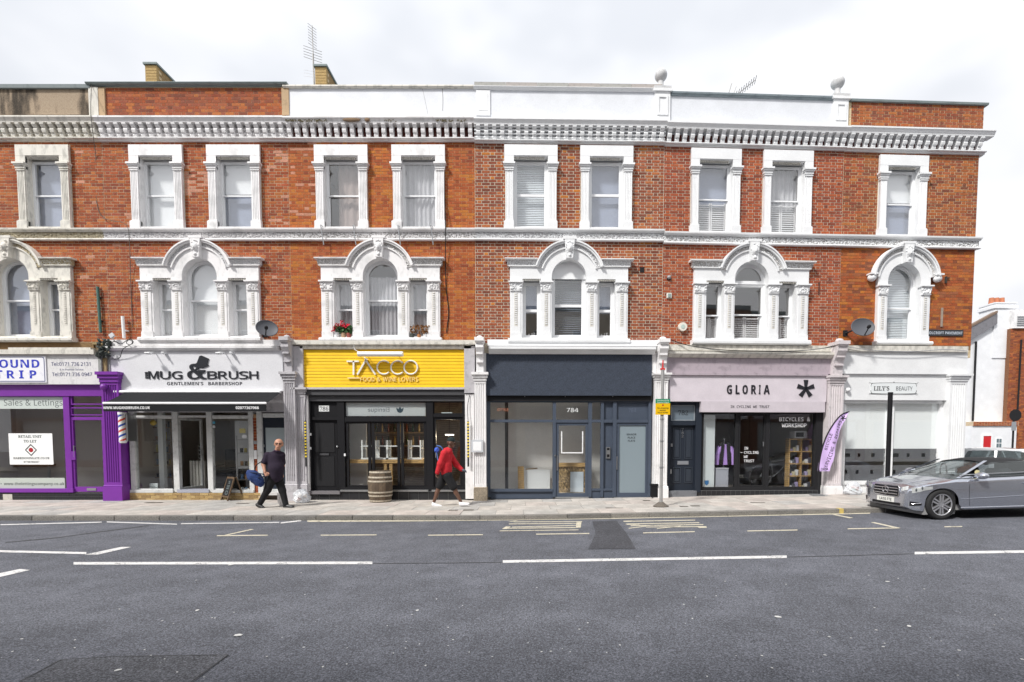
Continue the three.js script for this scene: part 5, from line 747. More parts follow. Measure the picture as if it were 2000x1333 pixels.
  { const d2 = light(h, 'side_door', 1204, 826, 1266, 972, G, nv, { t: 0.07, tb: 0.12, glass: M(0.22, 0.27, 0.30, { roughness: 0.32 }) }); print(h, 1222, 845, 1245, 866, G + 0.004, 256, 234, (x) => { ['MANOR', 'PLACE', 'FLATS'].forEach((s, k) => txt(x, s, 128, 46 + k * 70, 58, '#1e262b')); }, d2); handle(d2, h.P(1205.5, 905)[0], h.P(1205.5, 905)[1], G, 0.35); mesh('doorstep', h.box(1200, 972, 1268, 975, 0.03, 0.2), mat.steel, d2); }
  pilaster(h, 'pilaster', 1279, 1304, 729, 742, 950, 0.2, mat.white, 5, { console: true });
  mesh('pilaster_box', [h.box(1272, 948, 1285, 972, 0.26, 0.1), h.box(1271, 946, 1286, 950, 0.27, 0.12)], mat.black, h.g);
}
// ---- bicycle shop (lilac)
{
  const h = H[4], G = -0.10, lp = mat.lilacPale, lg = mat.lilacGrey;
  mesh('shop_cornice', [h.box(1302, 675, 1633, 686, 0.12, 0.3), prof([[-0.1, h.P(1465, 698, 0.26)[1]], [0.15, h.P(1465, 698, 0.26)[1]], [0.26, h.P(1465, 692, 0.26)[1]], [0.26, h.P(1465, 687.5, 0.26)[1]], [-0.1, h.P(1465, 686, 0.26)[1]]], 0.12, h.L - 0.08)], mat.whiteDirty, h.g);
  mesh('fascia_upper', [h.box(1307, 697, 1629, 730, 0.11, 0.25), h.box(1300, 697, 1307, 729, 0.15, 0.3)], lg, h.g); mesh('fascia_ledge', h.box(1307, 729.5, 1618, 733.5, 0.17, 0.25), lg, h.g);
  const fas = mesh('fascia', [h.box(1308, 733.5, 1615, 785, 0.12, 0.25)], lp, h.g); mesh('shutter_box', h.box(1370, 784.5, 1612, 805.5, 0.14, 0.25), M(0.62, 0.565, 0.61, { map: T_soft, mapM: 1, roughness: 0.5 }), fas);
  const ink = M(0.016, 0.016, 0.022, { roughness: 0.4 });
  for (const [s, a, b] of [['G', 1420, 1429.5], ['L', 1437, 1444.5], ['O', 1450.5, 1460.5], ['R', 1467.5, 1477], ['I', 1482.5, 1485.5], ['A', 1492, 1503.5]]) { const [u0, u1, v0, v1] = h.rect(a, 752.5, b, 770, 0.125); mesh('letter', letters(s, 'sans_bold', u1 - u0, v1 - v0, 0.015).translate(u0, v0, 0.121), ink, fas); }
  { const [u, v] = h.P(1574, 760, 0.125), gs = []; for (let k = 0; k < 5; k++) gs.push(extr([[-0.028, 0.0], [0.028, 0.0], [0.06, 0.235], [-0.06, 0.235]], 0.015).rotateZ(k * 2 * Math.PI / 5)); mesh('asterisk', gs.map((g) => g.translate(u, v, 0.121)), ink, fas); }
  print(h, 1424, 790, 1506, 800, 0.144, 1024, 124, (x) => txt(x, 'IN CYCLING WE TRUST', 512, 62, 84, '#26242c', { fam: 'monospace', style: 'bold' }), fas);
  // house door with number
  mesh('door_frame', [h.box(1304, 786, 1310, 962, G + 0.1, 0.16), h.box(1358.5, 786, 1370, 962, G + 0.1, 0.16), h.box(1310, 786, 1358.5, 791, G + 0.09, 0.14), h.box(1310, 823, 1358.5, 831, G + 0.09, 0.14)], mat.navyDoor, h.g);
  const tl = mesh('transom_light', h.box(1310, 791, 1358.5, 823, G + 0.02, 0.02), M(0.16, 0.20, 0.235, { roughness: 0.3 }), h.g); print(h, 1322, 797, 1347, 816, G + 0.024, 256, 194, (x) => txt(x, '782', 128, 100, 130, '#0e1216', { fam: 'serif', style: '' }), tl); mesh('beading', [h.box(1311, 792, 1357, 793.5, G + 0.035, 0.02), h.box(1311, 820.5, 1357, 822, G + 0.035, 0.02), h.box(1311, 793, 1312.5, 821, G + 0.034, 0.02), h.box(1356, 793, 1357.5, 821, G + 0.034, 0.02)], M(0.3, 0.33, 0.36, {}), tl);
  { const d = mesh('door', h.box(1310, 831, 1358.5, 960, G + 0.0, 0.06), mat.navyDoor, h.g); for (const [a, b, y0, y1] of [[1314, 1330, 836, 897], [1337, 1353, 836, 897], [1314, 1330, 913, 944], [1337, 1353, 913, 944]]) { const [u0, u1, v0, v1] = h.rect(a, y0, b, y1, G + 0.01); mesh('panel', [extr([[u0, v0], [u1, v0], [u1, v1], [u0, v1]], 0.014, [[[u0 + 0.025, v0 + 0.025], [u1 - 0.025, v0 + 0.025], [u1 - 0.025, v1 - 0.025], [u0 + 0.025, v1 - 0.025]]]).translate(0, 0, G), ub(u0 + 0.045, u1 - 0.045, v0 + 0.045, v1 - 0.045, G, G + 0.01)], M(0.03, 0.038, 0.052, { roughness: 0.35 }), d); } mesh('letter_plate', h.box(1323.5, 901, 1345, 908, G + 0.015, 0.015), M(0.20, 0.21, 0.23, { roughness: 0.5 }), d); mesh('lock', [h.box(1310.5, 867, 1314, 873, G + 0.03, 0.03), h.box(1309.5, 917, 1312, 926, G + 0.03, 0.03)], mat.steel, d); ['7', '8', '2'].forEach((s, k) => { const [u0, u1, v0, v1] = h.rect(1331.5, 837 + k * 6.5, 1335.5, 842 + k * 6.5, G + 0.01); mesh('number', letters(s, 'sans_regular', u1 - u0, v1 - v0, 0.008).translate(u0, v0, G), mat.steel, d); }); mesh('doorstep', h.box(1307, 959.5, 1361, 974, 0.06, 0.3), M(0.17, 0.18, 0.20, { map: T_grime, mapM: 0.5, roughness: 0.6 }), d); }
  // glazed front
  mesh('shopfront_frame', [h.box(1370, 805.5, 1374, 958, G + 0.05, 0.1), h.box(1436.5, 805.5, 1442, 958, G + 0.05, 0.1), h.box(1495.5, 805.5, 1503, 958, G + 0.05, 0.1), h.box(1593, 805.5, 1606, 962, G + 0.08, 0.16), h.box(1374, 952, 1593, 958.5, G + 0.06, 0.12), h.box(1374, 805.5, 1593, 809, G + 0.04, 0.08)], mat.blackMatt, h.g);
  const wa = mesh('shop_window', h.box(1374, 809, 1436.5, 952, G, 0.006), mat.shopGlass, h.g), wb = mesh('shop_window', h.box(1503, 809, 1593, 952, G, 0.006), mat.shopGlass, h.g), dr = light(h, 'glazed_door', 1442, 809, 1495.5, 952, G, mat.blackMatt, { t: 0.05 });
  print(h, 1445, 872, 1488, 906, G + 0.005, 512, 405, (x) => { x.fillStyle = '#e3e4e6'; x.fillRect(4, 142, 60, 10); ['IN', 'CYCLING', 'WE', 'TRUST'].forEach((s, k) => txt(x, s, 96, 50 + k * 98, 84, '#e3e4e6', { al: 'left', fam: 'monospace', sx: 0.98 })); }, dr);
  print(h, 1516, 813, 1588, 838, G + 0.005, 768, 266, (x) => { txt(x, 'BICYCLES &', 384, 70, 108, '#eceef0', { fam: 'monospace', sx: 1.0 }); txt(x, 'WORKSHOP', 384, 196, 108, '#f2f3f4', { fam: 'monospace', sx: 1.0 }); }, wb);
  handle(dr, h.P(1493, 880)[0], h.P(1493, 868)[1], G, 0.12); mesh('display_panel', h.box(1374, 811, 1396, 952, G - 0.05, 0.02), M(0.62, 0.66, 0.67, { roughness: 0.6 }), wa); print(h, 1375, 938, 1386, 950, G - 0.045, 64, 70, (x) => { x.fillStyle = '#2a6fa8'; x.beginPath(); x.moveTo(8, 6); x.lineTo(56, 6); x.lineTo(56, 40); x.lineTo(32, 64); x.lineTo(8, 40); x.fill(); }, wa, 'sticker');
  tiles(h, 1361, 958.5, 1606, 26, 1, -0.01);
  pilaster(h, 'pilaster', 1618, 1646, 734, 748, 950, 0.2, M(0.66, 0.62, 0.64, { map: T_grime, mapM: 0.6, roughness: 0.7 }), 5, { console: true, baseMat: mat.white });
}
// ---- beauty salon (white)
{
  const h = H[5], G = -0.08, wh = mat.whiteClean;
  mesh('shop_cornice', [h.box(1640, 676, 1892, 687, 0.22, 0.4)], mat.whiteDirty, h.g);
  mesh('fascia_box', h.box(1645, 687, 1890, 731, 0.16, 0.3), wh, h.g);
  const fas = mesh('fascia', h.box(1648, 731, 1852, 782, 0.1, 0.25), wh, h.g);
  mesh('sign_board', [h.box(1701, 748.5, 1791, 769.5, 0.115, 0.02)], M(0.74, 0.77, 0.78, { roughness: 0.4 }), fas);
  print(h, 1696, 745, 1796, 773, 0.119, 1024, 287, (x) => { txt(x, "LILY'S", 270, 146, 118, '#16181a', { fam: 'serif', sx: 0.82 }); txt(x, 'BEAUTY', 720, 146, 112, '#4c5256', { style: '', sx: 0.86 }); x.strokeStyle = '#202426'; x.lineWidth = 7; for (const s of [1, -1]) for (const t of [1, -1]) { x.save(); x.translate(512, 143); x.scale(s, t); x.beginPath(); x.moveTo(0, -112); x.quadraticCurveTo(200, -112, 400, -104); x.quadraticCurveTo(470, -96, 490, -120); x.moveTo(430, -98); x.quadraticCurveTo(470, -60, 452, -40); x.stroke(); x.restore(); } x.fillStyle = '#202426'; x.beginPath(); x.arc(512, 20, 10, 0, 7); x.fill(); }, fas);
  mesh('alarm_camera', [new THREE.SphereGeometry(0.06, 12, 8).translate(...h.P(1657, 762, 0.15), 0.15), bx(0.1, 0.1, 0.04, ...h.P(1656, 762, 0.12), 0.11)], wh, fas);
  mesh('shopfront_frame', [h.box(1644, 781, 1842, 788, G + 0.1, 0.2), h.box(1645, 788, 1651, 958, G + 0.06, 0.12), h.box(1733.5, 788, 1745, 944, G + 0.06, 0.12), h.box(1834, 788, 1852, 958, G + 0.06, 0.12), h.box(1651, 940, 1834, 947, G + 0.1, 0.2)], wh, h.g); mesh('stall_riser', h.box(1645, 947, 1852, 972, G + 0.06, 0.15), wh, h.g);
  const band = M(0.13, 0.13, 0.14, { roughness: 0.5 });
  for (const [a, b] of [[1651, 1733.5], [1745, 1834]]) { const w = mesh('shop_window', h.box(a, 788, b, 940, G, 0.006), mat.shopGlass, h.g); mesh('roller_blind', h.box(a, 788, b, 877, G - 0.02, 0.01), M(0.92, 0.93, 0.93, { roughness: 0.8 }), w); for (const [y0, y1] of [[877, 886], [893, 902], [909, 918.5], [926, 940]]) mesh('privacy_film', h.box(a, y0, b, y1, G - 0.008, 0.004), band, w); mesh('privacy_film', [[0.12, 0.3], [0.36, 0.62], [0.7, 0.93]].map(([p, q]) => h.box(a + (b - a) * p, 886, a + (b - a) * q, 893, G - 0.008, 0.0035)), band, w); mesh('privacy_film', [[0.05, 0.25], [0.32, 0.6], [0.66, 0.95]].map(([p, q]) => h.box(a + (b - a) * p, 918.5, a + (b - a) * q, 926, G - 0.008, 0.0035)), band, w); }
  pilaster(h, 'pilaster', 1853, 1886, 731, 745, 950, 0.2, wh, 6);
}

// ---------------------------------------------------------------- across the street: the terrace that the windows mirror
{
  const wallM = [M(0.30, 0.12, 0.07, { map: T_speck, mapM: 0.5, roughness: 0.9 }), M(0.55, 0.50, 0.42, { map: T_grime, mapM: 1.5, roughness: 0.9 }), M(0.26, 0.13, 0.08, { map: T_speck, mapM: 0.5, roughness: 0.9 })];
  const paveFar = setting(mesh('far_pavement', [bx(80, 0.2, 3.6, 0, PAVE - 0.09, 14.4)], M(0.42, 0.40, 0.36, { map: T_slab, mapM: 0.9, roughness: 0.9 })));
  for (let k = 0; k < 8; k++) {
    const x0 = -30 + k * 7.5, W = 7.46, Ht = [9.2, 9.5, 9.2, 9.0][k % 4], t = thing('house_opposite', 'house across the street, mirrored in the shop windows', 'house', [x0, 0, 16.2], 0, 'houses across the street'); const holes = [], wins = [];
    for (const y of [4.2, 6.7]) for (let q = 0; q < 3; q++) { const c = 1.4 + q * 2.3; holes.push([[c - 0.45, y], [c + 0.45, y], [c + 0.45, y + 1.4], [c - 0.45, y + 1.4]]); wins.push([c, y]); }
    holes.push([[0.5, 0.5], [W - 0.5, 0.5], [W - 0.5, 2.8], [0.5, 2.8]]);
    mesh('wall', extr([[0, -0.1], [W, -0.1], [W, Ht], [0, Ht]], 0.3, holes), wallM[k % 3], t); mesh('roof', [bx(W, 0.3, 6, W / 2, Ht + 0.1, 3), bx(W, Ht, 0.2, W / 2, Ht / 2, 6)], mat.lead, t);
    for (const [c, y] of wins) { const w = mesh('window', [bx(0.9, 0.06, 0.1, c, y + 0.03, 0.12), bx(0.9, 0.06, 0.1, c, y + 1.37, 0.12), bx(0.06, 1.28, 0.1, c - 0.42, y + 0.7, 0.12), bx(0.06, 1.28, 0.1, c + 0.42, y + 0.7, 0.12), bx(0.78, 0.05, 0.08, c, y + 0.7, 0.12)], mat.upvc, t); mesh('pane', bx(0.78, 1.28, 0.01, c, y + 0.7, 0.16), mat.glass, w); }
    mesh('shop_window', bx(W - 1, 2.3, 0.02, W / 2, 1.65, 0.2), M(0.34, 0.35, 0.36, { roughness: 0.1 }), t); mesh('fascia', bx(W - 0.4, 0.7, 0.15, W / 2, 3.3, -0.075), [mat.navy, mat.greySign, mat.lilacGrey, mat.oak][k % 4], t);
  }
}
// ---------------------------------------------------------------- side street beyond the corner
{
  const zW = -14.26, q = (px, py, z = zW) => onPlaneZ(px, py, z), g0 = gy(22);
  const wp = M(0.84, 0.85, 0.87, { map: T_soft, mapM: 1.6, bump: T_bump, bumpM: 0.8, bs: 0.004, roughness: 0.8 });
  const house = thing('gable_house', 'white painted gable house with chimney behind the end of the terrace', 'house', [0, 0, 0]);
  const P = (px, py) => { const p = q(px, py); return [p.x, p.y]; };
  const A = P(1870, 676), B = P(1942, 630), C = P(1942, 612), D = P(1979, 612), E = P(1979, 877), F = P(1860, 877);
  mesh('wall', extr([[F[0], g0], [E[0] + 2, g0], [E[0] + 2, D[1] - 1.5], [D[0], D[1] - 1.2], [D[0], D[1] - 0.2], [C[0], B[1] + 0.1], [A[0], A[1]]], 0.3).translate(0, 0, zW - 0.3), wp, house);
  { const [a, b] = [P(1942, 592), P(1979, 700)], ch = mesh('chimney', [ub(a[0], b[0], b[1], a[1] - 0.05, zW - 0.9, zW + 0.05), ub(a[0] - 0.06, b[0] + 0.06, a[1] - 0.3, a[1] - 0.16, zW - 0.96, zW + 0.11), ub(a[0] - 0.03, b[0] + 0.03, a[1] - 0.05, a[1] + 0.02, zW - 0.93, zW + 0.08)], wp, house); for (const px of [1950, 1960, 1970.5]) { const p = P(px, 591); mesh('chimney_pot', new THREE.CylinderGeometry(0.11, 0.14, 0.36, 12).translate(p[0], p[1] + 0.16, zW - 0.4), M(0.45, 0.16, 0.08, { roughness: 0.8 }), ch); } }
  { const a = P(1866, 655), b = P(1943, 613), a1 = P(1866, 682), b1 = P(1943, 634); mesh('roof', [extr([a1, b1, b, a], 0.15).translate(0, 0, zW + 0.02)], M(0.20, 0.20, 0.22, { map: T_grime, mapM: 0.5, roughness: 0.8 }), house); mesh('ridge_tiles', extr([a, b, [b[0], b[1] + 0.12], [a[0], a[1] + 0.12]], 0.3).translate(0, 0, zW - 0.1), M(0.34, 0.24, 0.18, { map: T_speck, mapM: 0.3, roughness: 0.9 }), house); }
  { const [x0] = P(1880, 850), [x1, y1] = P(1966, 833), yb = P(1900, 825)[1]; mesh('lean_to', ub(x0, x1, g0, y1, zW, zW + 0.6), wp, house); const cop = mesh('brick_coping', ub(x0, x1 + 0.02, y1, yb, zW, zW + 0.66), MORT.cream, house); const n = 16; for (let k = 0; k < n; k++) for (let r = 0; r < 3; r++) mesh('brick', ub(x0 + (x1 - x0) * k / n + 0.008, x0 + (x1 - x0) * (k + 1) / n - 0.008, y1 + (yb - y1) * r / 3 + 0.008, y1 + (yb - y1) * (r + 1) / 3 - 0.008, zW + 0.64, zW + 0.668), PALM.orange[(k * 3 + r) % 8], cop);
    const [da, dt] = (() => { const p = onPlaneZ(1920.5, 852, zW + 0.62); return [p.x, p.y]; })(), db = onPlaneZ(1935.5, 860, zW + 0.62).x; const door = mesh('door', ub(da, db, g0, dt, zW + 0.6, zW + 0.64), M(0.55, 0.01, 0.015, { roughness: 0.4 }), house); mesh('door_frame', [ub(da - 0.06, da, g0, dt + 0.06, zW + 0.6, zW + 0.66), ub(db, db + 0.06, g0, dt + 0.06, zW + 0.6, zW + 0.66), ub(da, db, dt, dt + 0.06, zW + 0.6, zW + 0.659)], mat.upvc, door);
    const wl = onPlaneZ(1946, 856, zW + 0.62), wr = onPlaneZ(1957, 876, zW + 0.62); const w = mesh('window', [ub(wl.x, wr.x, wr.y, wl.y, zW + 0.6, zW + 0.63)], mat.upvc, house); for (const [a, b] of [[0.1, 0.46], [0.54, 0.9]]) for (const [c, d] of [[0.08, 0.46], [0.54, 0.92]]) mesh('pane', ub(wl.x + (wr.x - wl.x) * a, wl.x + (wr.x - wl.x) * b, wr.y + (wl.y - wr.y) * c, wr.y + (wl.y - wr.y) * d, zW + 0.63, zW + 0.635), M(0.12, 0.16, 0.18, { roughness: 0.15 }), w); }
  mesh('drainpipe', bar(V(...P(1904.5, 668), zW + 0.08), V(...P(1898, 823), zW + 0.08), 0.05), mat.blackMatt, house);
  // brick block at the right edge
  const zB = -14, b0 = onPlaneZ(1969.5, 760, zB).x, bt = onPlaneZ(1990, 642, zB).y, bd = thing('brick_block', 'brown brick building with a white top band beyond the parked cars', 'building', [0, 0, 0]);
  const bw = mesh('wall', ub(b0, b0 + 5, g0 - 0.1, bt, zB - 0.24, zB - 0.006), M(0.36, 0.16, 0.08, { map: T_speck, mapM: 0.3, roughness: 0.95 }), bd), bl = []; layBricks(bl, b0, b0 + 1.6, g0 + 0.5, bt, () => [], (u, v, r) => [r() < 0.6 ? 'amber' : 'brown', Math.floor(r() * 8)], { seed: 5, joint: 0.012 });
  { const rest = bl.map((b) => { const g = fin(bx(b.w, b.h, b.d, b.u, b.v, zB - b.d / 2 + b.k)), c = PAL[b.c[0]][b.c[1]], n = g.attributes.position.count, a = new Float32Array(n * 3); for (let i = 0; i < n; i++) for (let k = 0; k < 3; k++) a[i * 3 + k] = c[k] * 1.75 * b.t; g.setAttribute('color', new THREE.BufferAttribute(a, 3)); return g; }); const m = mesh('brickwork', mergeGeometries(rest), bulkBrick, bw, true); m.userData.kind = 'stuff'; }
  { const t = onPlaneZ(1990, 606, zB).y; mesh('top_band', ub(b0 + 0.05, b0 + 5, bt, t, zB - 0.3, zB + 0.1), mat.white, bd); mesh('lattice', Array.from({ length: 5 }, (_, k) => ub(b0 + 0.22, b0 + 3, bt + 0.12 + k * 0.11, bt + 0.17 + k * 0.11, zB + 0.1, zB + 0.13)), M(0.2, 0.21, 0.22, {}), bd); mesh('downpipe', bar(V(onPlaneZ(1992, 680, zB).x, bt - 0.6, zB + 0.08), V(onPlaneZ(1985.5, 800, zB).x, onPlaneZ(1985.5, 800, zB).y, zB + 0.08), 0.04), mat.blackMatt, bd); }
  // round sign seen from behind
  const zs = -11, c = onPlaneZ(1984, 811.5, zs), sg = thing('round_traffic_sign', 'round traffic sign seen from its black back, by the brown brick building', 'road sign', [c.x, gy(c.x), zs]); const cy = c.y - gy(c.x);
  mesh('disc', new THREE.CylinderGeometry(0.285, 0.285, 0.012, 28).rotateX(Math.PI / 2).translate(0, cy, 0), mat.blackMatt, sg); mesh('plate', bx(0.22, 0.42, 0.01, -0.05, cy - 0.52, 0), M(0.32, 0.34, 0.36, { roughness: 0.5, metalness: 0.4 }), sg); mesh('post', bar(V(-0.02, 0, -0.05), V(-0.02, cy + 0.25, -0.05), 0.04), mat.blackMatt, sg);
}
// ---------------------------------------------------------------- cars
const lerpT = (t) => (x) => { if (x <= t[0][0]) return t[0][1]; for (let i = 1; i < t.length; i++) if (x <= t[i][0]) { const a = t[i - 1], b = t[i], s = (x - a[0]) / (b[0] - a[0]), q = s * s * (3 - 2 * s); return a[1] + (b[1] - a[1]) * (0.5 * s + 0.5 * q); } return t[t.length - 1][1]; };
function gridGeo(nu, nv, f) { const pos = [], idx = []; for (let i = 0; i <= nu; i++) for (let j = 0; j <= nv; j++) pos.push(...f(i / nu, j / nv)); for (let i = 0; i < nu; i++) for (let j = 0; j < nv; j++) { const a = i * (nv + 1) + j, b = a + nv + 1; idx.push(a, b, a + 1, a + 1, b, b + 1); } const g = new THREE.BufferGeometry(); g.setAttribute('position', new THREE.Float32BufferAttribute(pos, 3)); g.setIndex(idx); g.computeVertexNormals(); return g; }
function buildCar(root, o) {
  const L = o.L, wf = o.wf, wr = o.wr, R = 0.325, AR = 0.365, W = lerpT(o.W), sh = lerpT(o.sh), top = lerpT(o.top), low = lerpT(o.low);
  const ylow = (x) => { let y = low(x); for (const c of [wf, wr]) { const d = Math.abs(x - c); if (d < AR) y = Math.max(y, R + Math.sqrt(AR * AR - d * d)); } return y; };
  const xs = []; { const add = (a, b, n) => { for (let i = 0; i < n; i++) xs.push(a + (b - a) * i / n); }; add(0, 0.1, 6); add(0.1, wf - AR, 8); add(wf - AR, wf + AR, 28); add(wf + AR, wr - AR, 20); add(wr - AR, wr + AR, 28); add(wr + AR, L, 10); xs.push(L); }
  const NJ = 30, sec = (x, t) => { // t 0 at the sill, 0.62 at the shoulder, 1 on the centre line
    const w = W(x), yl = ylow(x), ys = Math.max(sh(x), yl + 0.03), yt = top(x);
    if (t <= 0.62) { const s = t / 0.62, y = yl + (ys - yl) * s, k = (y - 0.55) / 0.5; return [w * (1 - 0.05 * k * k - (s > 0.9 ? 0.02 * ((s - 0.9) / 0.1) ** 2 : 0)), y]; }
    const s = (t - 0.62) / 0.38, e = sec(x, 0.62); return [e[0] * (1 - s), ys + (yt - ys) * Math.sin(s * Math.PI / 2) ** 0.8];
  };
  const side = (sg) => { const pos = [], idx = []; for (const x of xs) for (let j = 0; j <= NJ; j++) { const [z, y] = sec(x, j / NJ); pos.push(x, y, sg * z); } const n = NJ + 1; for (let i = 0; i + 1 < xs.length; i++) for (let j = 0; j < NJ; j++) { const a = i * n + j, b = a + n; idx.push(a, b, a + 1, a + 1, b, b + 1); } const g = new THREE.BufferGeometry(); g.setAttribute('position', new THREE.Float32BufferAttribute(pos, 3)); g.setIndex(idx); return g; };
  const ends = []; for (const [x, sg] of [[0, -1], [L, 1]]) { const pts = []; for (let j = 0; j <= NJ; j++) { const [z, y] = sec(x, j / NJ); pts.push([z, y]); } ends.push(gridGeo(NJ, 8, (u, v) => { const [z, y] = pts[Math.round(u * NJ)]; return [x, y, z * (1 - 2 * v)]; })); }
  let body = mergeGeometries([side(1), side(-1), ...ends].map((g) => { g = g.clone(); g.deleteAttribute('uv'); g.deleteAttribute('normal'); return g; })); body = mergeVertices(body, 1e-4); body.computeVertexNormals(); body = toCreasedNormals(body, 0.7);
  const b = mesh('body', body, o.paint, root);
  const sz = (x, y) => { const s = (y - ylow(x)) / Math.max(0.01, Math.max(sh(x), ylow(x) + 0.03) - ylow(x)); return sec(x, Math.min(1, Math.max(0, s)) * 0.62)[0]; };
  mesh('wheel_well', [bx(AR * 1.94, 0.62, W(wf) * 1.8, wf, 0.42, 0), bx(AR * 1.94, 0.62, W(wr) * 1.8, wr, 0.42, 0), bx(L * 0.86, 0.12, 1.4, L * 0.5, 0.24, 0)], M(0.30, 0.30, 0.30, { roughness: 0.9 }), root);
  for (const c of [wf, wr]) for (const s of [-1, 1]) {
    const z = s * (W(c) - 0.115), wh = mesh('wheel', (() => { const g = new THREE.LatheGeometry([[0.20, -0.1], [0.285, -0.105], [0.315, -0.09], [R, -0.055], [R, 0.055], [0.315, 0.09], [0.285, 0.105], [0.225, 0.1], [0.20, 0.06]].map(([a, y]) => new THREE.Vector2(a, y)), 40); return g.rotateX(Math.PI / 2); })(), M(0.018, 0.018, 0.019, { roughness: 0.85 }), root); wh.position.set(c, R, z);
    const sp = [new THREE.TorusGeometry(0.228, 0.017, 8, 40).translate(0, 0, s * 0.085), new THREE.CylinderGeometry(0.05, 0.055, 0.03, 16).rotateX(Math.PI / 2).translate(0, 0, s * 0.075)]; const n = 6; for (let k = 0; k < n; k++) for (const d of [-0.1, 0.1]) sp.push(bx(0.19, 0.030, 0.026, 0.135, 0, 0).rotateZ(d * 0.6).translate(0, d * 0.2, 0).rotateZ(k * Math.PI * 2 / n + Math.PI / 2).translate(0, 0, s * 0.08));
    mesh('rim', sp, M(0.72, 0.72, 0.74, { metalness: 0.85, roughness: 0.28 }), wh); mesh('brake_disc', new THREE.CylinderGeometry(0.17, 0.17, 0.02, 24).rotateX(Math.PI / 2).translate(0, 0, s * 0.02), M(0.12, 0.12, 0.125, { metalness: 0.7, roughness: 0.5 }), wh); mesh('barrel', new THREE.CylinderGeometry(0.215, 0.215, 0.16, 28, 1, true).rotateX(Math.PI / 2), mat.charcoal, wh);
  }
  // glasshouse
  const G = o.gh, zb = (x) => W(x) * 0.9, zt = G.zt, roofY = lerpT(G.roof);
  const at = (x, y) => { const yb = top(x) - 0.06, t = Math.min(1, Math.max(0, (y - yb) / (G.yt - yb))); return zb(x) + (zt - zb(x)) * t; };
  const roof = gridGeo(26, 14, (u, v) => { const x = G.x0 + (G.x1 - G.x0) * u, a = (v - 0.5) * 2, yt = roofY(x), z = (zt + 0.03) * (G.taper ? 1 - 0.12 * u * u : 1); return [x, yt - 0.10 * Math.abs(a) ** 3.2, a * z]; });
  mesh('roof', [roof, roof.clone().translate(0, -0.012, 0)], G.mat, root);
  const glassM = M(0.42, 0.47, 0.48, { transmission: 0.9, thickness: 0, roughness: 0.02, ior: 1.5 });
  mesh('windscreen', gridGeo(8, 10, (u, v) => { const a = (v - 0.5) * 2, x = G.cowl[0] + (G.x0 + 0.03 - G.cowl[0]) * u + 0.16 * (1 - a * a) * (u - 1) * 0.9, y = G.cowl[1] + (roofY(G.x0) - 0.02 - G.cowl[1]) * u - 0.05 * a * a; return [x, y, a * (zb(G.cowl[0]) * 0.96 + (zt - 0.01 - zb(G.cowl[0]) * 0.96) * u)]; }), glassM, root);
  for (const s of [-1, 1]) {
    const quad = (pts, w = 0) => { const sp = new THREE.Shape(pts.map(([x, y]) => new THREE.Vector2(x, y))), g = new THREE.ShapeGeometry(sp), p = g.attributes.position; for (let i = 0; i < p.count; i++) p.setZ(i, s * (at(p.getX(i), p.getY(i)) + w)); g.computeVertexNormals(); return g; };
    for (const w of G.win) mesh('side_window', quad(w, 0.002), glassM, root);
    mesh('pillar', G.pil.map((w) => quad(w, 0.006)), G.pilMat ?? o.paint, root);
    const strip = G.belt.map(([x, y]) => V(x, y, s * (at(x, y) + 0.012))); mesh('window_trim', tube(strip, 0.011, 20, 6), o.trim ?? mat.steel, root);
    mesh('mirror', new THREE.SphereGeometry(0.13, 16, 12).scale(0.8, 0.66, 1.1).translate(G.mir[0], G.mir[1], s * (zb(G.mir[0]) + 0.13)), o.paint, root);
    if (o.detail) {
      const seam = (pts) => tube(pts.map(([x, y]) => V(x, y, s * (sz(x, y) + 0.0005))), 0.0045, 24, 4);
      const dm = mat.blackMatt; mesh('door_seam', [seam([[1.42, 0.30], [1.40, 0.5], [1.41, 0.75], [1.45, 0.90]]), seam([[3.0, 0.36], [3.05, 0.6], [3.03, 0.9]])], dm, root);
      mesh('side_crease', tube([[1.2, 0.44], [1.6, 0.455], [2.2, 0.475], [3.0, 0.51]].map(([x, y]) => V(x, y, s * (sz(x, y) + 0.002))), 0.008, 24, 5), o.paint, root);
      mesh('sill_strip', tube([[1.22, 0.25], [2.2, 0.255], [3.2, 0.26]].map(([x, y]) => V(x, y, s * (sz(x, y) + 0.004))), 0.02, 20, 6), o.paint, root);
      mesh('door_handle', rb(0.2, 0.03, 0.03, 2.7, 0.78, s * (sz(2.7, 0.78) + 0.02), 0.012), o.paint, root);
    }
  }
  return { sec, sz, W, top, sh };
}
const silverPaint = M(0.48, 0.50, 0.56, { metalness: 0.82, roughness: 0.23, clearcoat: 1, clearcoatRoughness: 0.04 });
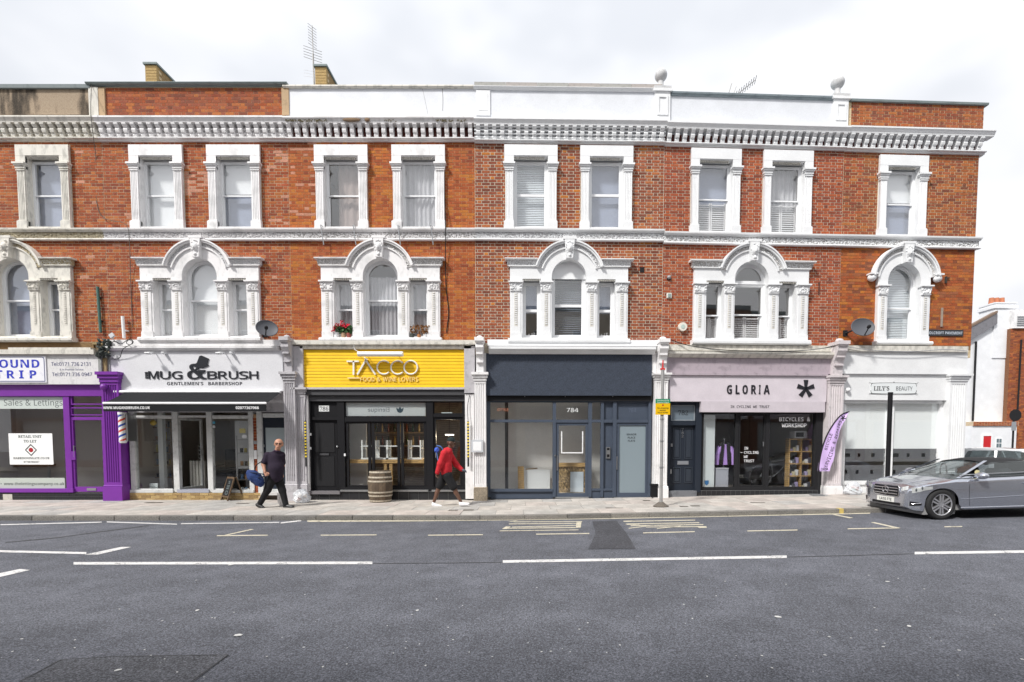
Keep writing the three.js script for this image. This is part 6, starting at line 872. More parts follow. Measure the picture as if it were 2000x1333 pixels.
const cabrio = { L: 4.70, wf: 0.83, wr: 3.59, detail: true, paint: silverPaint,
  W: [[0, 0.50], [0.05, 0.62], [0.15, 0.725], [0.35, 0.81], [0.8, 0.87], [1.5, 0.893], [3.6, 0.893], [4.3, 0.82], [4.6, 0.72], [4.7, 0.6]],
  low: [[0, 0.26], [0.15, 0.20], [0.5, 0.19], [1.2, 0.22], [3.2, 0.23], [4.2, 0.24], [4.7, 0.36]],
  sh: [[0, 0.56], [0.08, 0.64], [0.3, 0.72], [0.7, 0.80], [1.3, 0.885], [2.2, 0.92], [3.3, 0.965], [4.2, 0.96], [4.7, 0.80]],
  top: [[0, 0.60], [0.06, 0.70], [0.2, 0.79], [0.6, 0.88], [1.25, 0.975], [2, 0.99], [3.5, 1.0], [4.3, 1.02], [4.7, 0.84]],
  gh: { x0: 2.02, x1: 3.98, zt: 0.575, yt: 1.33, taper: true, cowl: [1.16, 0.95], mat: M(0.012, 0.012, 0.014, { roughness: 0.9 }), roof: [[2.0, 1.345], [2.4, 1.40], [2.9, 1.395], [3.4, 1.29], [3.98, 1.03]], win: [[[1.56, 0.94], [2.14, 1.30], [2.98, 1.325], [2.95, 0.97]], [[3.0, 0.97], [3.03, 1.32], [3.36, 1.22], [3.5, 1.0]]], pil: [[[1.18, 0.93], [1.26, 0.93], [2.09, 1.345], [2.0, 1.35]], [[1.26, 0.925], [1.56, 0.93], [1.62, 0.965], [1.42, 0.97]]], belt: [[1.3, 0.945], [2.0, 0.965], [3.0, 0.99], [3.6, 1.01]], mir: [1.62, 0.99] } };
{
  const S = 0.91, p = onGround(1838, 1016.5, 0), yaw = TH4 + 0.012;
  const car = thing('convertible_car', 'silver grey convertible with black soft top parked at the kerb', 'car', [0, 0, 0], 0);
  car.scale.setScalar(S); const k = buildCar(car, cabrio);
  const fx = cabrio.wf * S, nz = k.W(cabrio.wf) * S;
  car.rotation.set(0, yaw, Math.atan(GSLOPE)); car.position.set(p.x + 0.03 - fx * Math.cos(yaw) - nz * Math.sin(yaw), gy(p.x) - GSLOPE * fx, p.z - nz * Math.cos(yaw) + fx * Math.sin(yaw));
  // nose: grille, badge, lamps, plate, intakes
  const chrome = M(0.75, 0.75, 0.77, { metalness: 1, roughness: 0.12 }), blk = mat.black, nose = (z) => { const a = Math.abs(z); let x = 0; while (x < 0.9 && k.W(x) < a + 0.02) x += 0.004; return x; };
  const onNose = (z, y, out = 0.01) => V(nose(z) - out, y, z), patch = (z0, z1, y0, y1, out, n = 8) => gridGeo(n, 4, (u, v) => { const z = z0 + (z1 - z0) * u, y = y0 + (y1 - y0) * v, q = onNose(z, y, out); return [q.x + (y > 0.6 ? (y - 0.6) * 0.35 : 0), y, z]; });
  const gr = mesh('grille', patch(-0.36, 0.36, 0.465, 0.70, 0.012, 12), blk, car); for (const y of [0.51, 0.575, 0.64]) mesh('grille_bar', tube(Array.from({ length: 9 }, (_, i) => { const z = -0.35 + 0.0875 * i, q = onNose(z, y, 0.026); q.x += y > 0.6 ? (y - 0.6) * 0.35 : 0; return q; }), 0.014, 24, 6), chrome, gr);
  mesh('grille_frame', tube([[-0.36, 0.47], [-0.38, 0.6], [-0.34, 0.71], [0, 0.725], [0.34, 0.71], [0.38, 0.6], [0.36, 0.47], [0, 0.455], [-0.36, 0.47]].map(([z, y]) => { const q = onNose(z, y, 0.02); q.x += y > 0.6 ? (y - 0.6) * 0.35 : 0; return q; }), 0.012, 60, 6), chrome, gr);
  { const q = onNose(0, 0.585, 0.045), bd = [new THREE.TorusGeometry(0.088, 0.011, 8, 28).rotateY(Math.PI / 2).translate(q.x, q.y, 0)]; for (let i = 0; i < 3; i++) { const a = Math.PI / 2 + i * 2 * Math.PI / 3; bd.push(bar(V(q.x, q.y, 0), V(q.x, q.y + 0.085 * Math.sin(a), 0.085 * Math.cos(a)), 0.013, 0.004)); } mesh('badge', bd, chrome, gr); }
  { const q = onNose(0.0, 0.36, 0.02), pl = mesh('number_plate', bx(0.012, 0.111, 0.52, q.x - 0.008, 0.375, 0), M(0.80, 0.80, 0.76, { roughness: 0.4 }), car); const pg = new THREE.PlaneGeometry(0.5, 0.1).rotateY(-Math.PI / 2).translate(q.x - 0.0155, 0.375, 0); mesh('lettering', pg, printMat(512, 104, (x) => txt(x, 'LA10 FTE', 256, 56, 92, '#101012', { sx: 0.98 })), pl, true); }
  for (const s of [-1, 1]) {
    const lampC = M(0.74, 0.77, 0.77, { metalness: 0.5, roughness: 0.15, clearcoat: 1 });
    const lamp = (u0, u1, y0, y1) => gridGeo(10, 6, (u, v) => { const z = s * (u0 + (u1 - u0) * u), a = Math.abs(z), y = y0 + (y1 - y0) * v + 0.05 * u, q = onNose(z, y, 0.006); return [Math.min(q.x, 0.62) + (y - 0.6) * 0.25, y, z]; });
    const hl = mesh('headlight', lamp(0.44, 0.60, 0.585, 0.685), lampC, car); const along = gridGeo(14, 6, (u, v) => { const x = 0.10 + 0.52 * u, y = 0.565 + 0.10 * u + (0.13 - 0.06 * u) * v; return [x, y, s * (k.sz(x, y) + 0.006)]; }); mesh('lens', along, lampC, hl); mesh('lamp_eye', [[0.2, 0.645], [0.38, 0.695]].map(([x, y]) => new THREE.SphereGeometry(0.045, 12, 10).scale(1, 1, 0.4).translate(x, y, s * (k.sz(x, y) + 0.004))), M(0.25, 0.27, 0.28, { metalness: 0.8, roughness: 0.1 }), hl);
    mesh('side_intake', gridGeo(10, 4, (u, v) => { const x = 0.07 + 0.30 * u, y = 0.285 + 0.03 * u + 0.10 * v * (1 - 0.5 * u); return [x, y, s * (k.sz(x, y) + 0.005)]; }), blk, car); mesh('running_lamp', tube([[0.09, 0.33], [0.2, 0.345], [0.33, 0.36]].map(([x, y]) => V(x, y, s * (k.sz(x, y) + 0.012))), 0.012, 12, 6), chrome, car);
  }
  mesh('lower_intake', patch(-0.42, 0.42, 0.265, 0.32, 0.008, 12), blk, car);
  mesh('splitter', gridGeo(16, 3, (u, v) => { const z = -0.78 + 1.56 * u, q = onNose(z, 0.2, 0.012); return [q.x + 0.08 * v, 0.205 + 0.03 * (1 - v), z]; }), silverPaint, car);
  mesh('bonnet_line', [-1, 1].map((s) => tube([[0.22, 0.45], [0.6, 0.52], [1.1, 0.60]].map(([x, z]) => { const t = 0.62 + 0.38 * (1 - z / k.sec(x, 0.62)[0]), q = k.sec(x, t); return V(x, q[1] + 0.001, s * q[0]); }), 0.008, 16, 5)).flat(), silverPaint, car);
  mesh('wiper', [bar(V(1.2, 0.975, 0.1), V(1.3, 1.0, 0.62), 0.01), bar(V(1.18, 0.985, -0.5), V(1.28, 1.02, 0.05), 0.01)], mat.blackMatt, car);
  { const seat = M(0.06, 0.06, 0.065, { roughness: 0.8 }); for (const z of [-0.38, 0.38]) mesh('seat', [rb(0.22, 0.55, 0.46, 2.55, 0.85, z, 0.06), rb(0.12, 0.2, 0.26, 2.62, 1.2, z, 0.05)], seat, car); mesh('steering_wheel', new THREE.TorusGeometry(0.18, 0.016, 8, 24).rotateY(Math.PI / 2 - 0.4).translate(1.95, 0.95, -0.36), mat.blackMatt, car); mesh('dashboard', rb(0.35, 0.16, 1.4, 1.55, 0.88, 0, 0.05), seat, car); mesh('parking_disc', new THREE.CylinderGeometry(0.06, 0.06, 0.004, 16).rotateX(Math.PI / 2).translate(1.75, 1.06, 0.70), M(0.7, 0.62, 0.35, {}), car); }
}
scene.getObjectByName('convertible_car').traverse((m) => { if (!m.isMesh || /wheel$|rim|brake|barrel/.test(m.name)) return; const p = m.geometry.attributes.position; for (let i = 0; i < p.count; i++) { const x = p.getX(i), y = p.getY(i); if (x < 0.45) p.setX(i, 0.45 - (0.45 - x) * 0.42); if (y > 0.62) p.setY(i, 0.62 + (y - 0.62) * 0.84); } });   // short front overhang, low roof
{ // cars standing in the side street behind the convertible
  const hatch = (paint) => ({ L: 4.0, wf: 0.78, wr: 3.3, paint, W: [[0, 0.5], [0.15, 0.7], [0.5, 0.82], [1.2, 0.86], [3.3, 0.86], [3.8, 0.78], [4.0, 0.68]], low: [[0, 0.3], [0.5, 0.2], [3.6, 0.22], [4, 0.34]], sh: [[0, 0.6], [0.3, 0.74], [0.9, 0.86], [2, 0.92], [3.4, 0.98], [4, 0.9]], top: [[0, 0.66], [0.3, 0.82], [0.9, 0.97], [1.5, 1.0], [3.5, 1.02], [4, 0.92]],
    gh: { x0: 1.72, x1: 3.85, zt: 0.58, yt: 1.42, cowl: [0.98, 0.97], mat: paint, roof: [[1.7, 1.42], [2.3, 1.50], [3.2, 1.48], [3.85, 1.36]], win: [[[1.2, 0.97], [1.84, 1.38], [2.5, 1.41], [2.5, 0.98]], [[2.56, 0.98], [2.56, 1.41], [3.4, 1.38], [3.55, 1.03]]], pil: [[[1.02, 0.95], [1.16, 0.96], [1.82, 1.42], [1.7, 1.44]], [[2.49, 0.98], [2.57, 0.98], [2.57, 1.42], [2.49, 1.42]], [[3.55, 1.0], [3.4, 1.38], [3.6, 1.42], [3.9, 1.3], [3.95, 0.98]], [[1.8, 1.37], [3.5, 1.37], [3.6, 1.46], [1.7, 1.44]]], belt: [[1.1, 0.985], [2.5, 1.0], [3.6, 1.03]], mir: [1.2, 1.02] } });
  const white = M(0.80, 0.80, 0.80, { roughness: 0.3, clearcoat: 1 }), dark = M(0.03, 0.032, 0.04, { roughness: 0.3, clearcoat: 1 }), pale = M(0.55, 0.56, 0.58, { metalness: 0.4, roughness: 0.3, clearcoat: 1 });
  for (const [px, z, yaw, paint, lb] of [[1912, -8.2, 0.35, white, 'white hatchback parked in the side street behind the convertible'], [1962, -11.5, -0.3, dark, 'dark hatchback in the side street between two pale cars'], [1984, -6.0, 2.3, pale, 'pale silver hatchback in the side street by the brown brick building']]) {
    const p = onPlaneZ(px, 880, z), c = thing('hatchback_car', lb, 'car', [p.x, gy(p.x), z], yaw, 'cars parked in the side street'); c.scale.setScalar(0.93); const h = group('_'); c.remove(h); buildCar(c, hatch(paint)); h.removeFromParent(); for (const k of c.children) k.position.x -= 2;
  }
}

// ---------------------------------------------------------------- small things on the fronts
const inHouse = (h, name, label, cat, u, v, w, grp) => { const p = h.W(u, v, w); return thing(name, label, cat, p.toArray(), h.th, grp); };
const onWall = (h, name, label, cat, px, py, w = 0.0, grp) => { const [u, v] = h.P(px, py, w); return inHouse(h, name, label, cat, u, v, w, grp); };
const dishM = M(0.085, 0.09, 0.105, { roughness: 0.6 });
function dish(h, label, px, py, r, az, tilt, armSide) {
  const o = onWall(h, 'satellite_dish', label, 'satellite dish', px, py, 0.32, 'satellite dishes on the house walls');
  const b = new THREE.SphereGeometry(r * 1.7, 26, 8, 0, 6.2832, 0, 0.63).scale(1.08, 0.75, 0.94).rotateX(-Math.PI / 2).translate(0, 0, r * 1.25), sh = mesh('reflector', [b, new THREE.TorusGeometry(r, 0.012, 6, 40).scale(1.08, 0.94, 1).translate(0, 0, 0.19 * r)], dishM, o); sh.rotation.set(tilt, az, 0);
  const ar = mesh('feed_arm', [bar(V(0, -r * 0.9, 0.05), V(0, -r * 0.55, r * 1.15), 0.014), new THREE.SphereGeometry(0.045, 10, 8).scale(1, 1, 1.6).translate(0, -r * 0.5, r * 1.15)], mat.blackMatt, o); ar.rotation.set(tilt, az, 0);
  mesh('wall_mount', [bar(V(armSide * r * 0.9, -r * 0.3, -0.3), V(armSide * r * 0.5, -r * 0.1, -0.1), 0.022), bar(V(armSide * r * 0.5, -r * 0.1, -0.1), V(0, 0, -0.05), 0.022), bx(0.12, 0.16, 0.02, armSide * r * 0.9, -r * 0.3, -0.31)], mat.blackMatt, o);
}
dish(H[1], 'grey satellite dish beside the three part window over the barber sign', 521, 643, 0.23, 0.45, -0.35, -1);
dish(H[5], 'grey satellite dish beside the single arched window of the end house', 1684, 641, 0.26, -0.15, -0.3, -1);
{ // roof aerials
  const a = onPlaneZ(613, 160, -1.6), t = onPlaneZ(609, 50, -1.6), o = thing('roof_aerial', 'tall aerial mast with many rods beside the yellow brick party wall', 'aerial', [a.x, a.y - 1.2, -1.6]); const m = M(0.30, 0.29, 0.28, { metalness: 0.6, roughness: 0.5 }); const Lm = t.y - a.y + 1.2, top = V(t.x - a.x, Lm, 0);
  mesh('mast', bar(V(0.02, 0, 0), V(top.x * 0.5, Lm * 0.72, 0), 0.022), m, o); const d = V(-0.02, 1, 0.0); mesh('boom', bar(V(0.0, Lm * 0.6, 0), V(top.x, Lm, 0), 0.012), m, o);
  for (let k = 0; k < 13; k++) { const y = Lm * 0.66 + k * (Lm * 0.33) / 12, w = k < 5 ? 0.24 : 0.1, x = top.x * (y / Lm); mesh('rod', bar(V(x - w, y + 0.05, 0.05), V(x + w, y - 0.05, -0.05), 0.006), m, o); }
  mesh('reflector', [0, 1, 2].map((k) => bar(V(-0.28, Lm * 0.5 + k * 0.08, 0), V(0.24, Lm * 0.47 + k * 0.08, 0), 0.005)), M(0.6, 0.6, 0.62, { metalness: 0.5, roughness: 0.4 }), o);
  const b = onPlaneZ(1440, 182, -2.5), e = onPlaneZ(1476, 156, -2.5), y = thing('roof_aerial', 'thin slanting aerial with beads of rods above the bicycle shop roof', 'aerial', [b.x, b.y - 0.8, -2.5]); const q = (p) => p.clone().sub(y.position); const p0 = q(onPlaneZ(1438, 186, -2.5)), p1 = q(e); mesh('boom', bar(p0, p1, 0.01), m, y); mesh('mast', bar(V(p0.x, 0, 0), p0, 0.016), m, y); for (let k = 0; k < 9; k++) { const c = p0.clone().lerp(p1, k / 8); mesh('rod', bar(c.clone().add(V(-0.02, 0.05, 0.12)), c.clone().add(V(0.02, -0.05, -0.12)), 0.008), mat.blackMatt, y); }
  mesh('side_rods', [bar(q(onPlaneZ(1424, 181, -2.5)), q(onPlaneZ(1429.5, 163, -2.5)), 0.012), bar(q(onPlaneZ(1434, 181, -2.5)), q(onPlaneZ(1438.5, 169, -2.5)), 0.008)], m, y);
}
{ // pipes, lamps, boxes and plates
  let o = onWall(H[0], 'cut_pipe', 'green painted length of pipe standing on the wall beside the purple pilaster', 'pipe', 196, 650, 0.06); mesh('pipe', [bar(V(0, 0, 0), V(-0.03, 1.17, 0), 0.035, 0.035, 10)], M(0.05, 0.13, 0.11, { roughness: 0.6 }), o); mesh('clip', [bx(0.09, 0.03, 0.06, -0.01, 0.3, -0.03), bx(0.09, 0.03, 0.06, -0.02, 0.9, -0.03)], mat.blackMatt, o);
  o = onWall(H[1], 'cut_pipe', 'short white pipe standing on the barber shop cornice', 'pipe', 242, 661, 0.1); mesh('pipe', bar(V(0, 0, 0), V(-0.02, 0.56, 0), 0.038, 0.038, 12), mat.upvc, o); mesh('clip', bx(0.1, 0.03, 0.1, 0, 0.2, -0.05), mat.upvc, o);
  o = onWall(H[1], 'floodlight', 'small square floodlight above the purple pilaster', 'light fitting', 218, 656, 0.25); mesh('head', rb(0.12, 0.11, 0.05, 0, 0, 0, 0.012).rotateZ(0.6), M(0.6, 0.62, 0.64, { roughness: 0.3 }), o); mesh('stalk', [bar(V(0.02, -0.05, 0), V(0.05, -0.15, -0.02), 0.012), bar(V(0.05, -0.15, -0.02), V(0.05, -0.18, -0.25), 0.012)], mat.steel, o);
  o = onWall(H[4], 'alarm_box', 'round white alarm box on red brick beside the three part window', 'alarm', 1333, 639, 0.03); mesh('case', new THREE.CylinderGeometry(0.11, 0.115, 0.1, 24).rotateX(Math.PI / 2), M(0.74, 0.72, 0.64, { roughness: 0.4 }), o); mesh('badge', new THREE.CylinderGeometry(0.055, 0.055, 0.012, 20).rotateX(Math.PI / 2).translate(0, 0, 0.052), M(0.45, 0.55, 0.50, {}), o);
  o = onWall(H[3], 'vent_hole', 'dark square vent hole in brown brick beside the arched window', 'vent', 1254, 527.5, 0.004); mesh('hole', bx(0.11, 0.13, 0.012), mat.blackMatt, o); mesh('rim', [bx(0.14, 0.02, 0.02, 0, 0.075, 0)], PALM.brown[3], o);
  o = onWall(H[4], 'bulkhead_lamp', 'small bulkhead lamp on brick above the junction box', 'lamp', 1307, 542, 0.02); mesh('lamp_body', new THREE.SphereGeometry(0.055, 12, 10), M(0.3, 0.3, 0.31, { roughness: 0.3 }), o); mesh('lamp_back', bx(0.1, 0.06, 0.03, 0, -0.03, -0.01), mat.blackMatt, o);
  o = onWall(H[4], 'junction_box', 'small pale junction box on the brick between two arched windows', 'box', 1307, 578, 0.02); mesh('box', rb(0.13, 0.13, 0.05, 0, 0, 0, 0.01), M(0.66, 0.66, 0.60, {}), o); mesh('lid', bx(0.07, 0.09, 0.012, 0, 0, 0.03), M(0.25, 0.32, 0.31, {}), o);
  o = onWall(H[4], 'wall_tie', 'thin rusty iron tie on red brick beside the shuttered window', 'wall tie', 1600, 563, 0.01); mesh('tie', bx(0.025, 0.32, 0.02), M(0.10, 0.04, 0.03, { roughness: 0.9 }), o);
  o = onWall(H[5], 'iron_bracket', 'small dark iron bracket in orange brick above the street name plate', 'bracket', 1848, 547, 0.03); mesh('bracket', [bx(0.03, 0.17, 0.05), bx(0.1, 0.025, 0.03, 0.05, 0.05, 0)], M(0.04, 0.035, 0.03, { roughness: 0.9 }), o);
  o = onWall(H[5], 'iron_strip', 'upright pale strip on the orange wall over the street name plate', 'strip', 1840, 620, 0.015); mesh('strip', bx(0.05, 0.5, 0.025), M(0.36, 0.30, 0.26, { map: T_aged, mapM: 0.3, roughness: 0.8 }), o);
  o = onWall(H[5], 'street_name_plate', 'black street name plate with pale lettering on the end house', 'street sign', 1845, 650.5, 0.02); { const [a, b, c, d] = H[5].rect(1808, 644.5, 1882, 657, 0.02); mesh('plate', bx(b - a, d - c, 0.012), M(0.025, 0.027, 0.032, { roughness: 0.5 }), o); mesh('lettering', new THREE.PlaneGeometry(b - a, d - c).translate(0, 0, 0.0085), printMat(1024, 170, (x) => txt(x, 'HOLCROFT PAVEMENT', 512, 90, 100, '#b9c2ce', { sx: 0.92 })), o, true); }
  for (const [px, k] of [[629, 0], [692, 1], [779, 2], [843, 3]]) { o = onWall(H[2], 'drying_line_bracket', 'thin metal bracket hooked over the carved band below the upper windows', 'bracket', px + 3, 477, 0.14, 'brackets along the carved band'); mesh('rod', bar(V(0, -0.02, 0), V(-0.05, 0.46, 0.05), 0.014), mat.steel, o); mesh('hook', [bar(V(-0.05, 0.46, 0.05), V(0.0, 0.44, -0.1), 0.012)], mat.steel, o); }
}
{ // cables
  const run = (h, label, pts, r, m = mat.blackMatt) => { const o = tag(mesh('wall_cable', tube(pts.map(([x, y, w]) => { const [u, v] = h.P(x, y, w); return V(u, v, w); }), r, 60, 5), m), label, 'cable', 'cables on the house fronts'); o.position.copy(h.o); o.rotation.y = h.th; };
  run(H[1], 'thin cable running down the wall from the cornice beside the barber windows', [[178, 166, 0.06], [177, 224, 0.40], [181, 262, 0.3], [186, 300, 0.03], [196, 420, 0.03], [247, 440, 0.15], [252, 470, 0.12], [255, 560, 0.02], [258, 640, 0.02]], 0.008, M(0.12, 0.11, 0.10, { roughness: 0.9 }));
  run(H[2], 'dark cable down the orange wall beside the curtained window', [[866, 280, 0.02], [868, 370, 0.02], [870, 443, 0.16], [870, 470, 0.11], [871, 560, 0.02], [876, 610, 0.02], [872, 650, 0.02]], 0.012);
  run(H[2], 'white cable from the cornice down to the sign light', [[691, 674, 0.22], [692, 682, 0.2], [699, 687, 0.25]], 0.007, mat.upvc);
  run(H[4], 'black cable sagging along the ledge above the lilac sign', [[1310, 664, 0.1], [1340, 674, 0.2], [1400, 683, 0.28], [1480, 686, 0.3], [1570, 685, 0.28], [1633, 677, 0.25]], 0.011);
  run(H[4], 'second thin cable looping over the ledge to the sign wall', [[1312, 668, 0.12], [1360, 678, 0.24], [1420, 687, 0.29], [1520, 688, 0.29], [1600, 682, 0.28], [1632, 674, 0.25]], 0.006, M(0.25, 0.25, 0.25, {}));
  run(H[5], 'grey cable along the ledge over the salon', [[1646, 676, 0.26], [1700, 684, 0.27], [1780, 687, 0.27], [1850, 683, 0.27], [1889, 686, 0.27]], 0.010, M(0.3, 0.3, 0.32, {}));
  run(H[1], 'loops of loose cable on the ledge above the barber sign', [[212, 680, 0.2], [222, 667, 0.24], [236, 672, 0.24], [250, 664, 0.24], [258, 668, 0.25], [254, 674, 0.25], [246, 670, 0.25], [254, 663, 0.25], [260, 669, 0.25], [240, 682, 0.24], [232, 700, 0.13], [216, 702, 0.13]], 0.009);
  { // broken console over the purple pilaster: timber, lead and dirt
    const h = H[0], r = [M(0.05, 0.06, 0.055, { roughness: 0.9 }), M(0.33, 0.25, 0.13, { map: T_aged, mapM: 0.3, roughness: 0.9 }), M(0.30, 0.32, 0.32, { map: T_aged, mapM: 0.3, roughness: 0.8 })], q = (x0, y0, x1, y1, w, d) => h.box(x0, y0, x1, y1, w, d), p = mesh('broken_console', [q(195, 695, 214, 727, 0.12, 0.2), q(191, 690, 197, 726, 0.2, 0.3)], r[2], h.g); mesh('rotten_timber', [q(198, 700, 207, 727, 0.16, 0.05).rotateZ(0.0), q(180, 668, 200, 673, 0.1, 0.2)], r[1], p); mesh('debris', lumps(60, (a) => { const [u, v] = h.P(188 + a() * 26, 664 + a() * 34, 0.2); return [u, v, 0.1 + a() * 0.2]; }, 0.055, 8), r[0], p); }
}
// window-sill plants
function plantPot(h, label, px, py, w, pots, leaf, flower, n, seed, spread) {
  const o = onWall(h, 'potted_plants', label, 'plants', px, py, w), r0 = mulberry(seed); for (const [x, s, c] of pots) mesh('pot', new THREE.CylinderGeometry(0.075 * s, 0.055 * s, 0.15 * s, 14).translate(x, 0.075 * s, 0), c, o);
  const lf = [], fl = []; for (let k = 0; k < n; k++) { const a = r0() * 6.28, d = Math.sqrt(r0()), x = (r0() - 0.5) * spread, y = 0.13 + r0() * 0.2; lf.push(new THREE.CircleGeometry(0.028, 6).rotateX(-1 + r0() * 1.4).rotateY(r0() * 6.28).translate(x, y, 0.1 * d * Math.sin(a))); }
  mesh('foliage', lf, leaf, o); mesh('stems', Array.from({ length: 9 }, (_, k) => bar(V((k / 8 - 0.5) * spread * 0.5, 0.12, 0), V((k / 8 - 0.5) * spread, 0.32, (k % 3 - 1) * 0.04), 0.005)), leaf, o);
  if (flower) { const heads = [[-0.20, 0.27], [-0.09, 0.33], [0.02, 0.32], [0.09, 0.29], [0.0, 0.40], [-0.15, 0.34], [0.14, 0.33], [-0.24, 0.20]]; for (const [x, y] of heads) { const g = []; for (let k = 0; k < 16; k++) g.push(new THREE.CircleGeometry(0.02, 5).rotateX(r0() * 3).rotateY(r0() * 6).translate(x + (r0() - 0.5) * 0.08, y + (r0() - 0.5) * 0.07, 0.06 + r0() * 0.05)); mesh('flower_head', g, flower, o); } }
}
plantPot(H[2], 'red geraniums in pots on the curtained window sill', 671, 661.5, 0.08, [[-0.18, 1, mat.upvc], [0.0, 0.9, M(0.45, 0.30, 0.18, {})], [0.14, 0.9, M(0.30, 0.08, 0.06, {})]], M(0.045, 0.12, 0.035, { roughness: 0.8 }), M(0.72, 0.02, 0.06, { roughness: 0.7 }), 240, 4, 0.46);
plantPot(H[2], 'dried brown plants in small pots on the sill above the yellow sign', 820, 661.5, 0.08, [[-0.2, 0.8, M(0.06, 0.07, 0.06, {})], [-0.02, 0.7, M(0.42, 0.18, 0.07, {})], [0.14, 0.7, mat.upvc]], M(0.20, 0.09, 0.03, { roughness: 0.9 }), null, 90, 6, 0.5);

// ---------------------------------------------------------------- inside the shops
{ // restaurant: window counter with upturned chairs
  const h = H[2], f = FLOOR[2], [a] = h.P(679, 900, -0.4), [b] = h.P(836, 900, -0.4), vt = h.P(760, 898, -0.3)[1];
  const o = inHouse(h, 'window_counter', 'pale pine counter behind the restaurant glass', 'counter', (a + b) / 2, f, -0.45); const W = b - a, Ht = vt - f; mesh('top', bx(W, 0.10, 0.4, 0, Ht - 0.05, 0), mat.pine, o); for (const s of [-0.48, -0.02, 0.05, 0.48]) mesh('leg', bx(0.08, Ht - 0.08, 0.06, W * s, (Ht - 0.08) / 2, 0.15), mat.pine, o); mesh('rail', bx(W, 0.08, 0.04, 0, 0.12, 0.15), mat.pine, o);
  const cm = M(0.80, 0.81, 0.80, { roughness: 0.5 });
  [722, 748, 770, 812].forEach((px, k) => { const [u] = h.P(px, 880, -0.45), c = inHouse(h, 'upturned_chair', ['white chair upturned on the counter behind the left black post', 'white chair upturned on the counter above the barrel', 'white chair upturned on the counter right of the barrel', 'white chair upturned alone at the end of the counter'][k], 'chair', u, vt, -0.45, 'chairs upturned on the counter'); for (const [x, z] of [[-0.16, 0.15], [0.16, 0.15], [-0.16, -0.15], [0.16, -0.15]]) mesh('leg', bx(0.035, 0.5, 0.035, x, 0.27, z), cm, c); mesh('seat', bx(0.38, 0.04, 0.36, 0, 0.022, 0), cm, c); for (const z of [0.15, -0.15]) mesh('stretcher', bx(0.3, 0.03, 0.025, 0, 0.36, z), cm, c); mesh('stretcher', [bx(0.025, 0.03, 0.3, -0.16, 0.3, 0), bx(0.025, 0.03, 0.3, 0.16, 0.3, 0)], cm, c); });
  const sh = inHouse(h, 'bottle_shelf', 'timber wall shelf of bottles deep inside the restaurant', 'shelf', h.L * 0.42, f + 1.3, -3.2); for (let k = 0; k < 3; k++) mesh('shelf_board', bx(2.2, 0.04, 0.25, 0, k * 0.42, 0), mat.oak, sh); const bt = new THREE.LatheGeometry([[0.001, 0], [0.035, 0], [0.035, 0.17], [0.014, 0.23], [0.014, 0.29], [0.001, 0.29]].map(([x, y]) => new THREE.Vector2(x, y)), 10), bc = [M(0.02, 0.05, 0.02, { roughness: 0.2 }), M(0.2, 0.05, 0.02, { roughness: 0.2 }), M(0.45, 0.3, 0.1, { roughness: 0.2 })]; for (let k = 0; k < 3; k++) for (let q = 0; q < 11; q++) mesh('bottle', bt.clone().translate(-1 + q * 0.2, 0.02 + k * 0.42, 0), bc[(k + q * 2) % 3], sh);
  const cur = inHouse(h, 'white_partition', 'plain white partition just inside the restaurant windows', 'partition', h.P(697, 870, -0.9)[0], f, -0.9); mesh('board', bx(0.55, 2.5, 0.05, 0, 1.25, 0), mat.upvc, cur); mesh('foot', bx(0.8, 0.05, 0.3, 0, 0.03, 0), mat.oak, cur);
  for (const [px, lb] of [[878, 'lit flat ceiling lamp seen through the restaurant door']]) { const lp = inHouse(h, 'ceiling_lamp', lb, 'lamp', h.P(px, px > 800 ? 851 : 812, -1.4)[0], h.P(px, px > 800 ? 851 : 812, -1.4)[1] + 0.02, -1.4); mesh('lamp_disc', new THREE.CylinderGeometry(0.13, 0.13, 0.03, 20), M(0.9, 0.88, 0.8, { emissive: new THREE.Color(1, 0.93, 0.8), emissiveIntensity: 2.2 }), lp); mesh('cord', bar(V(0, 0, 0), V(0, h.v.base - 0.95 - lp.position.y, 0), 0.006), mat.blackMatt, lp); const pl = new THREE.PointLight(0xffe9c8, 3.5, 0, 2); pl.position.set(0, -0.06, 0); pl.castShadow = true; lp.add(pl); }
}
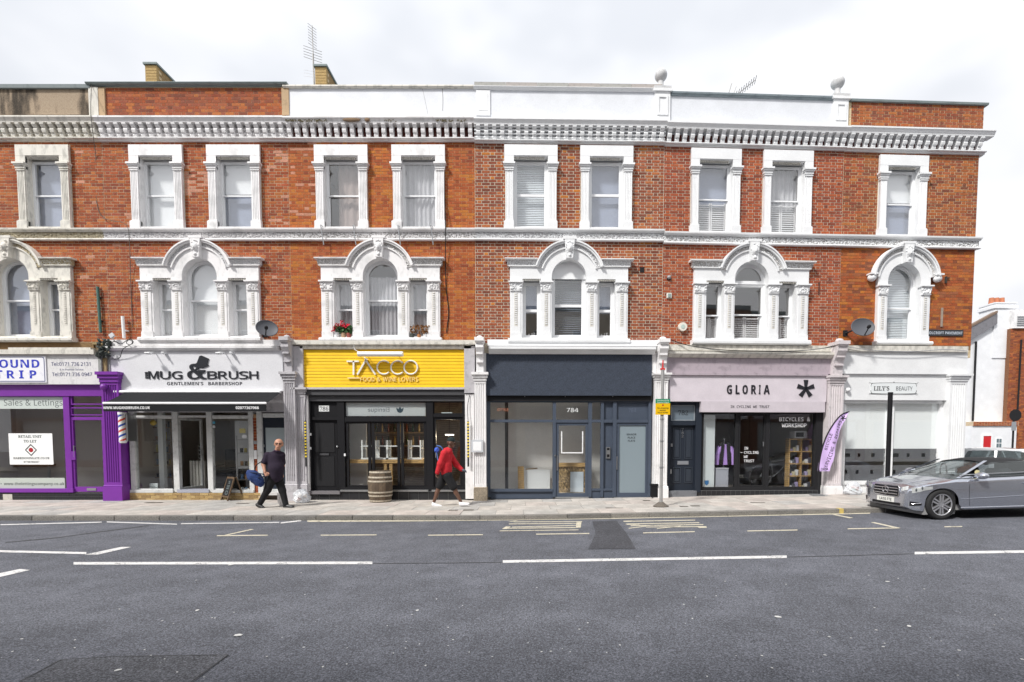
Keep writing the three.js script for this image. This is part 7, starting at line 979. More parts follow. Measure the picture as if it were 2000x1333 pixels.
{ // empty shop: leftovers
  const h = H[3], f = FLOOR[3]; let o = inHouse(h, 'timber_offcut', 'upright orange timber board left in the empty shop', 'board', h.P(1018, 930, -0.8)[0], f, -0.8); mesh('plank', bx(0.17, 0.72, 0.04, 0, 0.36, 0).rotateZ(0.02), mat.pine, o); mesh('brace', bx(0.05, 0.6, 0.05, 0, 0.3, -0.05), mat.oak, o);
  o = inHouse(h, 'plasterboard_sheet', 'low white board standing beside the timber in the empty shop', 'board', h.P(1050, 930, -0.9)[0], f, -0.9); mesh('sheet', bx(0.7, 0.62, 0.02, 0, 0.31, 0), M(0.7, 0.71, 0.72, {}), o); mesh('edge', bx(0.05, 0.66, 0.03, -0.36, 0.33, 0), mat.upvc, o); mesh('top_stick', bx(0.5, 0.03, 0.03, -0.2, 0.66, 0).rotateZ(0.08), mat.oak, o);
  o = inHouse(h, 'chipboard_counter', 'chipboard counter with a white panel behind the glazed navy door', 'counter', h.P(1116, 930, -0.6)[0], f, -0.6); mesh('front', bx(0.9, 0.72, 0.03, 0, 0.36, 0), mat.osb, o); mesh('top', bx(0.95, 0.1, 0.35, 0, 0.77, -0.12), mat.pine, o); mesh('panel', bx(0.36, 0.56, 0.02, 0.15, 0.30, 0.03), M(0.6, 0.66, 0.72, {}), o);
  o = inHouse(h, 'steel_prop', 'dark upright prop from floor to ceiling in the empty shop', 'prop', h.P(989.5, 880, -0.7)[0], f, -0.7); mesh('tube', bar(V(0, 0, 0), V(0, 2.6, 0), 0.045), mat.charcoal, o); mesh('foot_plate', bx(0.2, 0.02, 0.2, 0, 0.01, 0), mat.charcoal, o);
}
{ // bicycle shop: jacket on a stand, cube shelf, bicycle
  const h = H[4], f = FLOOR[4], lil = M(0.52, 0.32, 0.78, { roughness: 0.8 }), blk = mat.blackMatt;
  const [uj, vj] = h.P(1415.5, 887, -0.4); let o = inHouse(h, 'jacket_on_stand', 'lilac and black cycling jacket on a stand in the bicycle shop window', 'jacket', uj, f, -0.45); const y = vj - f;
  mesh('jacket_front', [extr([[-0.14, -0.28], [-0.085, -0.30], [-0.05, 0.24], [-0.10, 0.28], [-0.17, 0.22]], 0.1, [], 0.02).translate(0, y, 0), extr([[0.14, -0.28], [0.085, -0.30], [0.05, 0.24], [0.10, 0.28], [0.17, 0.22]], 0.1, [], 0.02).translate(0, y, 0)], blk, o); mesh('jacket_lining', bx(0.24, 0.56, 0.1, 0, y - 0.02, 0.04), lil, o); for (const s of [-1, 1]) mesh('sleeve', [bar(V(s * 0.14, y + 0.2, 0.05), V(s * 0.22, y - 0.02, 0.08), 0.075, 0.07), bar(V(s * 0.22, y - 0.02, 0.08), V(s * 0.235, y - 0.30, 0.1), 0.07, 0.055)], lil, o); mesh('stand', [bar(V(0, 0, 0), V(0, y + 0.4, 0), 0.02), bx(0.3, 0.02, 0.25, 0, 0.01, 0), new THREE.SphereGeometry(0.035, 8, 8).translate(0, y + 0.4, 0)], mat.steel, o);
  o = inHouse(h, 'display_plinth', 'low grey display plinth under the lilac jacket', 'plinth', h.P(1407, 932, -0.3)[0], f, -0.32); mesh('plinth_body', bx(0.34, 0.6, 0.28, 0, 0.3, 0), M(0.36, 0.37, 0.42, { roughness: 0.7 }), o); mesh('plinth_top', bx(0.36, 0.02, 0.3, 0, 0.61, 0), M(0.5, 0.5, 0.54, {}), o);
  const [s0, , , s3] = h.rect(1541, 857, 1590, 950, -0.5), [s1] = h.P(1590, 900, -0.5), W = s1 - s0, Ht = s3 - f; o = inHouse(h, 'cube_shelf', 'pale wooden cube shelf of small stock in the bicycle shop window', 'shelf', (s0 + s1) / 2, f, -0.6); for (let k = 0; k < 3; k++) mesh('upright', bx(0.03, Ht, 0.2, (k - 1) * (W / 2 - 0.015), Ht / 2, 0), mat.pine, o); for (let k = 0; k < 5; k++) mesh('shelf_board', bx(W, 0.03, 0.2, 0, 0.03 + k * (Ht - 0.05) / 4, 0), mat.pine, o);
  const stock = [M(0.6, 0.6, 0.62, {}), M(0.08, 0.08, 0.1, {}), M(0.35, 0.3, 0.5, {}), M(0.5, 0.45, 0.3, {})]; let n = 0; for (let k = 0; k < 4; k++) for (const s of [-1, 1]) for (let q = 0; q < 3; q++) { const hh = 0.06 + 0.05 * ((n * 7) % 3); tag(mesh('stock_box', rb(0.07, hh, 0.09, 0, hh / 2, 0, 0.008), stock[n % 4]), 'small boxed part on the pale cube shelf', 'box', 'boxes on the cube shelf').position.copy(h.W((s0 + s1) / 2 + s * W / 4 - 0.09 + q * 0.09, f + 0.045 + k * (Ht - 0.05) / 4, -0.58)); n++; }
  o = inHouse(h, 'microwave_oven', 'small silver microwave on top of the cube shelf', 'microwave', (s0 + s1) / 2 - 0.05, f + Ht + 0.005, -0.6); mesh('case', rb(0.36, 0.2, 0.28, 0, 0.1, 0, 0.015), M(0.5, 0.5, 0.52, { roughness: 0.35 }), o); mesh('door_glass', bx(0.22, 0.13, 0.01, -0.04, 0.1, 0.142), mat.black, o);
  { const bx0 = h.P(1522, 935, -0.9)[0], bk = inHouse(h, 'black_bicycle', 'black bicycle standing behind the bicycle shop glass', 'bicycle', bx0, f, -1.0), m = M(0.25, 0.26, 0.28, { metalness: 0.6, roughness: 0.3 }); for (const x of [-0.5, 0.5]) { mesh('wheel', new THREE.TorusGeometry(0.32, 0.018, 8, 36).translate(x, 0.34, 0), mat.charcoal, bk); mesh('spokes', Array.from({ length: 10 }, (_, k) => bar(V(x, 0.34, 0), V(x + 0.31 * Math.cos(k * 0.628), 0.34 + 0.31 * Math.sin(k * 0.628), 0), 0.0025, 0.0025, 4)), mat.steel, bk); } mesh('frame', [bar(V(-0.5, 0.34, 0), V(-0.12, 0.32, 0), 0.014), bar(V(-0.12, 0.32, 0), V(-0.22, 0.85, 0), 0.016), bar(V(-0.5, 0.34, 0), V(-0.2, 0.76, 0), 0.01), bar(V(-0.2, 0.76, 0), V(0.32, 0.82, 0), 0.016), bar(V(-0.12, 0.32, 0), V(0.34, 0.74, 0), 0.018), bar(V(0.30, 0.95, 0), V(0.5, 0.34, 0), 0.014)], m, bk); mesh('saddle', rb(0.24, 0.05, 0.13, -0.23, 0.89, 0, 0.02), mat.blackMatt, bk); mesh('handlebar', [bar(V(0.30, 0.95, -0.22), V(0.30, 0.95, 0.22), 0.012), bar(V(0.30, 0.95, 0.22), V(0.42, 0.9, 0.22), 0.012)], mat.charcoal, bk); }
}
{ // barber shop
  const h = H[1], f = FLOOR[1]; let o = inHouse(h, 'product_shelf', 'dark shelf of bottles and tubs inside the barber shop window', 'shelf', h.P(300, 880, -1.2)[0], f, -1.4); for (let k = 0; k < 5; k++) mesh('shelf_board', bx(0.9, 0.03, 0.3, 0, 0.4 + k * 0.36, 0), mat.oak, o); mesh('upright', bx(0.04, 2.0, 0.3, -0.46, 1.0, 0), mat.oak, o); mesh('upright', bx(0.04, 2.0, 0.3, 0.46, 1.0, 0), mat.oak, o); const cl = [M(0.6, 0.62, 0.6, {}), M(0.1, 0.2, 0.35, {}), M(0.4, 0.2, 0.08, {}), M(0.02, 0.02, 0.02, {}), M(0.5, 0.42, 0.1, {})]; for (let k = 0; k < 5; k++) for (let q = 0; q < 7; q++) mesh('tub', new THREE.CylinderGeometry(0.04, 0.04, 0.1 + 0.06 * ((k + q) % 3), 10).translate(-0.38 + q * 0.125, 0.415 + k * 0.36 + 0.05 + 0.03 * ((k + q) % 3), 0.05), cl[(k * 3 + q) % 5], o);
  for (const [px, w, lb] of [[310, -2.4, 'black padded barber chair behind the tall product shelf'], [448, -2.2, 'black padded barber chair behind the right barber window']]) { o = inHouse(h, 'barber_chair', lb, 'chair', h.P(px, 930, w)[0], f, w, 'barber chairs'); mesh('seat', rb(0.55, 0.14, 0.5, 0, 0.52, 0, 0.05), mat.black, o); mesh('backrest', rb(0.5, 0.6, 0.12, 0, 0.9, -0.22, 0.05), mat.black, o); mesh('pedestal', new THREE.CylinderGeometry(0.06, 0.06, 0.44, 14).translate(0, 0.22, 0), mat.steel, o); mesh('foot', new THREE.CylinderGeometry(0.3, 0.32, 0.04, 24).translate(0, 0.02, 0), mat.steel, o); for (const s of [-1, 1]) mesh('armrest', rb(0.07, 0.06, 0.42, s * 0.3, 0.72, 0, 0.02), mat.black, o); }
  o = inHouse(h, 'white_radiator', 'white ribbed radiator standing inside the barber doorway', 'radiator', h.P(384, 935, -1.0)[0], f, -1.1); for (let k = 0; k < 5; k++) mesh('rib', rb(0.07, 0.85, 0.1, -0.2 + k * 0.09, 0.47, 0, 0.02), M(0.7, 0.68, 0.64, {}), o);
  o = inHouse(h, 'spiral_ornament', 'small spiral pole ornament hanging in the barber doorway', 'ornament', h.P(391, 866, -1.3)[0], h.P(391, 905, -1.3)[1], -1.3); mesh('pole', bar(V(0, 0, 0), V(0, 0.55, 0), 0.05, 0.05, 14), mat.blackMatt, o); mesh('spiral', tube(Array.from({ length: 40 }, (_, k) => V(0.054 * Math.cos(k * 0.75), k * 0.0135, 0.054 * Math.sin(k * 0.75))), 0.012, 120, 6), M(0.75, 0.72, 0.68, {}), o); mesh('base', bx(0.16, 0.4, 0.16, 0, -0.2, 0), mat.oak, o);
  o = inHouse(h, 'window_poster', 'pale price list board leaning in the barber window', 'sign', h.P(298, 949, -0.25)[0], f, -0.25); mesh('board', bx(0.22, 0.30, 0.02, 0, 0.17, 0).rotateX(-0.15), M(0.5, 0.54, 0.54, {}), o); mesh('lines', [0, 1, 2, 3].map((k) => bx(0.14, 0.018, 0.006, 0, 0.09 + k * 0.05, 0.03 - k * 0.007)), M(0.1, 0.12, 0.12, {}), o);
  o = inHouse(h, 'display_cabinet', 'glass display cabinet of stock behind the right barber window', 'cabinet', h.P(476, 900, -0.4)[0], f, -0.5); for (let k = 0; k < 5; k++) mesh('shelf_board', bx(0.36, 0.02, 0.25, 0, 0.05 + k * 0.36, 0), mat.steel, o); for (const s of [-1, 1]) mesh('upright', bx(0.02, 1.6, 0.02, s * 0.17, 0.8, 0.12), mat.steel, o); for (let k = 0; k < 4; k++) for (let q = 0; q < 3; q++) mesh('tub', new THREE.CylinderGeometry(0.04, 0.04, 0.12, 10).translate(-0.11 + q * 0.11, 0.125 + k * 0.36, 0), cl[(k + q) % 5], o);
}
{ // more in the barber window: pillar, lamp, posters, mirror
  const h = H[1], f = FLOOR[1]; let o = inHouse(h, 'white_pillar', 'white boxed pillar standing behind the left barber window', 'pillar', h.P(317, 890, -0.7)[0], f, -0.7); mesh('shaft', bx(0.13, 2.5, 0.13, 0, 1.25, 0), M(0.75, 0.78, 0.78, {}), o); mesh('skirting', bx(0.16, 0.12, 0.16, 0, 0.06, 0), M(0.6, 0.62, 0.62, {}), o);
  o = inHouse(h, 'yellow_globe_lamp', 'small yellow globe hanging high in the barber window', 'lamp', h.P(299, 826, -0.6)[0], h.P(299, 826, -0.6)[1], -0.6); mesh('globe', new THREE.SphereGeometry(0.08, 14, 10), M(0.75, 0.52, 0.05, { roughness: 0.4 }), o); mesh('flex', bar(V(0, 0.07, 0), V(0, h.v.base - 0.95 - o.position.y, 0), 0.006), mat.blackMatt, o);
  o = inHouse(h, 'white_screen', 'tall white screen leaning inside the right barber window', 'screen', h.P(467, 850, -0.55)[0], f, -0.9); mesh('panel', bx(0.62, 1.35, 0.03, 0, 1.35, 0), M(0.72, 0.74, 0.75, {}), o); mesh('leg', [bx(0.04, 0.7, 0.04, -0.28, 0.35, 0), bx(0.04, 0.7, 0.04, 0.28, 0.35, 0)], mat.steel, o);
  o = inHouse(h, 'wall_mirror', 'framed barber mirror on the side wall behind the left window', 'mirror', h.P(280, 880, -2.6)[0], f + 0.8, -2.6); mesh('glass_sheet', bx(0.8, 1.3, 0.02, 0, 0.65, 0), M(0.8, 0.82, 0.82, { metalness: 1, roughness: 0.05 }), o); mesh('frame', [bx(0.06, 1.42, 0.04, -0.43, 0.65, 0), bx(0.06, 1.42, 0.04, 0.43, 0.65, 0), bx(0.8, 0.06, 0.04, 0, 1.33, 0), bx(0.8, 0.06, 0.04, 0, -0.03, 0)], mat.oak, o);
  for (const [px, py, s, c, lb] of [[416.5, 826, 0.085, M(0.1, 0.42, 0.6, {}), 'small blue sticker on the barber window glass'], [417, 834, 0.075, M(0.75, 0.78, 0.8, {}), 'small white sticker below the blue one on the barber glass'], [473, 842, 0.16, M(0.55, 0.5, 0.22, {}), 'olive notice high in the right barber window'], [477, 853, 0.12, M(0.7, 0.72, 0.74, {}), 'white notice under the olive one in the barber window']]) { const q = onWall(h, 'window_sticker', lb, 'sticker', px, py, -0.09, 'stickers on the barber window'); mesh('sheet', bx(s, s * 0.75, 0.003), c, q); }
}
{ // letting shop: bare desk
  const h = H[0], f = FLOOR[0], o = inHouse(h, 'office_desk', 'pale office desk in the dim purple letting shop', 'desk', h.P(60, 940, -2)[0], f, -2.2); mesh('top', bx(1.4, 0.04, 0.7, 0, 0.73, 0), mat.oak, o); for (const [x, z] of [[-0.65, 0.3], [0.65, 0.3], [-0.65, -0.3], [0.65, -0.3]]) mesh('leg', bx(0.05, 0.71, 0.05, x, 0.355, z), mat.steel, o);
}

// ---------------------------------------------------------------- street things
const paveAt = (px, py) => { const p = onGround(px, py, PAVE); return p; };
{ // slatted oak barrel
  const c = paveAt(737, 983), t = thing('oak_barrel', 'weathered oak barrel with pale hoops outside the restaurant', 'barrel', [c.x, c.y, c.z - 0.28]), Hh = 0.80, rad = (y) => 0.262 + 0.045 * Math.sin(Math.PI * y / Hh), n = 22, wm = [[0.20, 0.145, 0.095], [0.17, 0.12, 0.08], [0.23, 0.165, 0.11], [0.15, 0.11, 0.075]].map((q) => M(q[0] * 1.15, q[1] * 1.15, q[2] * 1.15, { map: T_wood, mapM: 0.3, roughness: 0.85 }));
  for (let k = 0; k < n; k++) mesh('stave', gridGeo(3, 12, (u, v) => { const a = (k + 0.03 + 0.94 * u) / n * 6.2832, r = rad(v * Hh); return [r * Math.cos(a), v * Hh, r * Math.sin(a)]; }), wm[(k * 7 + (k >> 1)) % 4], t);
  mesh('inner', new THREE.CylinderGeometry(0.255, 0.255, Hh - 0.06, 28).translate(0, Hh / 2, 0), wm[0], t); mesh('lid', new THREE.CylinderGeometry(0.262, 0.262, 0.03, 32).translate(0, Hh - 0.03, 0), wm[1], t);
  for (const y of [0.04, 0.17, 0.26, 0.54, 0.64, 0.77]) mesh('hoop', new THREE.LatheGeometry([[rad(y - 0.02) + 0.002, -0.02], [rad(y - 0.02) + 0.007, -0.02], [rad(y + 0.02) + 0.007, 0.02], [rad(y + 0.02) + 0.002, 0.02]].map(([a, b]) => new THREE.Vector2(a, b)), 44).translate(0, y, 0), M(0.55, 0.50, 0.42, { map: T_aged, mapM: 0.3, roughness: 0.6, metalness: 0.2 }), t);
}
{ // A-board
  const c = paveAt(449, 978), t = thing('a_board', 'black chalk A-board in a wooden frame outside the barber shop', 'sign', [c.x, c.y, c.z - 0.12], -0.65), fm = M(0.20, 0.12, 0.06, { map: T_wood, mapM: 0.3, roughness: 0.7 });
  for (const s of [1, -1]) { const p = new THREE.Group(); p.name = s > 0 ? 'front_leaf' : 'rear_leaf'; t.add(p); p.position.set(0, 0.60, s * 0.02); p.rotation.x = -s * 0.30; const m = mesh('board', bx(0.34, 0.47, 0.012, 0, -0.28, 0), mat.black, p); mesh('frame', [bx(0.04, 0.64, 0.03, -0.19, -0.31, 0), bx(0.04, 0.64, 0.03, 0.19, -0.31, 0), bx(0.34, 0.04, 0.028, 0, -0.02, 0), bx(0.34, 0.04, 0.028, 0, -0.52, 0)], fm, p); if (s > 0) mesh('chalk', new THREE.PlaneGeometry(0.32, 0.45).translate(0, -0.28, 0.008), printMat(256, 360, (x) => { x.strokeStyle = '#9fb0b0'; x.lineWidth = 6; x.beginPath(); x.arc(128, 70, 26, 0, 6); x.moveTo(60, 140); x.lineTo(200, 140); x.moveTo(80, 170); x.lineTo(180, 165); x.moveTo(70, 200); x.lineTo(190, 205); x.stroke(); x.beginPath(); x.ellipse(128, 290, 60, 36, 0, 0, 7); x.stroke(); }), p, true); }
}
{ // school-sign post with concrete foot
  const c = paveAt(1291, 990), t = thing('sign_post', 'grey steel post with green and yellow school notice at the kerb', 'sign post', [c.x, c.y, c.z]), d = CAM.distanceTo(c), top = onPlaneZ(1291.5, 724, c.z).y - c.y, red = onPlaneZ(1291.5, 704, c.z).y - c.y;
  mesh('foot', new THREE.LatheGeometry([[0.001, 0], [0.175, 0], [0.17, 0.02], [0.10, 0.07], [0.06, 0.105], [0.001, 0.105]].map(([x, y]) => new THREE.Vector2(x, y)), 24), M(0.22, 0.19, 0.16, { map: T_speck, mapM: 0.2, roughness: 0.9 }), t);
  mesh('post', bar(V(0, 0.08, 0), V(0, top, 0), 0.038, 0.038, 16), M(0.40, 0.40, 0.40, { map: T_grime, mapM: 0.3, metalness: 0.3, roughness: 0.5 }), t); mesh('inner_tube', bar(V(0, top - 0.6, 0), V(0, top + 0.02, 0), 0.03, 0.03, 12), mat.steel, t); mesh('clamp', [0.9, 1.5, 2.0].map((y) => new THREE.CylinderGeometry(0.046, 0.046, 0.03, 16).translate(0, y, 0)), mat.steel, t);
  mesh('red_cap', [bx(0.10, 0.04, 0.05, 0, top + 0.03, 0), bar(V(0, top + 0.03, 0), V(0.005, red, 0), 0.022, 0.014)], M(0.60, 0.03, 0.03, { roughness: 0.5 }), t);
  const yA = onPlaneZ(1292, 780, c.z).y - c.y, yB = onPlaneZ(1292, 811, c.z).y - c.y, yM = onPlaneZ(1292, 788.5, c.z).y - c.y, w = 0.33; mesh('green_plate', bx(w, yA - yM, 0.01, 0, (yA + yM) / 2, 0.05), M(0.0, 0.22, 0.10, { roughness: 0.4 }), t); mesh('yellow_plate', bx(w, yM - yB - 0.005, 0.01, 0, (yM + yB) / 2, 0.05), M(0.80, 0.48, 0.0, { roughness: 0.4 }), t);
  mesh('lettering', new THREE.PlaneGeometry(w, yA - yB).translate(0, (yA + yB) / 2, 0.057), printMat(330, 360, (x) => { txt(x, 'Hammersmith', 165, 32, 40, '#cfe6d6'); txt(x, 'County School', 165, 76, 40, '#cfe6d6'); x.fillStyle = '#b8231c'; x.beginPath(); x.arc(165, 142, 20, 0, 7); x.fill(); txt(x, 'No stopping', 165, 206, 44, '#30281a'); txt(x, 'except', 165, 256, 44, '#30281a'); txt(x, 'local buses', 165, 306, 44, '#30281a'); }), t, true);
}
{ // black post at the salon
  const z = 1.15, p = onPlaneZ(1735, 900, z), top = onPlaneZ(1738, 768, z).y, t = thing('black_post', 'plain black steel post in front of the beauty salon window', 'post', [p.x, gy(p.x) + PAVE, z]); mesh('shaft', bar(V(0, 0, 0), V(0, top - gy(p.x) - PAVE, 0), 0.052, 0.052, 16), mat.black, t); mesh('cap', new THREE.CylinderGeometry(0.056, 0.056, 0.03, 16).translate(0, top - gy(p.x) - PAVE, 0), mat.black, t);
}
{ // feather flag
  const c = paveAt(1600, 968), t = thing('feather_flag', 'lilac feather flag with black lettering outside the bicycle shop', 'flag', [c.x, c.y, c.z]), L = (px, py, dz = 0) => { const p = onPlaneZ(px, py, c.z); return [p.x - c.x, p.y - c.y]; };
  const edge = [[1600, 962], [1599, 920], [1603, 890], [1613, 856], [1630, 826], [1645, 810], [1659, 804.5]].map(([a, b]) => L(a, b));
  mesh('pole', tube(edge.map(([x, y]) => V(x, y, 0)), 0.016, 60, 8), mat.blackMatt, t);
  mesh('base', [bx(0.42, 0.012, 0.07, 0, 0.012, 0), bx(0.07, 0.013, 0.42, 0, 0.0125, 0), bx(0.26, 0.03, 0.2, -0.1, 0.02, 0.05)], M(0.35, 0.36, 0.38, { metalness: 0.6, roughness: 0.4 }), t); mesh('weight_pole', bar(V(0, 0.02, 0), V(edge[1][0], edge[1][1], 0), 0.025), mat.blackMatt, t);
  const left = [[1597, 921], [1599, 905], [1603, 886], [1609, 866], [1618, 846], [1629, 828], [1643, 812], [1656, 806]].map(([a, b]) => L(a, b)), right = [[1621, 921], [1625, 905], [1630, 886], [1635, 866], [1641, 846], [1647, 828], [1653, 814], [1657.5, 806]].map(([a, b]) => L(a, b));
  const x0 = L(1597, 921)[0], x1 = L(1658, 805)[0], y0 = L(1600, 921)[1], y1 = L(1658, 804)[1], uvs = [], g = gridGeo(28, 12, (u, v) => { const f = u * 7, i = Math.min(6, Math.floor(f)), s = f - i, a = [left[i][0] + (left[i + 1][0] - left[i][0]) * s, left[i][1] + (left[i + 1][1] - left[i][1]) * s], b = [right[i][0] + (right[i + 1][0] - right[i][0]) * s, right[i][1] + (right[i + 1][1] - right[i][1]) * s], x = a[0] + (b[0] - a[0]) * v, y = a[1] + (b[1] - a[1]) * v; uvs.push((x - x0) / (x1 - x0), (y - y0) / (y1 - y0)); return [x, y, 0.03 * Math.sin(v * 6 + u * 9) * v + 0.015 * Math.sin(u * 22 + v * 3) * v]; });
  g.setAttribute('uv', new THREE.Float32BufferAttribute(uvs, 2));
  const fm = new THREE.MeshStandardMaterial({ roughness: 0.8, map: printTex(512, 976, (x) => { x.fillStyle = '#cdb2e4'; x.fillRect(0, 0, 512, 976); const T = (s, px, py, sz, r) => { x.save(); x.translate(px, py); x.rotate(r); x.fillStyle = '#1d1824'; x.font = `bold ${sz}px monospace`; x.textAlign = 'center'; x.fillText(s, 0, 0); x.restore(); }; T('BICYCLE', 200, 500, 68, -1.27); T('SERVICING & REPAIRS', 285, 560, 74, -1.27); T('GLORIA', 90, 965, 60, 0); x.save(); x.translate(420, 110); for (let k = 0; k < 5; k++) { x.rotate(1.2566); x.fillStyle = '#1d1824'; x.fillRect(-9, 0, 18, 46); } x.restore(); }) });
  mesh('banner', g, fm, t, true);
}
// rubbish sacks: crumpled translucent film over assorted waste
function sack(label, px, py, sx, sy, sz, seed, film, bits) {
  const c = paveAt(px, py), t = thing('rubbish_sack', label, 'rubbish bag', [c.x, c.y, c.z - sz * 0.9], 0, 'rubbish sacks left on the pavement'), nz = noise2(seed), r0 = mulberry(seed);
  const blob = (k, a) => { const g = new THREE.IcosahedronGeometry(1, 4), p = g.attributes.position; for (let i = 0; i < p.count; i++) { const v = V(p.getX(i), p.getY(i), p.getZ(i)), n = fbm(nz, v.x * 2.3 + 9 + v.z, v.y * 2.6 + 9 - v.z * 0.6, 99, 4) - 0.5, s = k * (1 + a * n + 0.05 * Math.sin(v.x * 9 + v.y * 11)); p.setXYZ(i, v.x * s * sx, Math.max(0.004, (v.y * s * 0.95 + 0.72) * sy), v.z * s * sz); } g.computeVertexNormals(); return g; };
  mesh('film', blob(1, 0.7), film, t); for (let k = 0; k < 9; k++) { const a = r0() * 6.28, d = 0.55 * r0(); mesh('waste', rb(0.07 + 0.06 * r0(), 0.05 + 0.05 * r0(), 0.06, d * Math.cos(a) * sx, sy * (0.35 + 0.7 * r0()), d * Math.sin(a) * sz, 0.012).rotateY(0), bits[k % bits.length], t); }
  mesh('knot', new THREE.ConeGeometry(0.035, 0.10, 7).translate(0.02, sy * 1.62, 0), film, t);
}
{
  const film = M(0.85, 0.87, 0.90, { transmission: 0.45, thickness: 0, roughness: 0.25 }), blue = M(0.55, 0.74, 0.82, { transmission: 0.35, thickness: 0, roughness: 0.3 }), bits = [M(0.75, 0.75, 0.75, {}), M(0.4, 0.45, 0.55, {}), M(0.5, 0.35, 0.2, {}), M(0.1, 0.12, 0.14, {}), M(0.6, 0.2, 0.15, {})];
  sack('clear rubbish sack slumped at the foot of the grey fluted pilaster', 583, 984, 0.21, 0.20, 0.18, 12, film, bits); sack('pale blue rubbish sack standing behind the clear sack', 566, 973, 0.13, 0.28, 0.12, 15, blue, bits); sack('slim white carrier bag on the pavement behind the walking man', 546, 989, 0.07, 0.30, 0.06, 19, M(0.8, 0.78, 0.78, { roughness: 0.4 }), [bits[4], bits[0]]);
  sack('clear rubbish sack with green and red waste by the salon', 1673, 967.5, 0.22, 0.19, 0.15, 23, film, [M(0.1, 0.4, 0.3, {}), bits[0], bits[4], bits[0]]);
}

// ---------------------------------------------------------------- people: distance field of tapered bones, meshed as one skin
function surfaceNet(field, lo, hi, cell) {
  const nx = Math.ceil((hi[0] - lo[0]) / cell) + 1, ny = Math.ceil((hi[1] - lo[1]) / cell) + 1, nz = Math.ceil((hi[2] - lo[2]) / cell) + 1, F = new Float32Array(nx * ny * nz), id = new Int32Array(nx * ny * nz).fill(-1), I = (i, j, k) => (k * ny + j) * nx + i;
  for (let k = 0; k < nz; k++) for (let j = 0; j < ny; j++) for (let i = 0; i < nx; i++) F[I(i, j, k)] = field(lo[0] + i * cell, lo[1] + j * cell, lo[2] + k * cell);
  const pos = [], idx = [], E = [[0, 1], [0, 2], [0, 4], [1, 3], [1, 5], [2, 3], [2, 6], [3, 7], [4, 5], [4, 6], [5, 7], [6, 7]];
  for (let k = 0; k + 1 < nz; k++) for (let j = 0; j + 1 < ny; j++) for (let i = 0; i + 1 < nx; i++) {
    const v = []; let m = 0; for (let c = 0; c < 8; c++) { v[c] = F[I(i + (c & 1), j + (c >> 1 & 1), k + (c >> 2))]; if (v[c] < 0) m |= 1 << c; } if (m === 0 || m === 255) continue;
    let x = 0, y = 0, z = 0, n = 0; for (const [a, b] of E) if ((v[a] < 0) !== (v[b] < 0)) { const t = v[a] / (v[a] - v[b]); x += (a & 1) + t * ((b & 1) - (a & 1)); y += (a >> 1 & 1) + t * ((b >> 1 & 1) - (a >> 1 & 1)); z += (a >> 2) + t * ((b >> 2) - (a >> 2)); n++; }
    id[I(i, j, k)] = pos.length / 3; pos.push(lo[0] + (i + x / n) * cell, lo[1] + (j + y / n) * cell, lo[2] + (k + z / n) * cell);
  }
  const q = (a, b, c, d, f) => { if (Math.min(a, b, c, d) < 0) return; f ? idx.push(a, b, c, a, c, d) : idx.push(a, c, b, a, d, c); };
  for (let k = 1; k + 1 < nz; k++) for (let j = 1; j + 1 < ny; j++) for (let i = 1; i + 1 < nx; i++) { const s = F[I(i, j, k)] < 0; if (s !== F[I(i + 1, j, k)] < 0) q(id[I(i, j - 1, k - 1)], id[I(i, j, k - 1)], id[I(i, j, k)], id[I(i, j - 1, k)], s); if (s !== F[I(i, j + 1, k)] < 0) q(id[I(i - 1, j, k - 1)], id[I(i - 1, j, k)], id[I(i, j, k)], id[I(i, j, k - 1)], s); if (s !== F[I(i, j, k + 1)] < 0) q(id[I(i - 1, j - 1, k)], id[I(i, j - 1, k)], id[I(i, j, k)], id[I(i - 1, j, k)], s); }
  const g = new THREE.BufferGeometry(); g.setAttribute('position', new THREE.Float32BufferAttribute(pos, 3)); g.setIndex(idx); g.computeVertexNormals(); return g;
}
// bone: [a, b, ra, rb]; field = smooth union
const boneF = (bones, k, grow = 0) => (x, y, z) => {
  let d = 9; for (const [a, b, ra, rbb, sz = 1] of bones) { const ax = b.x - a.x, ay = b.y - a.y, az = (b.z - a.z), px = x - a.x, py = y - a.y, pz = (z - a.z); const L = ax * ax + ay * ay + az * az || 1e-9, t = Math.min(1, Math.max(0, (px * ax + py * ay + pz * az) / L)), dx = px - ax * t, dy = py - ay * t, dz = (pz - az * t) / sz, e = Math.sqrt(dx * dx + dy * dy + dz * dz) - (ra + (rbb - ra) * t) - grow; const h = Math.max(0, k - Math.abs(d - e)) / k; d = Math.min(d, e) - h * h * k * 0.25; } return d;
};
function boneBox(bones, pad) { const lo = [9, 9, 9], hi = [-9, -9, -9]; for (const [a, b, ra, rbb] of bones) for (const [p, r] of [[a, ra], [b, rbb]]) ['x', 'y', 'z'].forEach((q, i) => { lo[i] = Math.min(lo[i], p[q] - r * 1.5 - pad); hi[i] = Math.max(hi[i], p[q] + r * 1.5 + pad); }); return [lo, hi]; }
const skinNet = (bones, cell, k = 0.03, grow = 0) => surfaceNet(boneF(bones, k, grow), ...boneBox(bones, cell * 3 + grow), cell);
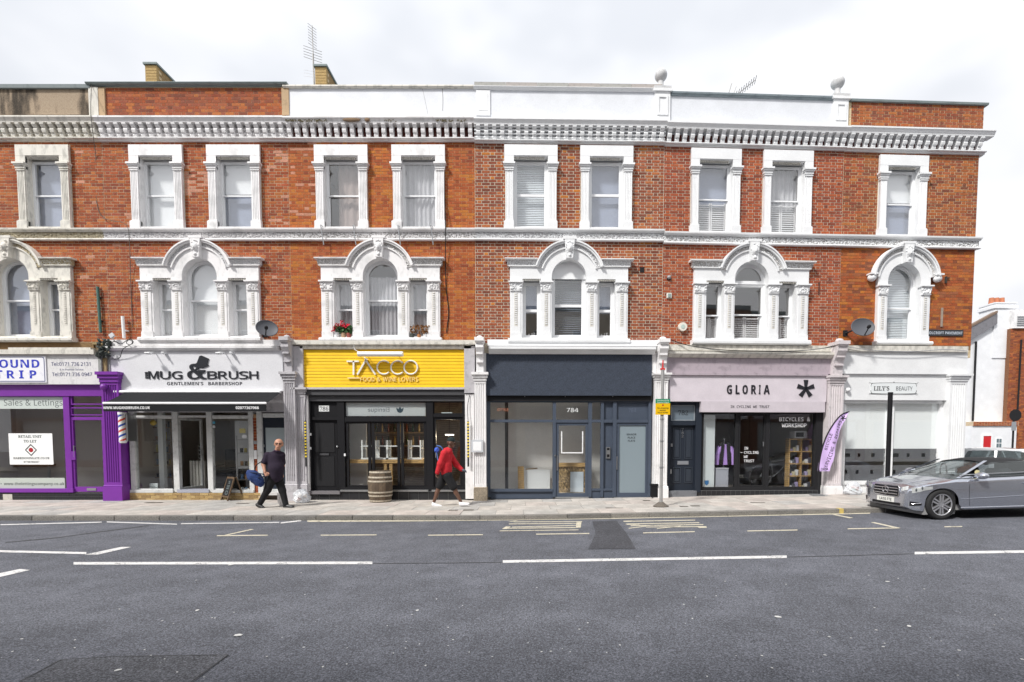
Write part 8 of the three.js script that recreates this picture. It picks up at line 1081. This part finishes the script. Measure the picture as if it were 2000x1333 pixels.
function headBones(c, f, up, s = 1) { const r = new THREE.Vector3().crossVectors(up, f).normalize(), P = (a, b, d) => c.clone().addScaledVector(f, a * s).addScaledVector(up, b * s).addScaledVector(r, d * s); return { P, r, bones: [[P(-0.02, 0.03, 0), P(-0.01, 0.035, 0), 0.088 * s, 0.088 * s], [P(0.005, -0.02, 0), P(0.035, -0.075, 0), 0.072 * s, 0.045 * s], [P(0.085, 0.015, 0), P(0.105, -0.022, 0), 0.010 * s, 0.016 * s], [P(0.07, -0.055, -0.018), P(0.07, -0.055, 0.018), 0.014 * s, 0.014 * s], [P(0.078, 0.034, -0.03), P(0.078, 0.034, 0.03), 0.012 * s, 0.012 * s], [P(-0.01, 0.0, 0.083), P(-0.015, -0.03, 0.08), 0.016 * s, 0.012 * s], [P(-0.01, 0.0, -0.083), P(-0.015, -0.03, -0.08), 0.016 * s, 0.012 * s]] }; }
function handBones(w, dir, nrm, curl = 0.5, s = 1) { const d = dir.clone().normalize(), n = nrm.clone().addScaledVector(d, -nrm.dot(d)).normalize(), sd = new THREE.Vector3().crossVectors(d, n), P = (a, b, c) => w.clone().addScaledVector(d, a * s).addScaledVector(sd, b * s).addScaledVector(n, c * s), out = []; for (const b of [-0.026, -0.009, 0.009, 0.026]) out.push([P(0.0, b * 0.6, 0), P(0.085, b, 0), 0.016 * s, 0.013 * s]); [[-0.027, 0.06], [-0.009, 0.072], [0.01, 0.067], [0.028, 0.05]].forEach(([b, l]) => { const c = curl; out.push([P(0.085, b, 0), P(0.085 + l * 0.5 * Math.cos(c), b, l * 0.5 * Math.sin(c)), 0.0095 * s, 0.009 * s], [P(0.085 + l * 0.5 * Math.cos(c), b, l * 0.5 * Math.sin(c)), P(0.085 + l * (0.5 * Math.cos(c) + 0.5 * Math.cos(c * 2.3)), b, l * (0.5 * Math.sin(c) + 0.5 * Math.sin(c * 2.3))), 0.009 * s, 0.0075 * s]); }); out.push([P(0.02, -0.03, 0.005), P(0.055, -0.052, 0.02), 0.013 * s, 0.011 * s], [P(0.055, -0.052, 0.02), P(0.085, -0.05, 0.035), 0.010 * s, 0.008 * s]); return out; }
const cloth = (r, g, b) => M(r, g, b, { map: T_soft, mapM: 0.15, bump: T_bump, bumpM: 0.25, bs: 0.006, roughness: 0.9 });
{ // man with glasses, dark polo shirt and blue holdall, walking and looking at the street
  const gp = paveAt(536, 992), zp = gp.z, o = thing('person', 'man in dark purple polo shirt walking with a blue holdall', 'person', [gp.x, gp.y, zp]), J = (px, py, dz = 0) => onPlaneZ(px, py, zp + dz).sub(o.position);
  const skin = M(0.46, 0.235, 0.155, { roughness: 0.55 }), head = J(544, 868.5, 0.03), hb = headBones(head, V(0.35, -0.04, 0.93).normalize(), V(0.06, 1, 0).normalize(), 1.04);
  const neck = J(540.5, 884), chest = J(535, 896), belly = J(539, 915, 0.03), pel = J(537, 931), sL = J(522, 890, 0.07), sR = J(550, 889.5, -0.05), eL = J(514, 907.5, 0.12), wL = J(517, 923, 0.19), eR = J(552, 909, -0.15), wR = J(551, 925, -0.16), hL = J(532, 934, 0.06), hR = J(543, 934, -0.06), kL = J(522, 958, 0.06), kR = J(551, 958.5, -0.05), aL = J(508, 983, 0.04), aR = J(558, 986, -0.03);
  const torso = [[chest, neck, 0.13, 0.075, 1.0], [sL, sR, 0.065, 0.065], [chest, belly, 0.145, 0.155], [belly, pel, 0.155, 0.135]], arms = [[sL, eL, 0.055, 0.045], [eL, wL, 0.044, 0.03], [sR, eR, 0.055, 0.045], [eR, wR, 0.044, 0.03]], legs = [[pel, hL, 0.125, 0.09], [pel, hR, 0.125, 0.09], [hL, kL, 0.088, 0.062], [kL, aL, 0.06, 0.042], [hR, kR, 0.088, 0.062], [kR, aR, 0.06, 0.042]];
  const feet = [[J(503, 986, 0.04), J(513, 992, 0.06), 0.04, 0.034], [J(556, 988.5, -0.03), J(571, 990.5, 0.0), 0.042, 0.034]];
  const hands = [handBones(wL, J(522, 931, 0.2).sub(wL), V(0.7, 0, 0.6), 1.1), handBones(wR, V(0.1, -1, 0), V(-1, 0, 0), 0.6)];
  const body = [skinNet([...torso.map((b) => [b[0], b[1], b[2] - 0.015, b[3] - 0.015]), [neck, head, 0.058, 0.055], ...arms, ...legs.map((b) => [b[0], b[1], b[2] - 0.014, b[3] - 0.012]), ...feet.map((b) => [b[0], b[1], b[2] - 0.012, b[3] - 0.012])], 0.014), skinNet(hb.bones, 0.006, 0.022), ...hands.map((b) => skinNet(b, 0.005, 0.008))];
  mesh('body', body, skin, o);
  const shirt = cloth(0.018, 0.009, 0.026), pants = cloth(0.005, 0.005, 0.007);
  mesh('polo_shirt', [skinNet([...torso, [sL, eL.clone().lerp(sL, 0.25), 0.062, 0.064], [sR, eR.clone().lerp(sR, 0.25), 0.062, 0.064], [belly, J(538, 929.5, 0.02), 0.157, 0.15]], 0.013, 0.04, 0.008)], shirt, o); mesh('collar', [new THREE.TorusGeometry(0.072, 0.02, 8, 20).rotateX(1.3).translate(neck.x + 0.005, neck.y + 0.01, neck.z + 0.01)], cloth(0.04, 0.02, 0.05), o);
  mesh('sleeve_badge', new THREE.CircleGeometry(0.028, 12).translate(sL.x - 0.03, sL.y - 0.07, sL.z + 0.078), M(0.7, 0.6, 0.2, {}), o);
  mesh('trousers', skinNet([[J(537.5, 928), pel, 0.135, 0.13], ...legs.map((b, i) => i > 1 ? [b[0], b[1], b[2] + 0.012, b[3] + 0.016] : b)], 0.013, 0.03, 0.006), pants, o);
  feet.forEach((b) => mesh('shoe', skinNet([b, [b[0].clone().add(V(0, -0.015, 0)), b[1].clone().add(V(0, -0.012, 0)), 0.035, 0.03]], 0.009, 0.02, 0.006), M(0.02, 0.02, 0.022, { roughness: 0.45 }), o));
  const P = hb.P; mesh('hair', skinNet([[P(-0.055, 0.02, 0.03), P(-0.055, 0.02, -0.03), 0.068, 0.068], [P(-0.02, 0.0, 0.072), P(-0.045, -0.03, 0.06), 0.024, 0.024], [P(-0.02, 0.0, -0.072), P(-0.045, -0.03, -0.06), 0.024, 0.024]], 0.008, 0.02), M(0.10, 0.085, 0.075, { roughness: 0.9 }), o);
  mesh('glasses', [-1, 1].flatMap((s) => [new THREE.TorusGeometry(0.022, 0.004, 6, 16).lookAt(V(0.35, -0.04, 0.93)).translate(...P(0.094, 0.018, s * 0.032).toArray()), bar(P(0.09, 0.022, s * 0.055), P(-0.01, 0.02, s * 0.086), 0.004)]), mat.blackMatt, o);
  mesh('eyes', [-1, 1].map((s) => new THREE.SphereGeometry(0.011, 8, 6).translate(...P(0.082, 0.016, s * 0.032).toArray())), M(0.05, 0.035, 0.03, { roughness: 0.2 }), o); mesh('mouth', bar(P(0.086, -0.055, -0.022), P(0.086, -0.055, 0.022), 0.005), M(0.25, 0.08, 0.07, {}), o);
  // holdall
  const bg = J(499, 935, 0.16), bag = thing('blue_holdall', 'soft blue holdall hanging from the walking man\'s arm', 'bag', [gp.x + bg.x, gp.y + bg.y - 0.2, zp + 0.16]); { const g = new THREE.IcosahedronGeometry(1, 4), p = g.attributes.position, nz = noise2(77); for (let i = 0; i < p.count; i++) { const v = V(p.getX(i), p.getY(i), p.getZ(i)), n = fbm(nz, v.x * 2 + 5, v.y * 2 + v.z + 5, 99, 3) - 0.5, s = 1 + 0.5 * n; p.setXYZ(i, Math.sign(v.x) * Math.abs(v.x) ** 0.8 * 0.19 * s, v.y * 0.17 * s + 0.2 - 0.12 * v.x * 0.9, v.z * 0.12 * s); } g.computeVertexNormals(); mesh('bag_body', g, cloth(0.016, 0.040, 0.15), bag); const w2 = J(520, 929, 0.2).add(gp).sub(bag.position), s2 = J(517, 898, 0.13).add(gp).sub(bag.position); mesh('handle', [tube([V(-0.12, 0.34, 0.05), V(0.0, 0.34, 0.1), w2, V(0.1, 0.22, 0.1)], 0.012)], cloth(0.012, 0.02, 0.06), bag); mesh('strap', tube([V(-0.02, 0.36, 0), V(0.03, 0.5, 0.02), s2], 0.012), mat.blackMatt, bag); }
}
{ // man in red hoodie, black shorts and cap, striding to the right
  const gp = paveAt(874, 989.5), zp = gp.z, o = thing('person', 'man in red hoodie, black shorts and cap striding along the pavement', 'person', [gp.x, gp.y, zp]), J = (px, py, dz = 0) => onPlaneZ(px, py, zp + dz).sub(o.position);
  const skin = M(0.13, 0.063, 0.04, { roughness: 0.5 }), f = V(0.99, -0.03, 0.12).normalize(), head = J(881.5, 866), hb = headBones(head, f, V(0.1, 1, 0).normalize(), 1.0), P = hb.P;
  const neck = J(876.5, 880), chest = J(871.5, 893), mid = J(871, 909), pel = J(871, 925), sN = J(867, 886, 0.15), sF = J(877.5, 886, -0.14), eN = J(859.5, 906, 0.19), wN = J(854, 923.5, 0.19), eF = J(891, 908, -0.17), wF = J(901, 917.5, -0.14), hN = J(874, 930, 0.07), hF = J(868.5, 930, -0.07), kN = J(887.5, 955.5, 0.08), kF = J(857.5, 953, -0.08), aN = J(900, 980.5, 0.07), aF = J(847.5, 980.5, -0.07);
  const torso = [[neck, chest, 0.075, 0.115], [sN, sF, 0.062, 0.062], [chest, mid, 0.12, 0.115, 1.25], [mid, pel, 0.115, 0.115, 1.2]], arms = [[sN, eN, 0.052, 0.043], [eN, wN, 0.042, 0.03], [sF, eF, 0.052, 0.043], [eF, wF, 0.042, 0.03]], legs = [[pel, hN, 0.11, 0.085], [pel, hF, 0.11, 0.085], [hN, kN, 0.085, 0.058], [kN, aN, 0.056, 0.036], [hF, kF, 0.085, 0.058], [kF, aF, 0.056, 0.036], [kN.clone().lerp(aN, 0.3).add(V(-0.02, 0, 0)), kN.clone().lerp(aN, 0.55), 0.045, 0.04], [kF.clone().lerp(aF, 0.3).add(V(-0.02, 0, 0)), kF.clone().lerp(aF, 0.55), 0.045, 0.04]], feet = [[J(900, 985.5, 0.07), J(914, 985.5, 0.08), 0.04, 0.032], [J(847, 987, -0.07), J(861, 990, -0.06), 0.04, 0.03]];
  mesh('body', [skinNet([...torso.map((b) => [b[0], b[1], b[2] - 0.015, b[3] - 0.015]), [neck, head, 0.055, 0.052], ...arms, ...legs, ...feet.map((b) => [b[0], b[1], b[2] - 0.014, b[3] - 0.012])], 0.013, 0.025), skinNet(hb.bones, 0.006, 0.022), skinNet(handBones(wN, V(-0.2, -1, 0), V(0.8, 0, 0.3), 0.7), 0.005, 0.008), skinNet(handBones(wF, V(1, -0.2, 0), V(0, -1, 0.2), 0.5), 0.005, 0.008)], skin, o);
  const red = cloth(0.60, 0.018, 0.030);
  mesh('hoodie', skinNet([...torso, [sN, eN, 0.066, 0.058], [eN, wN, 0.058, 0.045], [sF, eF, 0.066, 0.058], [eF, wF, 0.058, 0.045], [J(870, 881.5, 0.06), J(870, 881.5, -0.06), 0.065, 0.065], [J(876, 883, 0.07), J(881, 886, 0), 0.04, 0.035], [mid, J(871.5, 917), 0.125, 0.13, 1.25]], 0.012, 0.035, 0.008), red, o);
  mesh('shorts', skinNet([[J(871, 922), pel, 0.118, 0.122], [pel, hN, 0.115, 0.098], [pel, hF, 0.115, 0.098], [hN, kN.clone().lerp(hN, 0.16), 0.098, 0.094], [hF, kF.clone().lerp(hF, 0.16), 0.098, 0.094]], 0.012, 0.03, 0.006), cloth(0.006, 0.006, 0.008), o);
  feet.forEach((b) => { mesh('trainer', skinNet([b, [b[0].clone().add(V(-0.005, 0.03, 0)), b[0].clone().add(V(0.02, 0.01, 0)), 0.038, 0.036]], 0.009, 0.02, 0.006), M(0.80, 0.80, 0.82, { roughness: 0.5 }), o); });
  mesh('cap', [skinNet([[P(-0.02, 0.055, 0), P(-0.005, 0.06, 0), 0.089, 0.088]], 0.008, 0.02), (() => { const g = new THREE.SphereGeometry(0.075, 14, 6, 0, 6.283, 0, 1.5).scale(1.25, 0.14, 1); return g.rotateZ(-0.12).translate(...P(0.125, 0.045, 0).toArray()); })()], cloth(0.010, 0.022, 0.024), o);
  mesh('eyes', [-1, 1].map((s) => new THREE.SphereGeometry(0.010, 8, 6).translate(...P(0.080, 0.016, s * 0.03).toArray())), M(0.4, 0.38, 0.36, { roughness: 0.2 }), o);
  mesh('glove', skinNet(handBones(wF, V(1, -0.2, 0), V(0, -1, 0.2), 0.5).map((b) => [b[0], b[1], b[2] + 0.004, b[3] + 0.004]), 0.006, 0.01), cloth(0.12, 0.13, 0.17), o);
  const bp = J(853, 876, -0.02), pk = thing('blue_backpack', 'small bright blue bag slung on the back of the man in red', 'bag', [gp.x + bp.x, gp.y + bp.y - 0.1, zp - 0.02]); { const g = new THREE.IcosahedronGeometry(1, 3), p = g.attributes.position, nz = noise2(31); for (let i = 0; i < p.count; i++) { const v = V(p.getX(i), p.getY(i), p.getZ(i)), s = 1 + 0.4 * (fbm(nz, v.x * 2 + 5, v.y * 2 + v.z + 5, 99, 3) - 0.5); p.setXYZ(i, v.x * 0.062 * s, v.y * 0.075 * s + 0.05, v.z * 0.09 * s); } g.computeVertexNormals(); mesh('bag_body', g, cloth(0.05, 0.12, 0.55), pk); mesh('strap', tube([V(0.02, 0.16, 0.1), V(0.12, 0.14, 0.16), V(0.17, 0.05, 0.15), V(0.06, -0.2, 0.1), V(0, 0.02, 0.05)], 0.012), cloth(0.1, 0.2, 0.5), pk); }
}
scene.traverse((o) => { if (o.isMesh) { o.castShadow = true; o.receiveShadow = true; } });
renderer.render(scene, camera);
